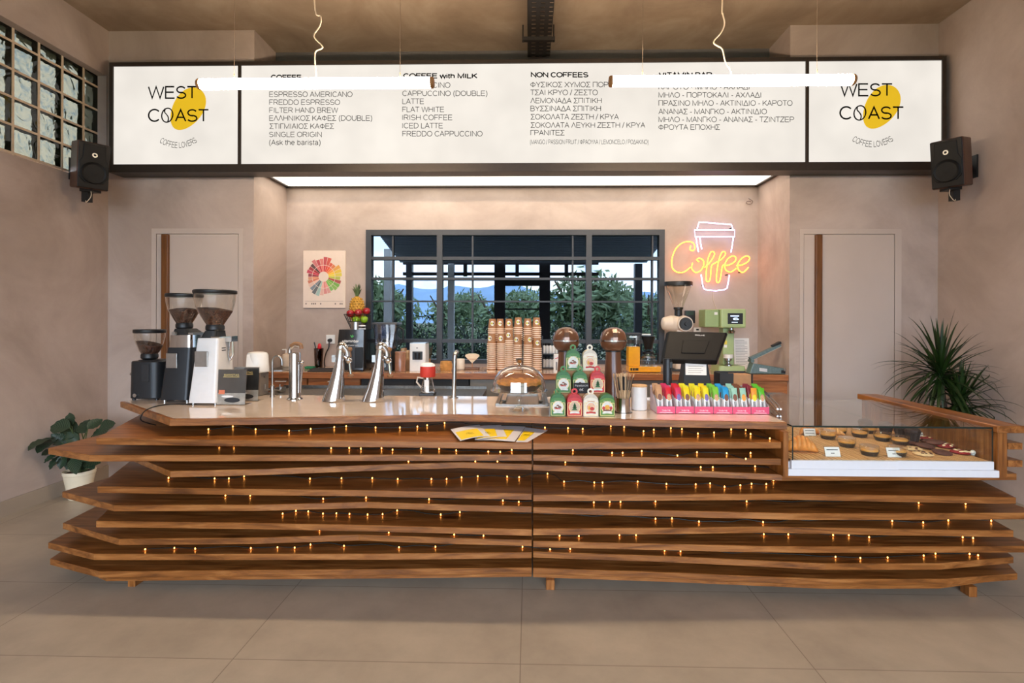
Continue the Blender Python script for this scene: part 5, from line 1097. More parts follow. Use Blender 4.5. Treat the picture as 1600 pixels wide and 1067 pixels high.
# ------------------------------------------------------------------ gift boxes stacked in three rows
GB = {'green': ((70, 128, 62), (46, 108, 52)), 'red': ((206, 50, 50), (184, 28, 36)), 'white': ((236, 228, 208), (214, 204, 186)), 'gold': ((96, 142, 56), (50, 104, 44))}
CREAM = mat('box_cream', (238, 214, 150), .5, var=.05); SNOW = mat('box_pale_print', (224, 224, 216), .5, var=.12, vscale=60); HUTB = mat('box_brown_print', (120, 70, 44), .5, var=.3, vscale=80); PINE = mat('box_green_print', (44, 98, 48), .5, var=.2, vscale=80); REDP = mat('box_red_print', (190, 50, 44), .5, var=.2, vscale=80); GOLDP = mat('box_gold_print', (224, 164, 60), .5, var=.25, vscale=60)
def gift_box(kind, px, z, y, label):
    w_ = .0415; d_ = .07; h = .098; x = at(px, 600, y).x
    t = thing('gift_box', label, 'gift box', (x, y, z), group='small panettone gift boxes in a pyramid')
    a = mat('box_'+kind, GB[kind][0], .45, var=.06, vscale=40); b = mat('box_roof_'+kind, GB[kind][1], .45, var=.1, vscale=40)
    MB(a).box(-w_, w_, .001, d_, 0, h-.012).build('body', t, smooth=0, bevel=.001, bseg=1)
    arch = [(-w_, h-.012)]+[(w_*.96*math.cos(q), h-.012+.036*math.sin(q)) for q in [PI-PI*j/14 for j in range(15)]]+[(w_, h-.012)]
    MB(b).prism(arch, .004, d_-.002, 'y').build('arched_roof', t, smooth=30)
    front = [(-w_, 0), (w_, 0), (w_, h-.016)]+[(w_*.98*math.cos(q), h-.02+.024*math.sin(q)) for q in [PI*j/14 for j in range(15)]]+[(-w_, h-.016)]
    MB(a).prism(front, -.0006, .001, 'y').build('front_panel', t, smooth=0)
    # ring grip
    cz_ = h+.036; w = MB(a if kind != 'gold' else CREAM); n_ = 22
    if kind != 'gold':
        R = []
        for j in range(n_):
            c_, s_ = math.cos(2*PI*j/n_), math.sin(2*PI*j/n_); R.append([(.018*c_, .02, cz_+.018*s_), (.0085*c_, .02, cz_+.0085*s_), (.0085*c_, .024, cz_+.0085*s_), (.018*c_, .024, cz_+.018*s_)])
        w.rings(R+[R[0]], cap=False); w.build('ring_grip', t, smooth=0)
    w = MB(CREAM); y_ = -.0012
    for q in (((-w_+.002, .003), (w_-.002, .006)), ((-w_+.002, h-.026), (w_-.002, h-.023)), ((-w_+.002, .003), (-w_+.005, h-.023)), ((w_-.005, .003), (w_-.002, h-.023))): (x0, z0), (x1, z1) = q; w.quad((x0, y_, z0), (x1, y_, z0), (x1, y_, z1), (x0, y_, z1))
    w.slab((0, .05), .0325, .034, y_-.0001, y_); w.build('printed_border', t, smooth=0)
    w = MB(SNOW if kind != 'red' else mat('box_tan_print', (206, 178, 150), .5, var=.1)); y_ = -.0016; w.disc((0, .05), .0285, .03, y_)
    y_ = -.0019
    if kind == 'green':
        w.use(HUTB)
        for x0, z0, s_ in ((-.012, .042, 1), (.009, .044, 1.1), (-.001, .055, .8)): w.f([w.v((x0-.011*s_, y_, z0)), w.v((x0+.011*s_, y_, z0)), w.v((x0+.006*s_, y_, z0+.01*s_)), w.v((x0-.006*s_, y_, z0+.01*s_))])
        w.use(REDP); w.quad((-.016, y_-.0002, .038), (.015, y_-.0002, .038), (.015, y_-.0002, .043), (-.016, y_-.0002, .043))
    elif kind == 'red':
        w.use(PINE)
        for z0, s_ in ((.033, 1), (.045, .8), (.056, .55)): w.f([w.v((-.017*s_, y_, z0)), w.v((.017*s_, y_, z0)), w.v((0, y_, z0+.02))])
    elif kind == 'white':
        w.use(mat('box_peach_print', (226, 184, 150), .5, var=.2, vscale=50)); w.disc((0, .05), .024, .025, y_); w.use(REDP); w.disc((.006, .042), .012, .01, y_-.0002, 14); w.use(GOLDP); w.disc((-.01, .046), .006, .012, y_-.0002, 12)
    else:
        w.use(GOLDP); w.disc((0, .05), .014, .014, y_); w.use(REDP); w.disc((-.02, .046), .008, .01, y_, 12); w.disc((.02, .046), .008, .01, y_, 12); w.use(HUTB); w.quad((-.024, y_-.0002, .03), (.024, y_-.0002, .03), (.022, y_-.0002, .038), (-.022, y_-.0002, .038))
    w.build('medallion', t, smooth=0)
    w = MB(SNOW if kind != 'white' else REDP); y_ = -.0024
    w.f([w.v(v) for v in ((-.026, y_, .014), (0, y_, .017), (.026, y_, .014), (.026, y_, .024), (0, y_, .027), (-.026, y_, .024))]); 
    add_text(w, 'Panettone', lambda x0, z0, q: (x0, y_, h-.018+z0), .04, .006, .14, 'c'); w.build('banner', t, smooth=0)
    return t
yb0 = onz(910, 650.6, CT).y; z0 = CT+.0012
for kind, px, lb in (('green', 872, 'green gift box at the cake-stand end of the bottom row'), ('red', 898, 'red gift box in the bottom row'), ('white', 923.5, 'white gift box in the bottom row'), ('gold', 949, 'green and gold gift box without a ring, beside the stirrer cup')): gift_box(kind, px, z0, yb0, lb)
y1 = yb0+.085; z1 = at(905, 614, y1).z
for kind, px, lb in (('green', 880.5, 'green gift box at the cake-stand end of the middle row'), ('green', 906.5, 'green gift box behind the small black chalk sign'), ('red', 934, 'red gift box in the middle row')): gift_box(kind, px, z1, y1, lb)
y2 = y1+.085; z2_ = at(905, 579, y2).z
for kind, px, lb in (('green', 895.5, 'green gift box on the top row'), ('white', 922, 'white gift box on the top row')): gift_box(kind, px, z2_, y2, lb)
# kraft steps the upper rows stand on
KRAFT = mat('kraft_card', (176, 132, 92), .8, var=.08)
xk = at(905, 640, y1).x
t = thing('display_step', 'low kraft cardboard step under the middle row of gift boxes', 'display step', (xk-.002, y1+.04, z0)); MB(KRAFT).box(-.14, .14, -.042, .042, 0, z1-z0-.0012).build('box', t, smooth=0, bevel=.001)
MB(KRAFT).box(-.14, .14, -.0422, -.0416, z1-z0-.03, z1-z0-.004).build('flap', t, smooth=0)
t = thing('display_step', 'tall kraft cardboard step under the two topmost gift boxes', 'display step', (xk+.003, y2+.042, z0)); MB(KRAFT).box(-.1, .1, -.041, .045, 0, z2_-z0-.0012).build('box', t, smooth=0, bevel=.001)
MB(KRAFT).box(-.1, .1, -.0414, -.0408, z2_-z0-.03, z2_-z0-.004).build('flap', t, smooth=0)
# chalk sign
yc = y1-.02; pc = at(908.5, 612.5, yc); t = thing('chalk_sign', 'small black handwritten price sign among the gift boxes', 'sign', pc)
w = MB(mat('slate', (24, 24, 26), .7)); w.box(-.045, .042, -.002, .002, -.006, .052); w.build('slate', t, smooth=0)
w = MB(mat('chalk', (226, 226, 222), .9, var=0)); add_text(w, 'Panettoncini', lambda x, y, q: (x, -.0024, .031+y+x*.03), .072, .012, .09, 'c'); add_text(w, '6€', lambda x, y, q: (x, -.0024, .006+y), .022, .015, .09, 'c'); w.build('lettering', t, smooth=0)
w = MB(BLACK); w.cyl((-.03, .004, -.006), (-.03, .004, .02), .002, seg=8); w.build('clip', t)

# ------------------------------------------------------------------ stirrers in a steel cup, white canister
p = T(975.5, 646.5, .042); t = thing('steel_cup', 'shiny steel cup holding wooden stirrers', 'cup', p)
MB(mat('cup_steel', (170, 166, 162), .2, 1.0, var=.03)).lathe([(.001, 0), (.054, 0), (.054, .003), (.043, .005), (.0425, .082), (.0435, .085), (.0415, .085), (.041, .008), (.001, .008)], seg=36).build('body', t)
STK = mat('birch_stick', (206, 172, 132), .7, var=.12, vscale=40); STK2 = mat('stick_print', (40, 36, 34), .7, var=.1)
w = MB(STK); w.box(-.003, .003, -.0009, .0009, 0, .215); stk2 = w.mesh('stirrer', 0)
w = MB(STK); w.box(-.0028, .0028, -.0009, .0009, 0, .12); w.box(-.0032, .0032, -.0009, .0009, .198, .215); w.use(STK2); w.box(-.0032, .0032, -.00095, .00095, .12, .198)
stk = w.mesh('stirrer', 0); rr = random.Random(12)
for k in range(44):
    a, q = rr.uniform(0, 2*PI), .034*rr.random()**.5
    b = Vector((q*math.cos(a)*.6, q*math.sin(a)*.6, .0095)); tp = Vector((q*math.cos(a)*1.5+rr.uniform(-.022, .022), q*math.sin(a)*.9, .2))
    tp.x = max(-.075, min(.058, tp.x)); dv = (tp-b).normalized(); qq = dv.to_track_quat('Z', 'Y')
    o = bpy.data.objects.new('wooden_stirrer', stk if k % 2 else stk2); COL.objects.link(o); o.location = p+b; o.rotation_mode = 'QUATERNION'; o.rotation_quaternion = qq @ Euler((0, 0, rr.uniform(-.6, .6))).to_quaternion()
    tag(o, 'birch stirrer with a dark printed band standing in the steel cup' if k % 2 else 'plain unprinted birch stirrer standing in the steel cup', 'stirrer', 'printed stirrers in the steel cup' if k % 2 else 'plain stirrers in the steel cup')
p = T(1001, 642, .045); t = thing('canister', 'white ribbed canister with a wooden lid beside the stirrers', 'canister', p)
w = MB(WHITE); R = []
for r, z in [(.001, 0), (.043, 0), (.046, .004)]+[(.046+.0006*(k % 2), .008+.0052*k) for k in range(24)]+[(.046, .136), (.001, .136)]: R.append([(r*math.cos(2*PI*j/36), r*math.sin(2*PI*j/36), z) for j in range(36)])
w.rings(R); w.build('body', t)
MB(BAMB).lathe([(.001, .1362), (.046, .1362), (.047, .138), (.047, .145), (.045, .147), (.001, .147)], seg=36).build('lid', t)

# ------------------------------------------------------------------ six pink trays of snack bars
PINK = mat('pink_card', (232, 84, 124), .5, var=.04); PINKL = mat('pink_card_print', (250, 196, 208), .5, var=.03); CLR = mat('tray_back_print', (206, 190, 196), .5, var=.15, vscale=30)
FL = {'tan': (196, 150, 110), 'red': (206, 34, 48), 'pink': (206, 50, 90), 'yellow': (236, 206, 20), 'lemon': (226, 214, 40), 'lime': (124, 190, 60), 'blue': (40, 150, 206), 'mint': (150, 196, 176), 'orange': (230, 150, 50), 'maroon': (130, 44, 56), 'green': (90, 180, 40), 'brown': (120, 72, 48), 'purple': (120, 100, 160)}
bar_me = {}
def bar_mesh(col, pic):
    if (col, pic) in bar_me: return bar_me[(col, pic)]
    A = mat('wrapper_'+col, FL[col], .35, var=.06); B = mat('wrapper_white', (232, 232, 230), .35, var=.03); C = mat('bar_pic_'+pic, FL[pic], .5, var=.35, vscale=70)
    w = MB(B); hw = .0165
    sec = lambda z, d, x: [(-x, -d*.4, z), (-x*.6, -d, z), (x*.6, -d, z), (x, -d*.4, z), (x, d*.4, z), (x*.6, d, z), (-x*.6, d, z), (-x, d*.4, z)]
    w.rings([sec(0, .001, hw), sec(.01, .006, hw*.97), sec(.078, .0085, hw)], cap=True); w.use(A); w.rings([sec(.0781, .0085, hw), sec(.118, .008, hw*.97), sec(.132, .004, hw), sec(.144, .001, hw)], cap=True)
    w.use(C); w.disc((0, .088), .0115, .02, -.0092, 14); w.use(INK)
    for x in (-.008, -.004, .001): w.quad((x, -.0091, .036), (x+.0022, -.0091, .036), (x+.0022, -.0093, .066), (x, -.0093, .066))
    bar_me[(col, pic)] = w.mesh('snack_bar', 50); return bar_me[(col, pic)]
yb = onz(1110, 647, CT).y+.0; xs = [onz(x, 647, CT).x for x in (1027, 1056.5, 1085.5, 1115, 1144.5, 1172.7, 1201)]
rows = [[('tan', 'brown'), ('red', 'tan')], [('pink', 'purple'), ('yellow', 'brown')], [('yellow', 'tan'), ('lemon', 'purple')], [('lime', 'tan'), ('blue', 'brown')], [('mint', 'brown'), ('mint', 'orange')], [('orange', 'yellow'), ('green', 'tan')]]
back = [['tan', 'pink'], ['red', 'lemon'], ['lemon', 'yellow'], ['lime', 'blue'], ['mint', 'brown'], ['maroon', 'green']]
names = ['first pink snack-bar tray, with tan and red wrappers, beside the white canister', 'pink snack-bar tray with magenta and yellow wrappers, second from the canister', 'pink snack-bar tray with all-yellow wrappers', 'pink snack-bar tray with a bright blue wrapper', 'pink snack-bar tray with pale mint wrappers', 'pink snack-bar tray with orange and green wrappers, beside the tongs']
for i in range(6):
    a, b = xs[i], xs[i+1]-.0015; hw = (b-a)/2-.001; dpt = .17; h0 = .041; h1 = .14
    t = thing('snack_tray', names[i], 'snack tray', ((a+b)/2, yb, CT+.0012), group='pink snack-bar trays')
    w = MB(PINK); w.box(-hw, hw, 0, .0012, 0, h0); w.box(-hw, hw, 0, dpt, 0, .0012); w.build('tray', t, smooth=0)
    w = MB(CLR)
    for x in (-hw, hw-.001): w.prism([(.0013, .0013), (dpt, .0013), (dpt, h1), (.0013, h0)], x, x+.001, 'x')
    w.box(-hw, hw, dpt-.001, dpt, .0013, h1); w.build('side_cards', t, smooth=0)
    w = MB(PINKL); add_text(w, 'bars', lambda x, y, q: (x, -.0004, .014+y), .05, .011, .2, 'c'); w.quad((-hw*.8, -.0004, .004), (hw*.8, -.0004, .004), (hw*.6, -.0004, .009), (-hw*.6, -.0004, .009)); w.build('printing', t, smooth=0)
    for j in (0, 1):
        for r in range(5):
            col, pic = rows[i][j] if r == 0 else (back[i][j], rows[i][j][1])
            o = bpy.data.objects.new('snack_bar', bar_mesh(col, pic)); COL.objects.link(o)
            o.location = ((a+b)/2+(-.5+j)*hw*.98, yb+.016+.029*r, CT+.003+.0025*r); o.rotation_euler = (-.2+random.uniform(-.03, .03), random.uniform(-.05, .05), random.uniform(-.06, .06))
            side = ('canister side', 'tongs side')[j]
            row = ('front', 'second', 'middle', 'fourth', 'hindmost')[r]
            tag(o, '%s-wrapped snack bar, %s on the %s of the %s tray' % (col, row, side, ('first pink', 'second pink', 'all-yellow', 'blue and green', 'mint', 'orange and green')[i]), 'snack bar', 'snack bars in the pink trays')
# tongs
a, b = onz(1217.5, 639.5, CT+.012), onz(1192.5, 612, CT+.012); t = thing('serving_tongs', 'steel serving tongs lying on the counter beside the glass case', 'tongs', (a.x, a.y, CT+.001)); d = b-a
for s_ in (-1, 1):
    n_ = Vector((d.y, -d.x, 0)).normalized()*s_
    w = MB(STEEL); pts = [d*.0+n_*.008, d*.18+n_*.011, d*.6+n_*.009, d*.95+n_*.004, d*1.0]; w.tube([Vector((q.x, q.y, .012+(.006 if 0 < i < 4 else 0))) for i, q in enumerate(pts)], [.006, .0045, .0045, .0045, .0045], 8); w.build('arm', t)
MB(BLACK).tube([Vector((d.x*.62, d.y*.62, .02)), Vector((d.x*.9, d.y*.9, .019))], .0095, 8).build('grip', t)

# ------------------------------------------------------------------ till, seen from behind
p = T(1090, 622, .0); t = thing('till_terminal', 'black touch-screen till seen from behind on a charcoal stand', 'till', p); Y0 = p.y
def L3(px, py, y): q = at(px, py, y); return Vector((q.x-p.x, q.y-p.y, q.z-p.z))
fr_ = [L3(1032, 567, Y0-.02), L3(1120, 569, Y0-.02), L3(1137, 522, Y0+.12), L3(1041, 520, Y0+.12)]; nrm = (fr_[1]-fr_[0]).cross(fr_[3]-fr_[0]).normalized(); cc = sum(fr_, Vector())/4
if nrm.y > 0: nrm = -nrm
w = MB(mat('till_black', (15, 15, 16), .5, var=.08, spec=.25)); back_ = [cc+(v-cc)*.93+nrm*.035 for v in fr_]; w.rings([[v-nrm*.012 for v in fr_], fr_, back_]); w.build('screen_housing', t, smooth=0, bevel=.006)
w = MB(mat('till_black', (0, 0, 0))); mid = [cc+(v-cc)*.42+nrm*.05-Vector((0, 0, .015)) for v in fr_]; w.rings([[v-nrm*.02 for v in mid], mid]); w.build('rear_cover', t, smooth=0, bevel=.004)
ux = (back_[1]-back_[0]).normalized(); uy = (back_[3]-back_[0]); uy = (uy-ux*uy.dot(ux)).normalized()
w = MB(mat('silver_print', (206, 206, 208), .4, var=0)); org = back_[3]+(back_[2]-back_[3])*.52-uy*.035+nrm*.0008; add_text(w, 'PROLINE', lambda x, y, q: org+ux*x+uy*y, .066, .011, .2, 'c'); w.build('lettering', t, smooth=0)
a_, b_, c_, d_ = L3(1070, 556, Y0-.005), L3(1104, 556, Y0-.005), L3(1116, 632, Y0-.09), L3(1066, 632, Y0-.09); c_.z = d_.z = .001
w = MB(CHAR); off = Vector((0, .16, 0)); w.rings([[d_, c_, c_+off, d_+off], [a_, b_, b_+Vector((0, .06, 0)), a_+Vector((0, .06, 0))]]); w.build('stand', t, smooth=0, bevel=.006)
e1 = (a_-d_); pu = (c_-d_).normalized(); nn = pu.cross(e1).normalized(); nn = nn if nn.y < 0 else -nn
w = MB(PAPER); q0 = d_+e1*.56+pu*.012+nn*.002; e1n = e1.normalized(); w.rings([[q0, q0+pu*.14-e1n*.002, q0+pu*.135+e1n*.072, q0+e1n*.08-pu*.006], [v+nn*.001 for v in (q0, q0+pu*.14-e1n*.002, q0+pu*.135+e1n*.072, q0+e1n*.08-pu*.006)]]); w.build('note_paper', t, smooth=0)
w = MB(INK)
for k in range(4): s_ = q0+nn*.0014+e1n*(.058-.014*k)+pu*.015; w.quad(s_, s_+pu*(.1-.012*(k % 2)), s_+pu*(.1-.012*(k % 2))+e1n*.0016, s_+e1n*.0016)
w.build('note_lines', t, smooth=0)
p = T(1044, 631, .02); t = thing('customer_display_pole', 'short charcoal pole display beside the till', 'pole display', p); zt_ = at(1044, 560, p.y).z-p.z
MB(CHAR).lathe([(.001, 0), (.045, 0), (.045, .012), (.028, .016), (.0275, zt_-.01), (.024, zt_), (.001, zt_)], seg=24).build('pole', t)
MB(BLACK).box(.005, .024, -.032, -.02, zt_-.06, zt_-.02).build('display_window', t, smooth=0, bevel=.002)
# napkin holder
p = T(1148, 622, .02); zt_ = at(1148, 582, p.y).z-p.z; t = thing('napkin_holder', 'black box of kraft napkins behind the snack trays', 'napkin holder', p); hw = 25*p.y/F
w = MB(BLACKM); w.box(-hw, -hw+.006, -.05, .07, 0, zt_); w.box(hw-.006, hw, -.05, .07, 0, zt_-.004); w.box(-hw+.006, hw-.006, .06, .07, 0, zt_+.004); w.box(-hw+.006, hw-.006, -.05, .06, 0, .006); w.box(-hw+.006, -.02, -.05, -.044, .006, zt_); w.build('holder', t, smooth=0)
MB(KRAFT).box(-.018, hw-.008, -.042, .055, .007, zt_-.008).build('napkins', t, smooth=0, bevel=.003)
# ------------------------------------------------------------------ back counter in the recess
ZK = EYE-(585.5-CY)/F*YW*1.0
ZK = onz(820, 585, .96).y and .956
bx0, bx1 = RXL+.004, RXR-.004; YK = YW+.004
BSTONE = mat('back_counter_top', (196, 160, 128), .14, var=.04, vscale=10, coat=.3)
t = thing('back_counter', 'long back worktop with an oak front edge under the bar window', 'worktop', ((bx0+bx1)/2, YK, 0)); hw = (bx1-bx0)/2
MB(BSTONE).box(-hw, hw, .02, YR-YK-.003, ZK-.05, ZK).build('worktop', t, smooth=0)
MB(WOODB).box(-hw, hw, 0, .0195, ZK-.052, ZK+.0006).build('front_edge', t, smooth=0, bevel=.0015, bseg=1)
HND = mat('white_handle', (224, 220, 214), .3, .3, var=0)
def cab(px0, px1, label, kind='wood', n=2):
    a, b = at(px0, 600, YK+.03).x, at(px1, 600, YK+.03).x
    t = thing('back_cabinet', label, 'cabinet', ((a+b)/2, YK+.03, 0), group='cabinets under the back worktop'); h = (b-a)/2-.001
    m = {'wood': WOODB, 'black': BLACKM, 'grey': mat('grey_panel', (128, 122, 114), .5, .2)}[kind]
    MB(m).box(-h, h, .02, .58, .08, ZK-.054).build('body', t, smooth=0)
    for k in range(n):
        x0, x1 = -h+2*h*k/n+.002, -h+2*h*(k+1)/n-.002
        d = MB(m).box(x0, x1, 0, .0195, ZK-.22, ZK-.058).build('drawer' if kind == 'wood' else 'door', t, smooth=0, bevel=.002, bseg=1)
        MB(m).box(x0, x1, 0, .0195, .1, ZK-.224).build('door', t, smooth=0, bevel=.002, bseg=1)
        if kind == 'wood':
            w = MB(HND); xc = (x0+x1)/2; w.box(xc-.05, xc+.05, -.022, -.014, ZK-.085, ZK-.077); w.box(xc-.05, xc-.042, -.014, 0, ZK-.085, ZK-.077); w.box(xc+.042, xc+.05, -.014, 0, ZK-.085, ZK-.077); w.build('handle', d, smooth=0)
        elif kind == 'black':
            w = MB(HND); w.box(x0+.03, x1-.03, -.012, 0, ZK-.16, ZK-.13); w.build('handle_strip', d, smooth=0)
    return t
cab(400, 480, 'oak drawer unit at the sink end of the back worktop', n=1); cab(481, 563, 'oak drawer unit under the drain mat, beside the black fridge', n=1); cab(564, 733, 'black under-counter fridge between the oak drawers and the grey panel', 'black', 2)
cab(734, 1080, 'grey panelled cabinet under the paper cup stacks', 'grey', 3); cab(1081, 1231, 'oak drawer unit under the heat sealer', n=1)
def B(px, py, dy=0): p = onz(px, py, ZK); y = min(max(p.y, YK+.06), YR-.09)+dy; q = at(px, py, y); return Vector((q.x, y, ZK+.0008))
def BY(px, y): return Vector((at(px, 560, y).x, y, ZK+.0008))
def zz(py, y): return at(800, py, y).z-ZK        # height above the back worktop of a pixel row at depth y

# steel sink bowl, soap bottle, tool cup, sponge, drain mat
p = BY(437, 4.98); t = thing('sink_bowl', 'steel sink set in the back worktop below the soap bottle', 'sink', p)
w = MB(STEEL); w.lathe([(.19, .0005), (.2, .0005), (.2, .005), (.185, .005), (.17, .0015), (.001, .0012)], seg=40); w.build('rim', t)
MB(CHAR).lathe([(.001, .0014), (.03, .0014), (.03, .003), (.001, .003)], seg=20).build('drain', t)
p = BY(447, 5.2); t = thing('soap_bottle', 'cream soap bottle with pump on the back worktop in the recess corner', 'bottle', p)
MB(mat('cream_bottle', (214, 190, 164), .4)).lathe([(.001, 0), (.036, 0), (.04, .01), (.04, .11), (.034, .125), (.014, .13), (.014, .14), (.001, .14)], seg=24).build('body', t)
w = MB(WHITE); w.cyl((0, 0, .14), (0, 0, .175), .006, seg=10); w.cyl((0, 0, .172), (-.035, -.01, .17), .006, seg=10); w.build('pump', t)
p = BY(498, 5.12); t = thing('tool_cup', 'clear brown plastic cup with spatulas on the drain side', 'cup', p)
MB(glassmat('brown_clear_plastic', (176, 140, 116), .1, .5, 3)).lathe([(.001, 0), (.036, 0), (.046, .19), (.043, .19), (.034, .004), (.001, .004)], seg=28).build('cup', t)
MB(BLACK).tube([(.0, .0, .02), (-.02, 0, .15), (-.045, 0, .25)], .006, 8).build('black_spatula', t)
w = MB(mat('red_rubber', (204, 30, 38), .45)); w.cyl((.005, 0, .17), (.008, 0, .2), .014, .02); w.ball((.008, 0, .21), (.02, .008, .03)); w.build('red_spatula', t)
MB(CHAR).cyl((.008, .004, .006), (.01, .004, .17), .012).build('whisk_handle', t)
p = BY(484.5, 5.02); t = MB(mat('green_sponge', (40, 124, 86), .9, var=.15, bump=.5)).box(-.045, .045, -.03, .03, 0, .022).build('sponge', None, p, smooth=0, bevel=.006); tag(t, 'green sponge beside the tool cup', 'sponge')
a, b, c, d = B(480, 583), B(523, 583), B(521, 576), B(489, 576); t = MB(BLACKM); t.prism([(v.x-a.x, v.y-a.y) for v in (a, b, c, d)], 0, .008); tag(t.build('drain_mat', None, a, smooth=0, bevel=.002), 'black rubber drain mat in front of the black juicer', 'mat')
# socket with plug and cord
c = at(517, 530, YR-.002); t = thing('wall_socket', 'white double wall socket on the recess wall beside the juicer', 'socket', c)
MB(WHITE).box(-.045, .045, -.012, 0, -.045, .045).build('plate', t, smooth=0, bevel=.003)
t2 = thing('power_plug', 'black power plug and cord hanging from the wall socket', 'plug', c+Vector((.0, -.013, -.02)))
MB(BLACK).cyl((0, 0, .01), (0, -.04, .01), .02, .016, seg=16).build('plug', t2)
w = MB(BLACK); q = smooth_path([(0, -.035, .005), (0, -.045, -.06), (-.03, -.04, -.12), (-.05, -.03, -.2), (-.045, -.02, zz(577, YR)-(c.z-ZK)+.03)]); w.tube(q, .006, 8); w.build('cord', t2)

# black cold-press juicer with its fruit basket
yj_ = 4.78; x0, x1 = at(523, 560, yj_).x, at(569, 560, yj_).x; p = Vector(((x0+x1)/2, yj_, ZK+.0008)); hwj = (x1-x0)/2; hj = zz(516, yj_)
t = thing('juicer', 'glossy black juicer with green leaf logo under the fruit basket', 'juicer', p)
w = taper(MB(mat('gloss_black', (30, 28, 28), .22, var=.04, coat=.3)), -hwj, hwj, 0, .34, .012, -hwj*.84, hwj*.98, .03, .33, hj, .02); w.build('body', t)
MB(BLACK).box(hwj*.35, hwj*.9, -.002, .02, .03, hj*.58).build('dispensing_bay', t, smooth=0, bevel=.006)
w = MB(WHITE); fy = lambda z: .0-.0012+.03*(z-.012)/(hj-.012)
add_text(w, 'vitaminbar', lambda x, y, q: (-hwj*.55+x, fy(hj*.69+y), hj*.69+y), hwj*1.15, .026, .16); add_text(w, 'the real juice bar', lambda x, y, q: (-hwj*.55+x, fy(hj*.61+y), hj*.61+y), hwj*1.08, .011, .16); w.build('lettering', t, smooth=0)
w = MB(mat('logo_green', (70, 160, 80), .5, var=0))
for ang in (-.5, .25, .9): 
    cx_, cz_ = hwj*.1+math.sin(ang)*.012, hj*.81+math.cos(ang)*.012; w.disc((cx_, cz_), .0045, .015, fy(cz_)-.001, 12, -ang)
w.build('leaf_logo', t, smooth=0)
w = MB(STEEL); w.lathe([(.001, hj), (.045, hj), (.045, hj+.07), (.042, hj+.07), (.041, hj+.006), (.001, hj+.006)], (hwj*.2, .1, 0), 28); w.build('feed_chute', t)
w = MB(WHITE); w.box(hwj*.5, hwj*.97, .05, .06, hj+.002, hj+.012); w.box(hwj*.5, hwj*.97, .05, .06, hj+.03, hj+.04); w.build('label_rail', t, smooth=0)
feet(t, BLACK, -hwj+.03, hwj-.03, .04, .3)
bp = Vector((at(558.5, 505, 4.98).x, 4.98, ZK+hj+.003)); zb_ = bp.z
bt = thing('fruit_basket', 'black wire basket of fruit on top of the juicer', 'basket', bp); BW = MB(BLACK)
hb = .14; r0_, r1_ = .06, .125
for k in range(26):
    a = 2*PI*k/26; BW.tube([(r0_*math.cos(a), r0_*math.sin(a), .003), (r1_*math.cos(a), r1_*math.sin(a), hb)], .0022, 5)
BW.build('wire_side', bt)
w = MB(BLACK)
for r, z in ((r0_, .003), ((r0_+r1_)/2, hb/2), (r1_, hb)): w.tube([(r*math.cos(2*PI*j/32), r*math.sin(2*PI*j/32), z) for j in range(32)], .0032, 6, closed=True)
w.build('wire_ring', bt); MB(BLACK).lathe([(.001, .001), (r0_, .001), (r0_, .005), (.001, .005)], seg=30).build('basket_floor', bt)
APR = mat('apple_red', (150, 28, 34), .25, var=.35, vscale=18, stretch=(1, 1, .4)); APG = mat('apple_green', (134, 172, 34), .25, var=.15, vscale=14); STEM = mat('stem', (84, 60, 34), .8)
def apple(name, m, px, py, y, label, cat, r=.037):
    c = at(px, py, y); t = thing(name, label, cat, (c.x, c.y, c.z-r*.9), group='apples in the basket')
    MB(m).lathe([(.003, .006), (r*.4, 0), (r*.85, r*.45), (r, r), (r*.88, r*1.5), (r*.45, r*1.82), (r*.14, r*1.72), (.001, r*1.6)], seg=24).build('flesh', t, smooth=80)
    MB(STEM).cyl((0, 0, r*1.6), (.004, 0, r*2.05), .002, seg=6).build('stem', t); return t
yb_ = 4.98
apple('apple', APR, 547.5, 490, yb_-.05, 'red apple at the outer side of the basket under the pineapple', 'apple'); apple('apple', APR, 560, 489, yb_-.045, 'red apple in the middle of the basket under the pineapple', 'apple'); apple('apple', APR, 572.5, 486.5, yb_+.0, 'red apple at the window side of the basket', 'apple')
apple('apple', APG, 556.3, 500.5, yb_-.06, 'green apple low in the middle of the basket', 'apple'); apple('apple', APG, 569, 499.5, yb_-.05, 'green apple low at the window side of the basket', 'apple')
pp = at(557.8, 487, yb_+.05); t = thing('pineapple', 'ripe pineapple standing upright in the fruit basket', 'pineapple', (pp.x, yb_+.05, zb_+.05))
ztop = at(558, 463, yb_+.05).z-zb_-.05; PINM = mat('pineapple_skin', (196, 146, 50), .6, var=.3, vscale=40); PIND = mat('pineapple_eye', (96, 70, 32), .7, var=.3)
w = MB(PINM); n_ = 11; R = []
def prad(u): return .066*math.sqrt(max(.06, 1-abs(2*u-1.0)**2.6))
for k in range(25): u = k/24; R.append([(prad(u)*math.cos(2*PI*j/36), prad(u)*math.sin(2*PI*j/36), ztop*u) for j in range(36)])
w.rings(R)
for k in range(1, n_):
    for j in range(13):
        a = 2*PI*(j+.5*(k % 2))/13; u = k/n_; r = prad(u); c = Vector((r*math.cos(a), r*math.sin(a), ztop*u)); w.use(PINM); w.ball(c, (.0105, .0105, .0095), 6, 4); w.use(PIND); w.ball(c*1.0+Vector((math.cos(a), math.sin(a), 0))*.009, (.0035, .0035, .003), 5, 4)
w.build('body', t, smooth=60)
w = MB(mat('pineapple_leaf', (98, 116, 74), .6, var=.25, vscale=20)); rr = random.Random(8)
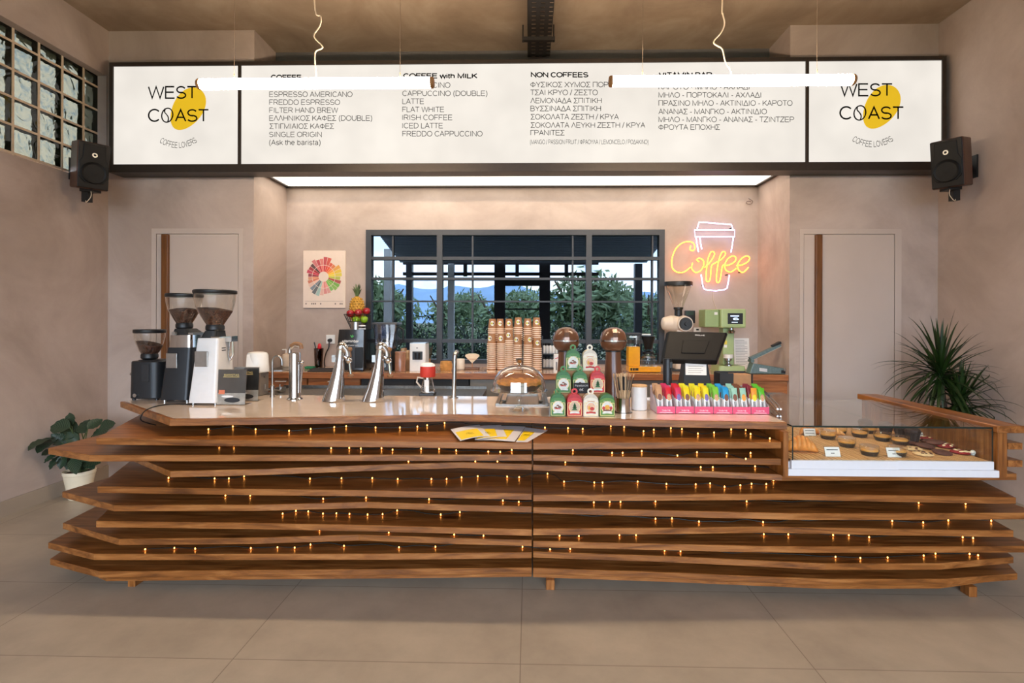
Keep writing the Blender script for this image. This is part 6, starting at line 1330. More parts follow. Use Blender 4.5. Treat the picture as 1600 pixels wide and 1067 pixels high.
for k in range(34):
    a = rr.uniform(0, 2*PI); q = rr.random(); ln = .06+.075*(1-q); sp = .015+.055*q
    d = Vector((math.cos(a), math.sin(a), 0)); s_ = Vector((-d.y, d.x, 0)); pts = [(0, .0), (.35, ln*.5), (.75, ln*.9), (1.1, ln)]
    L_ = [d*(.008+sp*u_*.8)+Vector((0, 0, ztop-.004+z_)) for u_, z_ in pts]; hw_ = [.009, .009, .006, .0005]
    for i in range(3): w.quad(L_[i]-s_*hw_[i], L_[i]+s_*hw_[i], L_[i+1]+s_*hw_[i+1], L_[i+1]-s_*hw_[i+1])
w.build('leaf_crown', t, smooth=0)

# blender, canister, kraft boxes, coffee machine ...
p = BY(605, 4.95); k = p.y/F; t = thing('blender', 'counter blender with a large clear square jar beside the juicer', 'blender', p)
w = taper(MB(BLACK), -.085, .085, -.1, .1, .005, -.06, .07, -.08, .08, .19, .025); w.build('motor_base', t)
JAR = glassmat('smoky_jar', (196, 196, 202), .16, .6, 2.5)
w = taper(MB(JAR), -.085, .085, -.085, .085, .2, -.118, .118, -.1, .1, .43, .02); w.build('jar', t)
w = taper(MB(JAR), -.095, .095, -.085, .085, .3, -.1, .1, -.09, .09, .425, .02); w.build('inner_sleeve', t)
w = taper(MB(mat('smoky_lid', (70, 72, 78), .3)), -.122, .122, -.104, .104, .431, -.118, .118, -.1, .1, .45, .02); w.build('lid', t)
MB(BLACK).lathe([(.06, .19), (.06, .2), (.001, .2)], seg=24).build('coupling', t)
w = MB(BLACK); w.tube([(.119, 0, .4), (.15, 0, .38), (.15, 0, .27), (.1, 0, .24)], .01, 8); w.build('handle', t)
MB(STEEL).cyl((0, -.094, .05), (0, -.112, .05), .02).build('dial', t)
p = BY(625.5, 4.8); t = thing('brown_canister', 'clear brown plastic canister in front of the kraft cartons', 'canister', p)
MB(mat('brown_plastic', (150, 104, 80), .25, var=.06, coat=.2)).lathe([(.001, 0), (.046, 0), (.049, .004), (.049, .165), (.046, .17), (.001, .17)], seg=28).build('body', t)
MB(mat('brown_plastic_lid', (166, 118, 90), .3)).lathe([(.001, .1702), (.05, .1702), (.05, .182), (.001, .184)], seg=28).build('lid', t)
for px, h, lb in ((631, .2, 'kraft carton behind the brown canister'), (638, .185, 'narrow kraft carton between brown canister and white coffee machine')):
    p = BY(px, 5.02 if px == 631 else 4.97); t = thing('kraft_carton', lb, 'carton', p, group='kraft cartons on the back worktop'); MB(KRAFT).box(-.022, .022, -.035, .035, 0, h).build('box', t, smooth=0, bevel=.002); MB(mat('kraft_tape', (204, 170, 126), .5)).box(-.008, .008, -.0355, .0355, h*.6, h+.0006).build('tape', t, smooth=0)
yq = 4.83; a, b = BY(639.5, yq), BY(665, yq); hq = zz(538, yq); hw = (b.x-a.x)/2; t = thing('coffee_machine', 'white single-cup coffee machine with a black window', 'coffee machine', ((a.x+b.x)/2, yq, ZK+.0008))
w = taper(MB(WHITE), -hw, hw, 0, .18, 0, -hw*.98, hw*.98, 0, .18, hq, .012); w.build('body', t)
MB(BLACK).box(-hw*.62, hw*.62, -.003, .01, hq*.42, hq*.72).build('brewing_bay', t, smooth=0, bevel=.003)
MB(CHAR).lathe([(.001, hq*.44), (.024, hq*.44), (.028, hq*.68), (.001, hq*.68)], (0, -.004, 0), 24).build('pot', t)
MB(STEEL).box(-hw*.96, hw*.96, .01, .17, hq+.0005, hq+.008).build('top_plate', t, smooth=0)
w = MB(mat('grey_print', (120, 120, 120), .5, var=0)); w.disc((-hw*.05, hq*.85), .008, .006, -.0005, 14); w.build('button', t, smooth=0)
p = BY(668, 5.18); t = thing('stick_cup', 'small kraft cup of sticks behind the white coffee machine', 'cup', p)
MB(KRAFT).lathe([(.001, 0), (.026, 0), (.032, .09), (.03, .09), (.024, .004), (.001, .004)], seg=24).build('cup', t)
for k in range(5): MB(STEM).cyl((.006*(k-2), 0, .01), (.012*(k-2)+.025, .003*k, .17+.012*k), .0022, seg=6).build('stick', t)
p = BY(697, 4.92); t = thing('straw_basket', 'round woven straw basket on the back worktop behind the standpipe', 'basket', p); w = MB(mat('straw', (196, 142, 76), .7, var=.2, vscale=30))
for k in range(9): r = .047+.006*math.sin(k/8*PI); w.tube([(r*math.cos(2*PI*j/28), r*math.sin(2*PI*j/28), .005+.0095*k) for j in range(28)], .0058, 6, closed=True)
w.build('coiled_wall', t); MB(mat('straw', (0, 0, 0))).lathe([(.001, .002), (.046, .002), (.046, .006), (.001, .006)], seg=28).build('base', t)
p = BY(719.5, 4.98); t = thing('white_tumbler', 'white tumbler on the back worktop beside the paper filter holder', 'tumbler', p)
MB(mat('ivory_glaze', (226, 214, 196), .35, var=.03)).lathe([(.001, 0), (.034, 0), (.04, .01), (.041, .1), (.038, .105), (.036, .1), (.034, .012), (.001, .01)], seg=28).build('body', t)
MB(mat('dark_band', (90, 80, 72), .5)).lathe([(.0405, .006), (.0412, .007), (.0412, .009), (.0405, .01)], seg=28).build('foot_ring', t)
p = BY(738, 5.02); t = thing('filter_holder', 'fan of paper coffee filters on a small dark wooden stand', 'filter holder', p)
MB(WALNUT).box(-.068, .068, -.035, .035, 0, .022).build('wooden_base', t, smooth=0, bevel=.004)
MB(mat('copper_wire', (196, 130, 80), .3, .8)).cyl((0, 0, .022), (0, 0, .075), .004, seg=10).build('stem', t)
fan = [(0, .06), (-.068, .128), (-.062, .143), (-.03, .152), (.03, .152), (.062, .143), (.068, .128)]
MB(mat('filter_paper', (236, 214, 184), .8, var=.03)).prism(fan, -.012, .012, 'y').build('paper_filters', t, smooth=0)
MB(mat('copper_wire', (0, 0, 0))).tube([(-.05, -.013, .1), (.05, -.013, .1)], .002, 6).build('front_wire', t)
# stacks of paper cups
KC = mat('kraft_cup_shaded', (170, 120, 80), .6, var=.06, vscale=30); KR = mat('kraft_cup_rim_lit', (246, 224, 200), .5, var=.04); DOTW = mat('cup_print_white', (236, 234, 226), .6, var=.02); DOTY = mat('cup_print_yellow', (206, 206, 60), .6)  # body darkened, rim lightened: shade between nested cups put into the colours
def cup_mesh(sc_, printed=True):
    w = MB(KC); r0, r1, h = .029*sc_, .0385*sc_, .094*sc_
    w.lathe([(.001, h), (r0*.96, h), (r0, h-.003), (r1, .004), (r1*.97, .004), (r0*.94, h-.006), (.001, h-.006)], seg=24)
    w.use(KR); w.lathe([(r1*.98, .0085), (r1*1.08, .0085), (r1*1.11, .0042), (r1*1.08, 0), (r1*.98, 0)], seg=24)
    if printed:
        for m, rr_, cx_, dr in ((DOTW, .019*sc_, 0, .0006), (DOTY, .008*sc_, -.006*sc_, .0012)):
            w.use(m); cz_ = h*.56; vs = []
            for j in range(20):
                x, z = cx_+rr_*math.cos(2*PI*j/20), cz_+rr_*1.15*math.sin(2*PI*j/20); r = r1+(r0-r1)*(z-.004)/(h-.007)+dr; vs.append((r*math.sin(x/r), -r*math.cos(x/r), z))
            c_ = w.v((0 if cx_ == 0 else (r1*.85)*math.sin(cx_/r1), -(r1+(r0-r1)*(cz_)/(h))-dr, cz_)); V = [w.v(q) for q in vs]
            for j in range(20): w.f([c_, V[j], V[(j+1) % 20]])
        w.use(INK)
        for a_, z0_, z1_ in ((.1, .5, .53), (.12, .6, .63), (.3, .46, .62)):
            for q in (a_,): 
                r = lambda z: r1+(r0-r1)*(z-.004)/(h-.007)+.0016
                za, zb2 = h*z0_, h*z1_; w.quad(*[(r(z)*math.sin(x), -r(z)*math.cos(x), z) for x, z in ((a_, za), (a_+.12, za), (a_+.12, zb2), (a_, zb2))])
    return w.mesh('paper_cup', 40), h
yF_, yB_ = 4.86, 5.0
fr_st = [(768.2, 521, -.5), (783.3, 521, -.15), (795.5, 516, -.15), (808.5, 523, -.35), (825, 523, .5), (839.3, 528, .15)]
bk_st = [(769.5, 498, .05), (781.5, 498, .05), (795, 498, .0), (809.5, 496, .05), (824.5, 497.5, 0), (838.5, 496, .05)]
cme, chh = cup_mesh(1.06); pitch = .0186
bodyst = MB(KC); n_cups = 0
ordn = ('first', 'second', 'third', 'fourth', 'fifth', 'sixth')
for row, (lst, yy) in enumerate(((fr_st, yF_), (bk_st, yB_))):
    for si, (px, pyt, rz) in enumerate(lst):
        x = at(px, 540, yy).x; top = at(px, pyt, yy).z-ZK-.001; n = int((top-chh)/pitch); base = ZK+.001+(top-chh-n*pitch)
        first = 0 if row == 0 else n-6
        for k in range(first, n+1):
            o = bpy.data.objects.new('paper_cup', cme); COL.objects.link(o); o.location = (x+random.uniform(-.0012, .0012), yy+random.uniform(-.001, .001), (ZK+.001 if k == 0 else base+pitch*k)); o.rotation_euler = (0, 0, rz if k == n else random.uniform(0, 6)+2)
            rown = 'front' if row == 0 else 'rear'
            if k == n: lb = 'topmost kraft paper cup of the %s stack from the filter holder, %s row' % (ordn[si], rown)
            else: lb = 'kraft paper cup nested inside the %s stack from the filter holder, %s row' % (ordn[si], rown)
            tag(o, lb, 'paper cup', 'kraft paper cups, %s row, %s stack' % (rown, ordn[si])); n_cups += 1
        if row == 1:
            bodyst.X = Matrix.Translation((x, yy-5.0, 0)); zq = base+pitch*first-ZK
            bodyst.lathe([(.001, 0), (.04, 0)]+[(.04+.0022*(j % 2), .005+j*.0056) for j in range(int(zq/.0056)-1)]+[(.03, zq), (.001, zq)], seg=20)
b_ = bodyst.build('paper_cup_stack', None, (0, 5.0, ZK+.0008), smooth=30)
tag(b_, 'lower kraft paper cups of the rear stacks, hidden behind the front row', 'paper cup', kind='stuff')
# black rack of white bottles, carton
yr_ = 5.17; a = BY(847, yr_); b = BY(873, yr_); hw = (b.x-a.x)/2; t = thing('bottle_rack', 'black two-tier rack between the paper cups and the brown draft tower', 'rack', ((a.x+b.x)/2, yr_, ZK+.0008)); w = MB(BLACK); z1_, z2r = zz(568, yr_), zz(549, yr_)
zt1, zt2 = .0, zz(552, yr_)
for z in (0.012, zt2): w.box(-hw, hw, -.05, .05, z-.008, z)
for s_ in (-hw, hw-.006): w.box(s_, s_+.006, -.05, .05, 0, zt2+.17)
w.build('frame', t, smooth=0); w = MB(BLACK)
for z in (.1, zt2+.1): w.cyl((-hw, -.05, z), (hw, -.05, z), .003, seg=6)
w.build('rail', t)
for tier, z in (('lower', .0125), ('upper', zt2+.0005)):
    for k in range(5):
        x = (a.x+b.x)/2-hw+.02+(2*hw-.04)*k/4; bt_ = thing('white_bottle', 'white bottle with black cap, %s from the paper cups on the %s tier' % (ordn[k], tier), 'bottle', (x, yr_-.012, ZK+.001+z), group='white bottles on the black rack, %s tier' % tier)
        MB(WHITE).lathe([(.001, 0), (.0135, 0), (.0145, .004), (.0145, .07), (.008, .08), (.001, .08)], seg=16).build('body', bt_); MB(BLACK).lathe([(.009, .0795), (.009, .1), (.001, .1)], seg=14).build('cap', bt_)
p = BY(869.3, 4.76); t = thing('milk_carton', 'white carton with a red mark beside the brown draft tower', 'carton', p); h = zz(553, 4.76)
MB(PAPER).box(-.024, .024, -.03, .03, 0, h).build('box', t, smooth=0, bevel=.002)
w = MB(mat('red_print', (206, 40, 50), .5, var=0)); w.f([w.v(v) for v in ((-.016, -.0306, h*.74), (.016, -.0306, h*.8), (.012, -.0306, h*.84), (-.012, -.0306, h*.79))]); w.use(mat('grey_print', (0, 0, 0))); w.quad((-.006, -.0306, h*.15), (.006, -.0306, h*.15), (.006, -.0306, h*.6), (-.006, -.0306, h*.6)); w.build('print', t, smooth=0)

# yellow filter coffee maker
yy = 4.86; a, b = BY(981, yy), BY(1030.5, yy); s_ = yy/F; t = thing('filter_coffee_maker', 'yellow filter coffee maker with clear tank, black cone and glass jug', 'coffee maker', (a.x, yy, ZK+.0008)); MY = mat('enamel_yellow', (248, 178, 20), .3, var=.03, coat=.3)
bw_ = b.x-a.x; hb_ = zz(571, yy)
MB(MY).box(0, bw_, -.06, .09, .004, hb_).build('base', t, smooth=0, bevel=.006)
x1_ = 17.5*s_; zt1 = zz(540.5, yy); MB(MY).box(.0, x1_, -.04, .08, hb_+.0005, zt1).build('tower', t, smooth=0, bevel=.004)
w = taper(MB(GLASSK), -.012, x1_+.008, -.05, .085, zt1+.001, -.016, x1_+.014, -.055, .09, zz(523, yy), .02); w.build('water_tank', t); MB(BLACK).box(-.016, x1_+.014, -.05, .085, zz(523, yy)+.0005, zz(519.5, yy)).build('tank_lid', t, smooth=0, bevel=.004)
MB(STEEL).box(x1_+.0, x1_+.105, -.012, .012, zz(523.5, yy), zz(521, yy)).build('spray_arm', t, smooth=0, bevel=.003)
xc = 31.5*s_; w = MB(BLACK); w.lathe([(.03, zz(545, yy)), (.042, zz(537, yy)), (.062, zz(526, yy)), (.064, zz(524.5, yy)), (.001, zz(524.5, yy))], (xc, 0, 0), 28); w.build('filter_cone', t)
MB(BLACK).lathe([(.03, zz(552, yy)), (.05, zz(551.8, yy)), (.05, zz(549, yy)), (.02, zz(547, yy)), (.001, zz(546.5, yy))], (xc, 0, 0), 28).build('jug_lid', t)
MB(GLASS).lathe([(.001, hb_+.001), (.058, hb_+.001), (.064, hb_+.02), (.06, zz(556, yy)), (.05, zz(552.4, yy))], (xc, 0, 0), 32).build('glass_jug', t)
w = MB(STEEL); w.lathe([(.062, zz(558, yy)), (.063, zz(558, yy)), (.063, zz(556, yy)), (.062, zz(556, yy))], (xc, 0, 0), 32); w.build('jug_band', t)
w = MB(BLACK); w.tube([(xc+.055, -.01, zz(552, yy)), (xc+.085, -.02, zz(551, yy)), (xc+.085, -.02, zz(565, yy)), (xc+.064, -.012, zz(566, yy))], .007, 8); w.build('jug_handle', t)
w = MB(BLACK); w.box(.012, .03, -.0615, -.06, hb_*.35, hb_*.75); w.box(.034, .052, -.0615, -.06, hb_*.35, hb_*.75); w.box(.056, .085, -.0615, -.06, hb_*.35, hb_*.75); w.build('switches', t, smooth=0)

# big single-dose grinder behind the till
yy = 5.02; p = BY(1063, yy); t = thing('coffee_grinder', 'ivory shop grinder with an empty clear hopper behind the till', 'coffee grinder', p, group='coffee grinders'); s_ = yy/F; IV = mat('ivory_enamel', (224, 206, 186), .35, var=.03)
zc_ = zz(505, yy)
MB(BLACK).box(-.1, .1, -.1, .1, .0, .02).build('foot_plate', t, smooth=0, bevel=.004)
w = taper(MB(IV), -.06, .06, -.07, .08, .021, -.05, .05, -.06, .07, zc_-.06, .02); w.build('column', t)
w = MB(IV); w.cyl((-.16, .0, zc_), (-.09, 0, zc_), .06, .078, 28); w.cyl((-.0899, 0, zc_), (.05, 0, zc_), .078, .07, 28); w.ball((-.16, 0, zc_), (.02, .058, .058), 20, 12); w.build('motor_housing', t)
w = MB(IV); w.cyl((.02, -.02, zc_), (.02, -.1, zc_), .078, .07, 30); w.build('burr_housing', t)
w = MB(BLACK); w.cyl((.02, -.1005, zc_), (.02, -.125, zc_), .06, .055, 30); w.cyl((.02, -.1255, zc_), (.02, -.14, zc_), .02, .017, 20); w.build('grind_dial', t)
w = MB(BLACK); w.lathe([(.028, zc_+.068), (.036, zc_+.075), (.036, zc_+.13), (.044, zc_+.14), (.044, zz(479.5, yy))], (-.02, 0, 0), 24); w.build('neck', t)
MB(GLASSK).lathe([(.045, zz(479.5, yy)), (.06, zz(473, yy)), (.09, zz(461, yy)), (.115, zz(449, yy)), (.127, zz(441.5, yy))], (-.02, 0, 0), 36).build('clear_hopper', t)
w = MB(BLACK); w.lathe([(.118, zz(446, yy)), (.13, zz(446, yy)), (.131, zz(441.5, yy)), (.127, zz(440, yy)), (.118, zz(440.5, yy))], (-.02, 0, 0), 36); w.build('hopper_rim', t)
# little wall screen and bracket
c = at(1077, 495, YR-.002); t = thing('wall_screen', 'small dark screen on the recess wall behind the ivory grinder', 'screen', c); MB(CHAR).box(-.05, .05, -.03, 0, -.063, .063).build('housing', t, smooth=0, bevel=.004); MB(mat('screen_glass', (60, 78, 74), .12, var=.03)).box(-.04, .035, -.0308, -.03, .02, .055).build('screen', t, smooth=0)
c = at(1089, 515, YR-.002); t = thing('wall_socket', 'small white socket below the dark wall screen', 'socket', c); MB(WHITE).box(-.035, .035, -.014, 0, -.022, .022).build('plate', t, smooth=0, bevel=.003); MB(BLACK).box(-.012, .014, -.0146, -.014, -.008, .008).build('outlet', t, smooth=0)
# mint green can sealer
yy = 4.92; p = BY(1131, yy); s_ = yy/F; t = thing('can_sealer', 'mint green can sealing machine under the neon sign', 'sealing machine', p); MG = mat('mint_enamel', (166, 184, 130), .35, var=.03); MG2 = mat('mint_enamel_deep', (146, 166, 112), .4, var=.03)
def X_(px): return (px-1131)*s_
zh0, zh1 = zz(511, yy), zz(482, yy)
MB(MG).box(X_(1123), X_(1161), -.06, .16, zh0, zh1).build('head', t, smooth=0, bevel=.012, bseg=3); MB(MG2).box(X_(1101), X_(1122.5), -.02, .17, zh0+.004, zh1-.004).build('side_housing', t, smooth=0, bevel=.008)
MB(MG).box(X_(1131), X_(1148), .02, .13, .06, zh0-.0005).build('column', t, smooth=0, bevel=.006); w = taper(MB(MG), X_(1118), X_(1161), -.08, .16, 0, X_(1120), X_(1159), -.07, .15, .058, .02); w.build('base', t)
MB(BLACK).box(X_(1133), X_(1156), -.0615, -.06, zz(505, yy), zz(488.5, yy)).build('display', t, smooth=0)
w = MB(mat('display_digits', (214, 230, 255), .4, var=0, emit=(200, 224, 255), estr=1.5)); add_text(w, '0106', lambda x, y, q: (X_(1141)+x, -.062, zz(499, yy)+y), 9*s_, .022, .16); w.quad((X_(1137), -.062, zz(493.5, yy)), (X_(1150), -.062, zz(493.5, yy)), (X_(1150), -.062, zz(492, yy)), (X_(1137), -.062, zz(492, yy))); w.quad((X_(1139), -.062, zz(503, yy)), (X_(1148), -.062, zz(503, yy)), (X_(1148), -.062, zz(502, yy)), (X_(1139), -.062, zz(502, yy))); w.build('digits', t, smooth=0)
w = MB(CHROME); w.lathe([(.001, zh0-.05), (.03, zh0-.05), (.034, zh0-.03), (.02, zh0-.02), (.02, zh0-.001)], (X_(1141), -.02, 0), 24); w.build('sealing_chuck', t)
w = MB(WHITE); w.lathe([(.001, .13), (.042, .13), (.042, .165), (.001, .165)], (X_(1136), -.03, 0), 24); w.build('lift_plate', t)
w = MB(STEEL); w.lathe([(.001, .0585), (.032, .0585), (.032, .07), (.015, .08), (.015, .1), (.028, .11), (.028, .1295), (.001, .1295)], (X_(1136), -.03, 0), 24); w.build('lift_post', t)
w = MB(mat('yellow_sticker', (226, 206, 80), .5, var=.05)); w.quad((X_(1132.5), .0194, zz(537, yy)), (X_(1137), .0194, zz(537, yy)), (X_(1137), .0194, zz(531, yy)), (X_(1132.5), .0194, zz(531, yy))); w.use(PAPER); w.quad((X_(1132.5), .0194, zz(542, yy)), (X_(1137), .0194, zz(542, yy)), (X_(1137), .0194, zz(537.5, yy)), (X_(1132.5), .0194, zz(537.5, yy))); w.quad((X_(1115), -.0206, zz(491, yy)), (X_(1120), -.0206, zz(491, yy)), (X_(1120), -.0206, zz(487, yy)), (X_(1115), -.0206, zz(487, yy))); w.build('stickers', t, smooth=0)
# price list sheet propped behind
yy = 5.2; a = at(1160, 577, yy); h = at(1160, 528.5, yy).z-a.z; t = thing('paper_sheet', 'printed white sheet propped between the green sealer and the heat sealer', 'paper', (a.x, yy, ZK+.0012)); X = Euler((-.1, 0, 0)).to_matrix().to_4x4()
hh = at(1160, 528.5, yy).z-ZK; w = MB(PAPER); w.X = X; w.box(-.075, .075, 0, .0012, 0, hh).build('sheet', t, smooth=0); w = MB(mat('grey_print', (0, 0, 0))); w.X = X
for k in range(16): w.quad((-.06, -.0004, hh*.92-k*hh*.052), (.055 if k % 3 else .03, -.0004, hh*.92-k*hh*.052), (.055 if k % 3 else .03, -.0004, hh*.92-k*hh*.052+.0035), (-.06, -.0004, hh*.92-k*hh*.052+.0035))
w.build('printing', t, smooth=0)
# heat sealer with its arm up
yy = 4.78; p = BY(1198, yy); s_ = yy/F; t = thing('heat_sealer', 'grey-green impulse heat sealer with its arm raised at the worktop end', 'heat sealer', p); HG = mat('hammer_green', (104, 124, 124), .4, .3, var=.15, vscale=60); X_ = lambda px: (px-1198)*s_
z_ = lambda py: zz(py, yy)
w = MB(HG); w.rings([[(X_(1169), -.05, .004), (X_(1227), -.05, .002), (X_(1227), -.05, z_(574)), (X_(1174), -.05, z_(565))], [(X_(1169), .05, .004), (X_(1227), .05, .002), (X_(1227), .05, z_(574)), (X_(1174), .05, z_(565))]]); w.build('body', t, smooth=0, bevel=.005)
MB(BLACK).box(X_(1216), X_(1226.5), -.0525, -.05, .01, z_(574.5)-.006).build('control_plate', t, smooth=0); w = MB(STEEL); w.cyl((X_(1221), -.0526, .04), (X_(1221), -.064, .04), .012); w.build('dial', t)
w = MB(HG); a, b = Vector((X_(1173), 0, z_(561.5))), Vector((X_(1219), 0, z_(539))); dv = (b-a).normalized(); nn = Vector((-dv.z, 0, dv.x)); o_ = Vector((0, .022, 0))
w.rings([[a-o_, a+o_, a+o_+nn*.03, a-o_+nn*.03], [b-o_, b+o_, b+o_+nn*.024, b-o_+nn*.024]]); w.build('arm', t, smooth=0, bevel=.003)
w = MB(BLACK); w.rings([[b-dv*.07-o_*1.1+nn*.025, b-dv*.07+o_*1.1+nn*.025, b-dv*.07+o_*1.1+nn*.04, b-dv*.07-o_*1.1+nn*.04], [b+dv*.012-o_*1.1+nn*.02, b+dv*.012+o_*1.1+nn*.02, b+dv*.012+o_*1.1+nn*.042, b+dv*.012-o_*1.1+nn*.042]]); w.build('grip', t, smooth=0, bevel=.003)
w = MB(mat('cream_strip', (206, 196, 176), .5)); w.rings([[a-o_*.6-nn*.006+dv*.05, a+o_*.6-nn*.006+dv*.05, a+o_*.6-nn*.0005+dv*.05, a-o_*.6-nn*.0005+dv*.05], [b-o_*.6-nn*.006, b+o_*.6-nn*.006, b+o_*.6-nn*.0005, b-o_*.6-nn*.0005]]); w.build('press_strip', t, smooth=0)
w = MB(HG); w.cyl((X_(1174), -.035, z_(562)), (X_(1174), .035, z_(562)), .016, seg=14); w.build('hinge', t)
w = MB(mat('silver_print', (206, 206, 208), .4, var=0)); w.quad((X_(1183), -.0504, z_(577)), (X_(1195), -.0504, z_(578.5)), (X_(1195), -.0504, z_(573.5)), (X_(1183), -.0504, z_(572))); w.build('label', t, smooth=0)
# ------------------------------------------------------------------ plants
LEAFG = bpy.data.materials.new('broad_leaf'); LEAFG.use_nodes = True
def leafmat():
    n = LEAFG.node_tree.nodes; l = LEAFG.node_tree.links; p = n['Principled BSDF']; uv = n.new('ShaderNodeUVMap'); sp = n.new('ShaderNodeSeparateXYZ'); l.new(uv.outputs[0], sp.inputs[0])
    # pale feather stripes leaving the midrib
    ab = n.new('ShaderNodeMath'); ab.operation = 'ABSOLUTE'; l.new(sp.outputs['X'], ab.inputs[0])
    m1_ = n.new('ShaderNodeMath'); m1_.operation = 'MULTIPLY_ADD'; l.new(ab.outputs[0], m1_.inputs[0]); m1_.inputs[1].default_value = -.35; l.new(sp.outputs['Y'], m1_.inputs[2])
    m2_ = n.new('ShaderNodeMath'); m2_.operation = 'MULTIPLY'; l.new(m1_.outputs[0], m2_.inputs[0]); m2_.inputs[1].default_value = 56
    si = n.new('ShaderNodeMath'); si.operation = 'SINE'; l.new(m2_.outputs[0], si.inputs[0])
    rp = n.new('ShaderNodeValToRGB'); l.new(si.outputs[0], rp.inputs[0]); rp.color_ramp.elements[0].position = .2; rp.color_ramp.elements[0].color = srgb(28, 46, 32); rp.color_ramp.elements[1].position = .95; rp.color_ramp.elements[1].color = srgb(66, 86, 60)
    l.new(rp.outputs[0], p.inputs['Base Color']); p.inputs['Roughness'].default_value = .42
leafmat()
STALK = mat('leaf_stalk', (70, 88, 48), .6)
def broad_leaf(w, uvl, base, tip, nrm, width, droop=.12, n=10, m=6):
    ax = tip-base; L_ = ax.length; u = ax.normalized(); s_ = u.cross(nrm).normalized(); nn = s_.cross(u).normalized(); grid = []
    for i in range(n+1):
        f_ = i/n; hw = width*math.sin(PI*f_**.85)**.8*.5 if 0 < f_ < 1 else .0008
        c = base+ax*f_-nn*(droop*L_*(f_*f_))+nn*droop*L_*.5*f_; row = []
        for j in range(m+1):
            g_ = -1+2*j/m; q = c+s_*hw*g_+nn*(abs(g_)**1.5*hw*.28+.004*math.sin(f_*26)*abs(g_)); row.append((w.bm.verts.new(q), (g_, f_)))
        grid.append(row)
    for i in range(n):
        for j in range(m):
            q = [grid[i][j], grid[i][j+1], grid[i+1][j+1], grid[i+1][j]]
            fc = w.bm.faces.new([k[0] for k in q]); fc.material_index = w.i
            for lp, k in zip(fc.loops, q): lp[uvl].uv = k[1]
pc = at(124, 768, 4.12); pc.z = 0; pc.x = max(pc.x, XL+.125)
t = thing('prayer_plant', 'bushy prayer plant with broad striped leaves in a cream pot by the wall', 'potted plant', (pc.x, pc.y, 0)); hpot = at(122, 734, pc.y).z
POT = mat('cream_pot', (232, 218, 190), .4, var=.02)
MB(POT).lathe([(.001, .002), (.068, .002), (.072, .012), (.104, hpot-.03), (.108, hpot-.026), (.108, hpot), (.1, hpot), (.096, hpot-.02), (.001, hpot-.03)], seg=40).build('pot', t)
MB(mat('potting_soil', (52, 38, 30), .95, var=.3, bump=.6)).lathe([(.001, hpot-.024), (.095, hpot-.024), (.095, hpot-.02), (.001, hpot-.014)], seg=30).build('soil', t)
LV = [(352, 205, 338, 140), (345, 215, 245, 205), (380, 235, 280, 190), (262, 262, 135, 320), (275, 270, 180, 335), (345, 300, 265, 285), (385, 240, 300, 275), (400, 235, 440, 172), (430, 220, 502, 170), (420, 240, 395, 190), (300, 350, 240, 418), (280, 345, 212, 385), (350, 345, 340, 440), (372, 350, 372, 442), (320, 345, 290, 418), (395, 360, 408, 420), (420, 360, 460, 414), (440, 360, 486, 385), (300, 330, 205, 345), (480, 250, 560, 190), (455, 250, 520, 225), (330, 290, 250, 245), (400, 300, 470, 260), (380, 290, 330, 235), (360, 330, 300, 370), (410, 320, 440, 380)]
rr = random.Random(3); st_ = MB(STALK); O = Vector((pc.x, pc.y, 0))
for k, (bx_, by_, tx_, ty_) in enumerate(LV):
    y0 = pc.y+rr.uniform(-.1, .12); up_ = ty_ < by_; yt = y0+(rr.uniform(-.05, .1) if up_ else rr.uniform(-.12, -.02))
    b_, t_ = at(*P6(bx_, by_), y0), at(*P6(tx_, ty_), yt)
    def off_wall(v, x_, y_): return onx(x_, y_, XL+.05+rr.uniform(0, .03)) if v.x < XL+.05 else v
    b_, t_ = off_wall(b_, *P6(bx_, by_)), off_wall(t_, *P6(tx_, ty_))
    d = (t_-b_); nrm = Vector((rr.uniform(-.3, .3), -.75, .65)).normalized()
    w = MB(LEAFG); uvl = w.bm.loops.layers.uv.new('UVMap'); broad_leaf(w, uvl, b_-O, t_-O, nrm, d.length*rr.uniform(.6, .78)); w.build('leaf', t, smooth=60)
    root = Vector((rr.uniform(-.05, .05), rr.uniform(-.05, .05), hpot-.02)); mid = root.lerp(b_-O, .55)+Vector((0, 0, .05)); st_.tube(smooth_path([root, mid, b_-O], 3), .0035, 6)
st_.build('stalks', t)

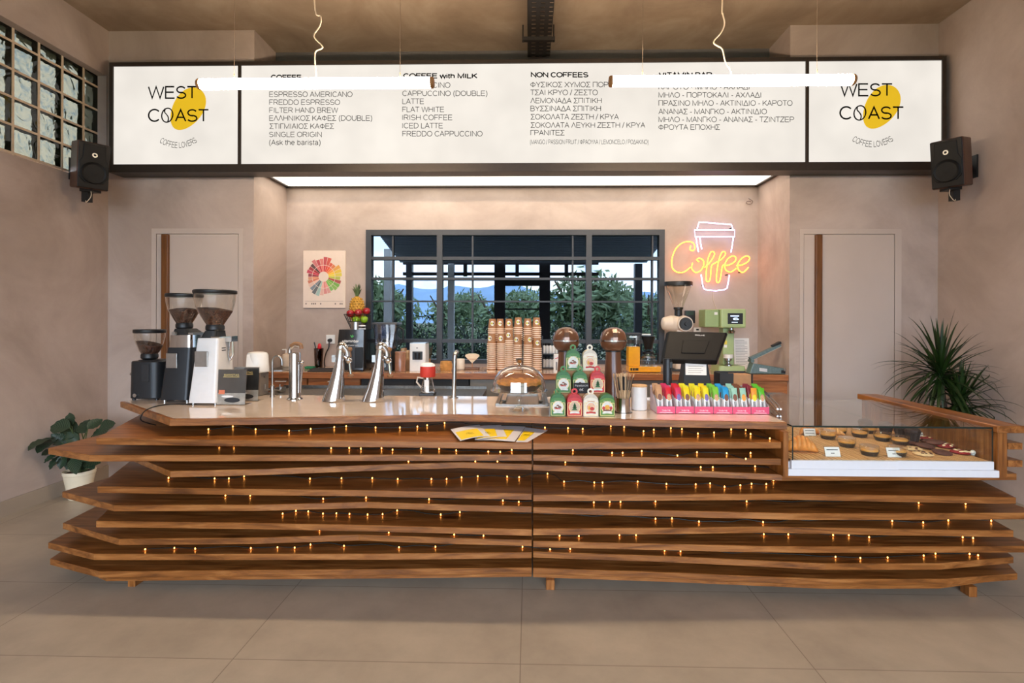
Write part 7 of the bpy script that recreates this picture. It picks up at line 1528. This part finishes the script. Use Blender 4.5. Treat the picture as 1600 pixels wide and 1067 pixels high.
# dracaena in a floor pot behind the case end
yp = 4.18; px_ = at(1482, 600, yp).x; t = thing('dracaena', 'dark green dracaena with long drooping blades behind the pastry case', 'potted plant', (px_, yp, 0))
MB(mat('grey_planter', (92, 88, 84), .6)).lathe([(.001, .002), (.12, .002), (.16, .3), (.165, .3), (.165, .32), (.15, .32), (.14, .28), (.001, .28)], seg=36).build('pot', t)
MB(mat('potting_soil', (0, 0, 0))).lathe([(.001, .281), (.139, .281), (.001, .29)], seg=24).build('soil', t)
heads = [((at(1470, 584, yp)), 1.0, 110), ((at(1500, 634, yp-.1)), .85, 76)]
BLADE = mat('dracaena_blade', (30, 52, 16), .4, var=.35, vscale=5)
w = MB(BARK); O = Vector((px_, yp, 0))
for h_, _, _ in heads: q = h_-O; w.tube(smooth_path([(q.x*.2, q.y*.2, .27), (q.x*.5+.02, q.y*.4, q.z*.6), (q.x, q.y, q.z)], 4), .013, 8)
w.build('cane', t)
w = MB(BLADE); rr = random.Random(21)
for h_, sc_, n in heads:
    c = h_-O
    for k in range(n):
        el = math.radians(90-150*((k+.5)/n)**.95); az = k*2.39996+rr.uniform(-.3, .3); L_ = sc_*rr.uniform(.36, .5); drp = rr.uniform(.55, 1.05)*(1.15-.55*math.sin(max(0, el)))
        d = Vector((math.cos(el)*math.cos(az), math.cos(el)*math.sin(az), math.sin(el))); side = d.cross(Vector((0, 0, 1))); side = side.normalized() if side.length > .05 else Vector((1, 0, 0)); hw = rr.uniform(.011, .017)
        pr = None; p = c+Vector((0, 0, rr.uniform(-.06, .05))); ns = 9; v = d.copy()
        for i in range(ns+1):
            f_ = i/ns; ww = hw*min(1, .45+f_*3)*(1-f_**2.2)+.0004; nz = side.cross(v).normalized()
            q = p.copy()
            if q.x+O.x > XR-.03: q.x = XR-.03-O.x
            if q.y+O.y > YW-.03: q.y = YW-.03-O.y
            row = [w.v(q-side*ww+nz*ww*.35), w.v(q), w.v(q+side*ww+nz*ww*.35)]
            if pr: w.f([pr[0], pr[1], row[1], row[0]]); w.f([pr[1], pr[2], row[2], row[1]])
            pr = row; p = p+v*(L_/ns); v = (v+Vector((0, 0, -1))*drp*f_*.34).normalized()
w.build('foliage', t, smooth=60)
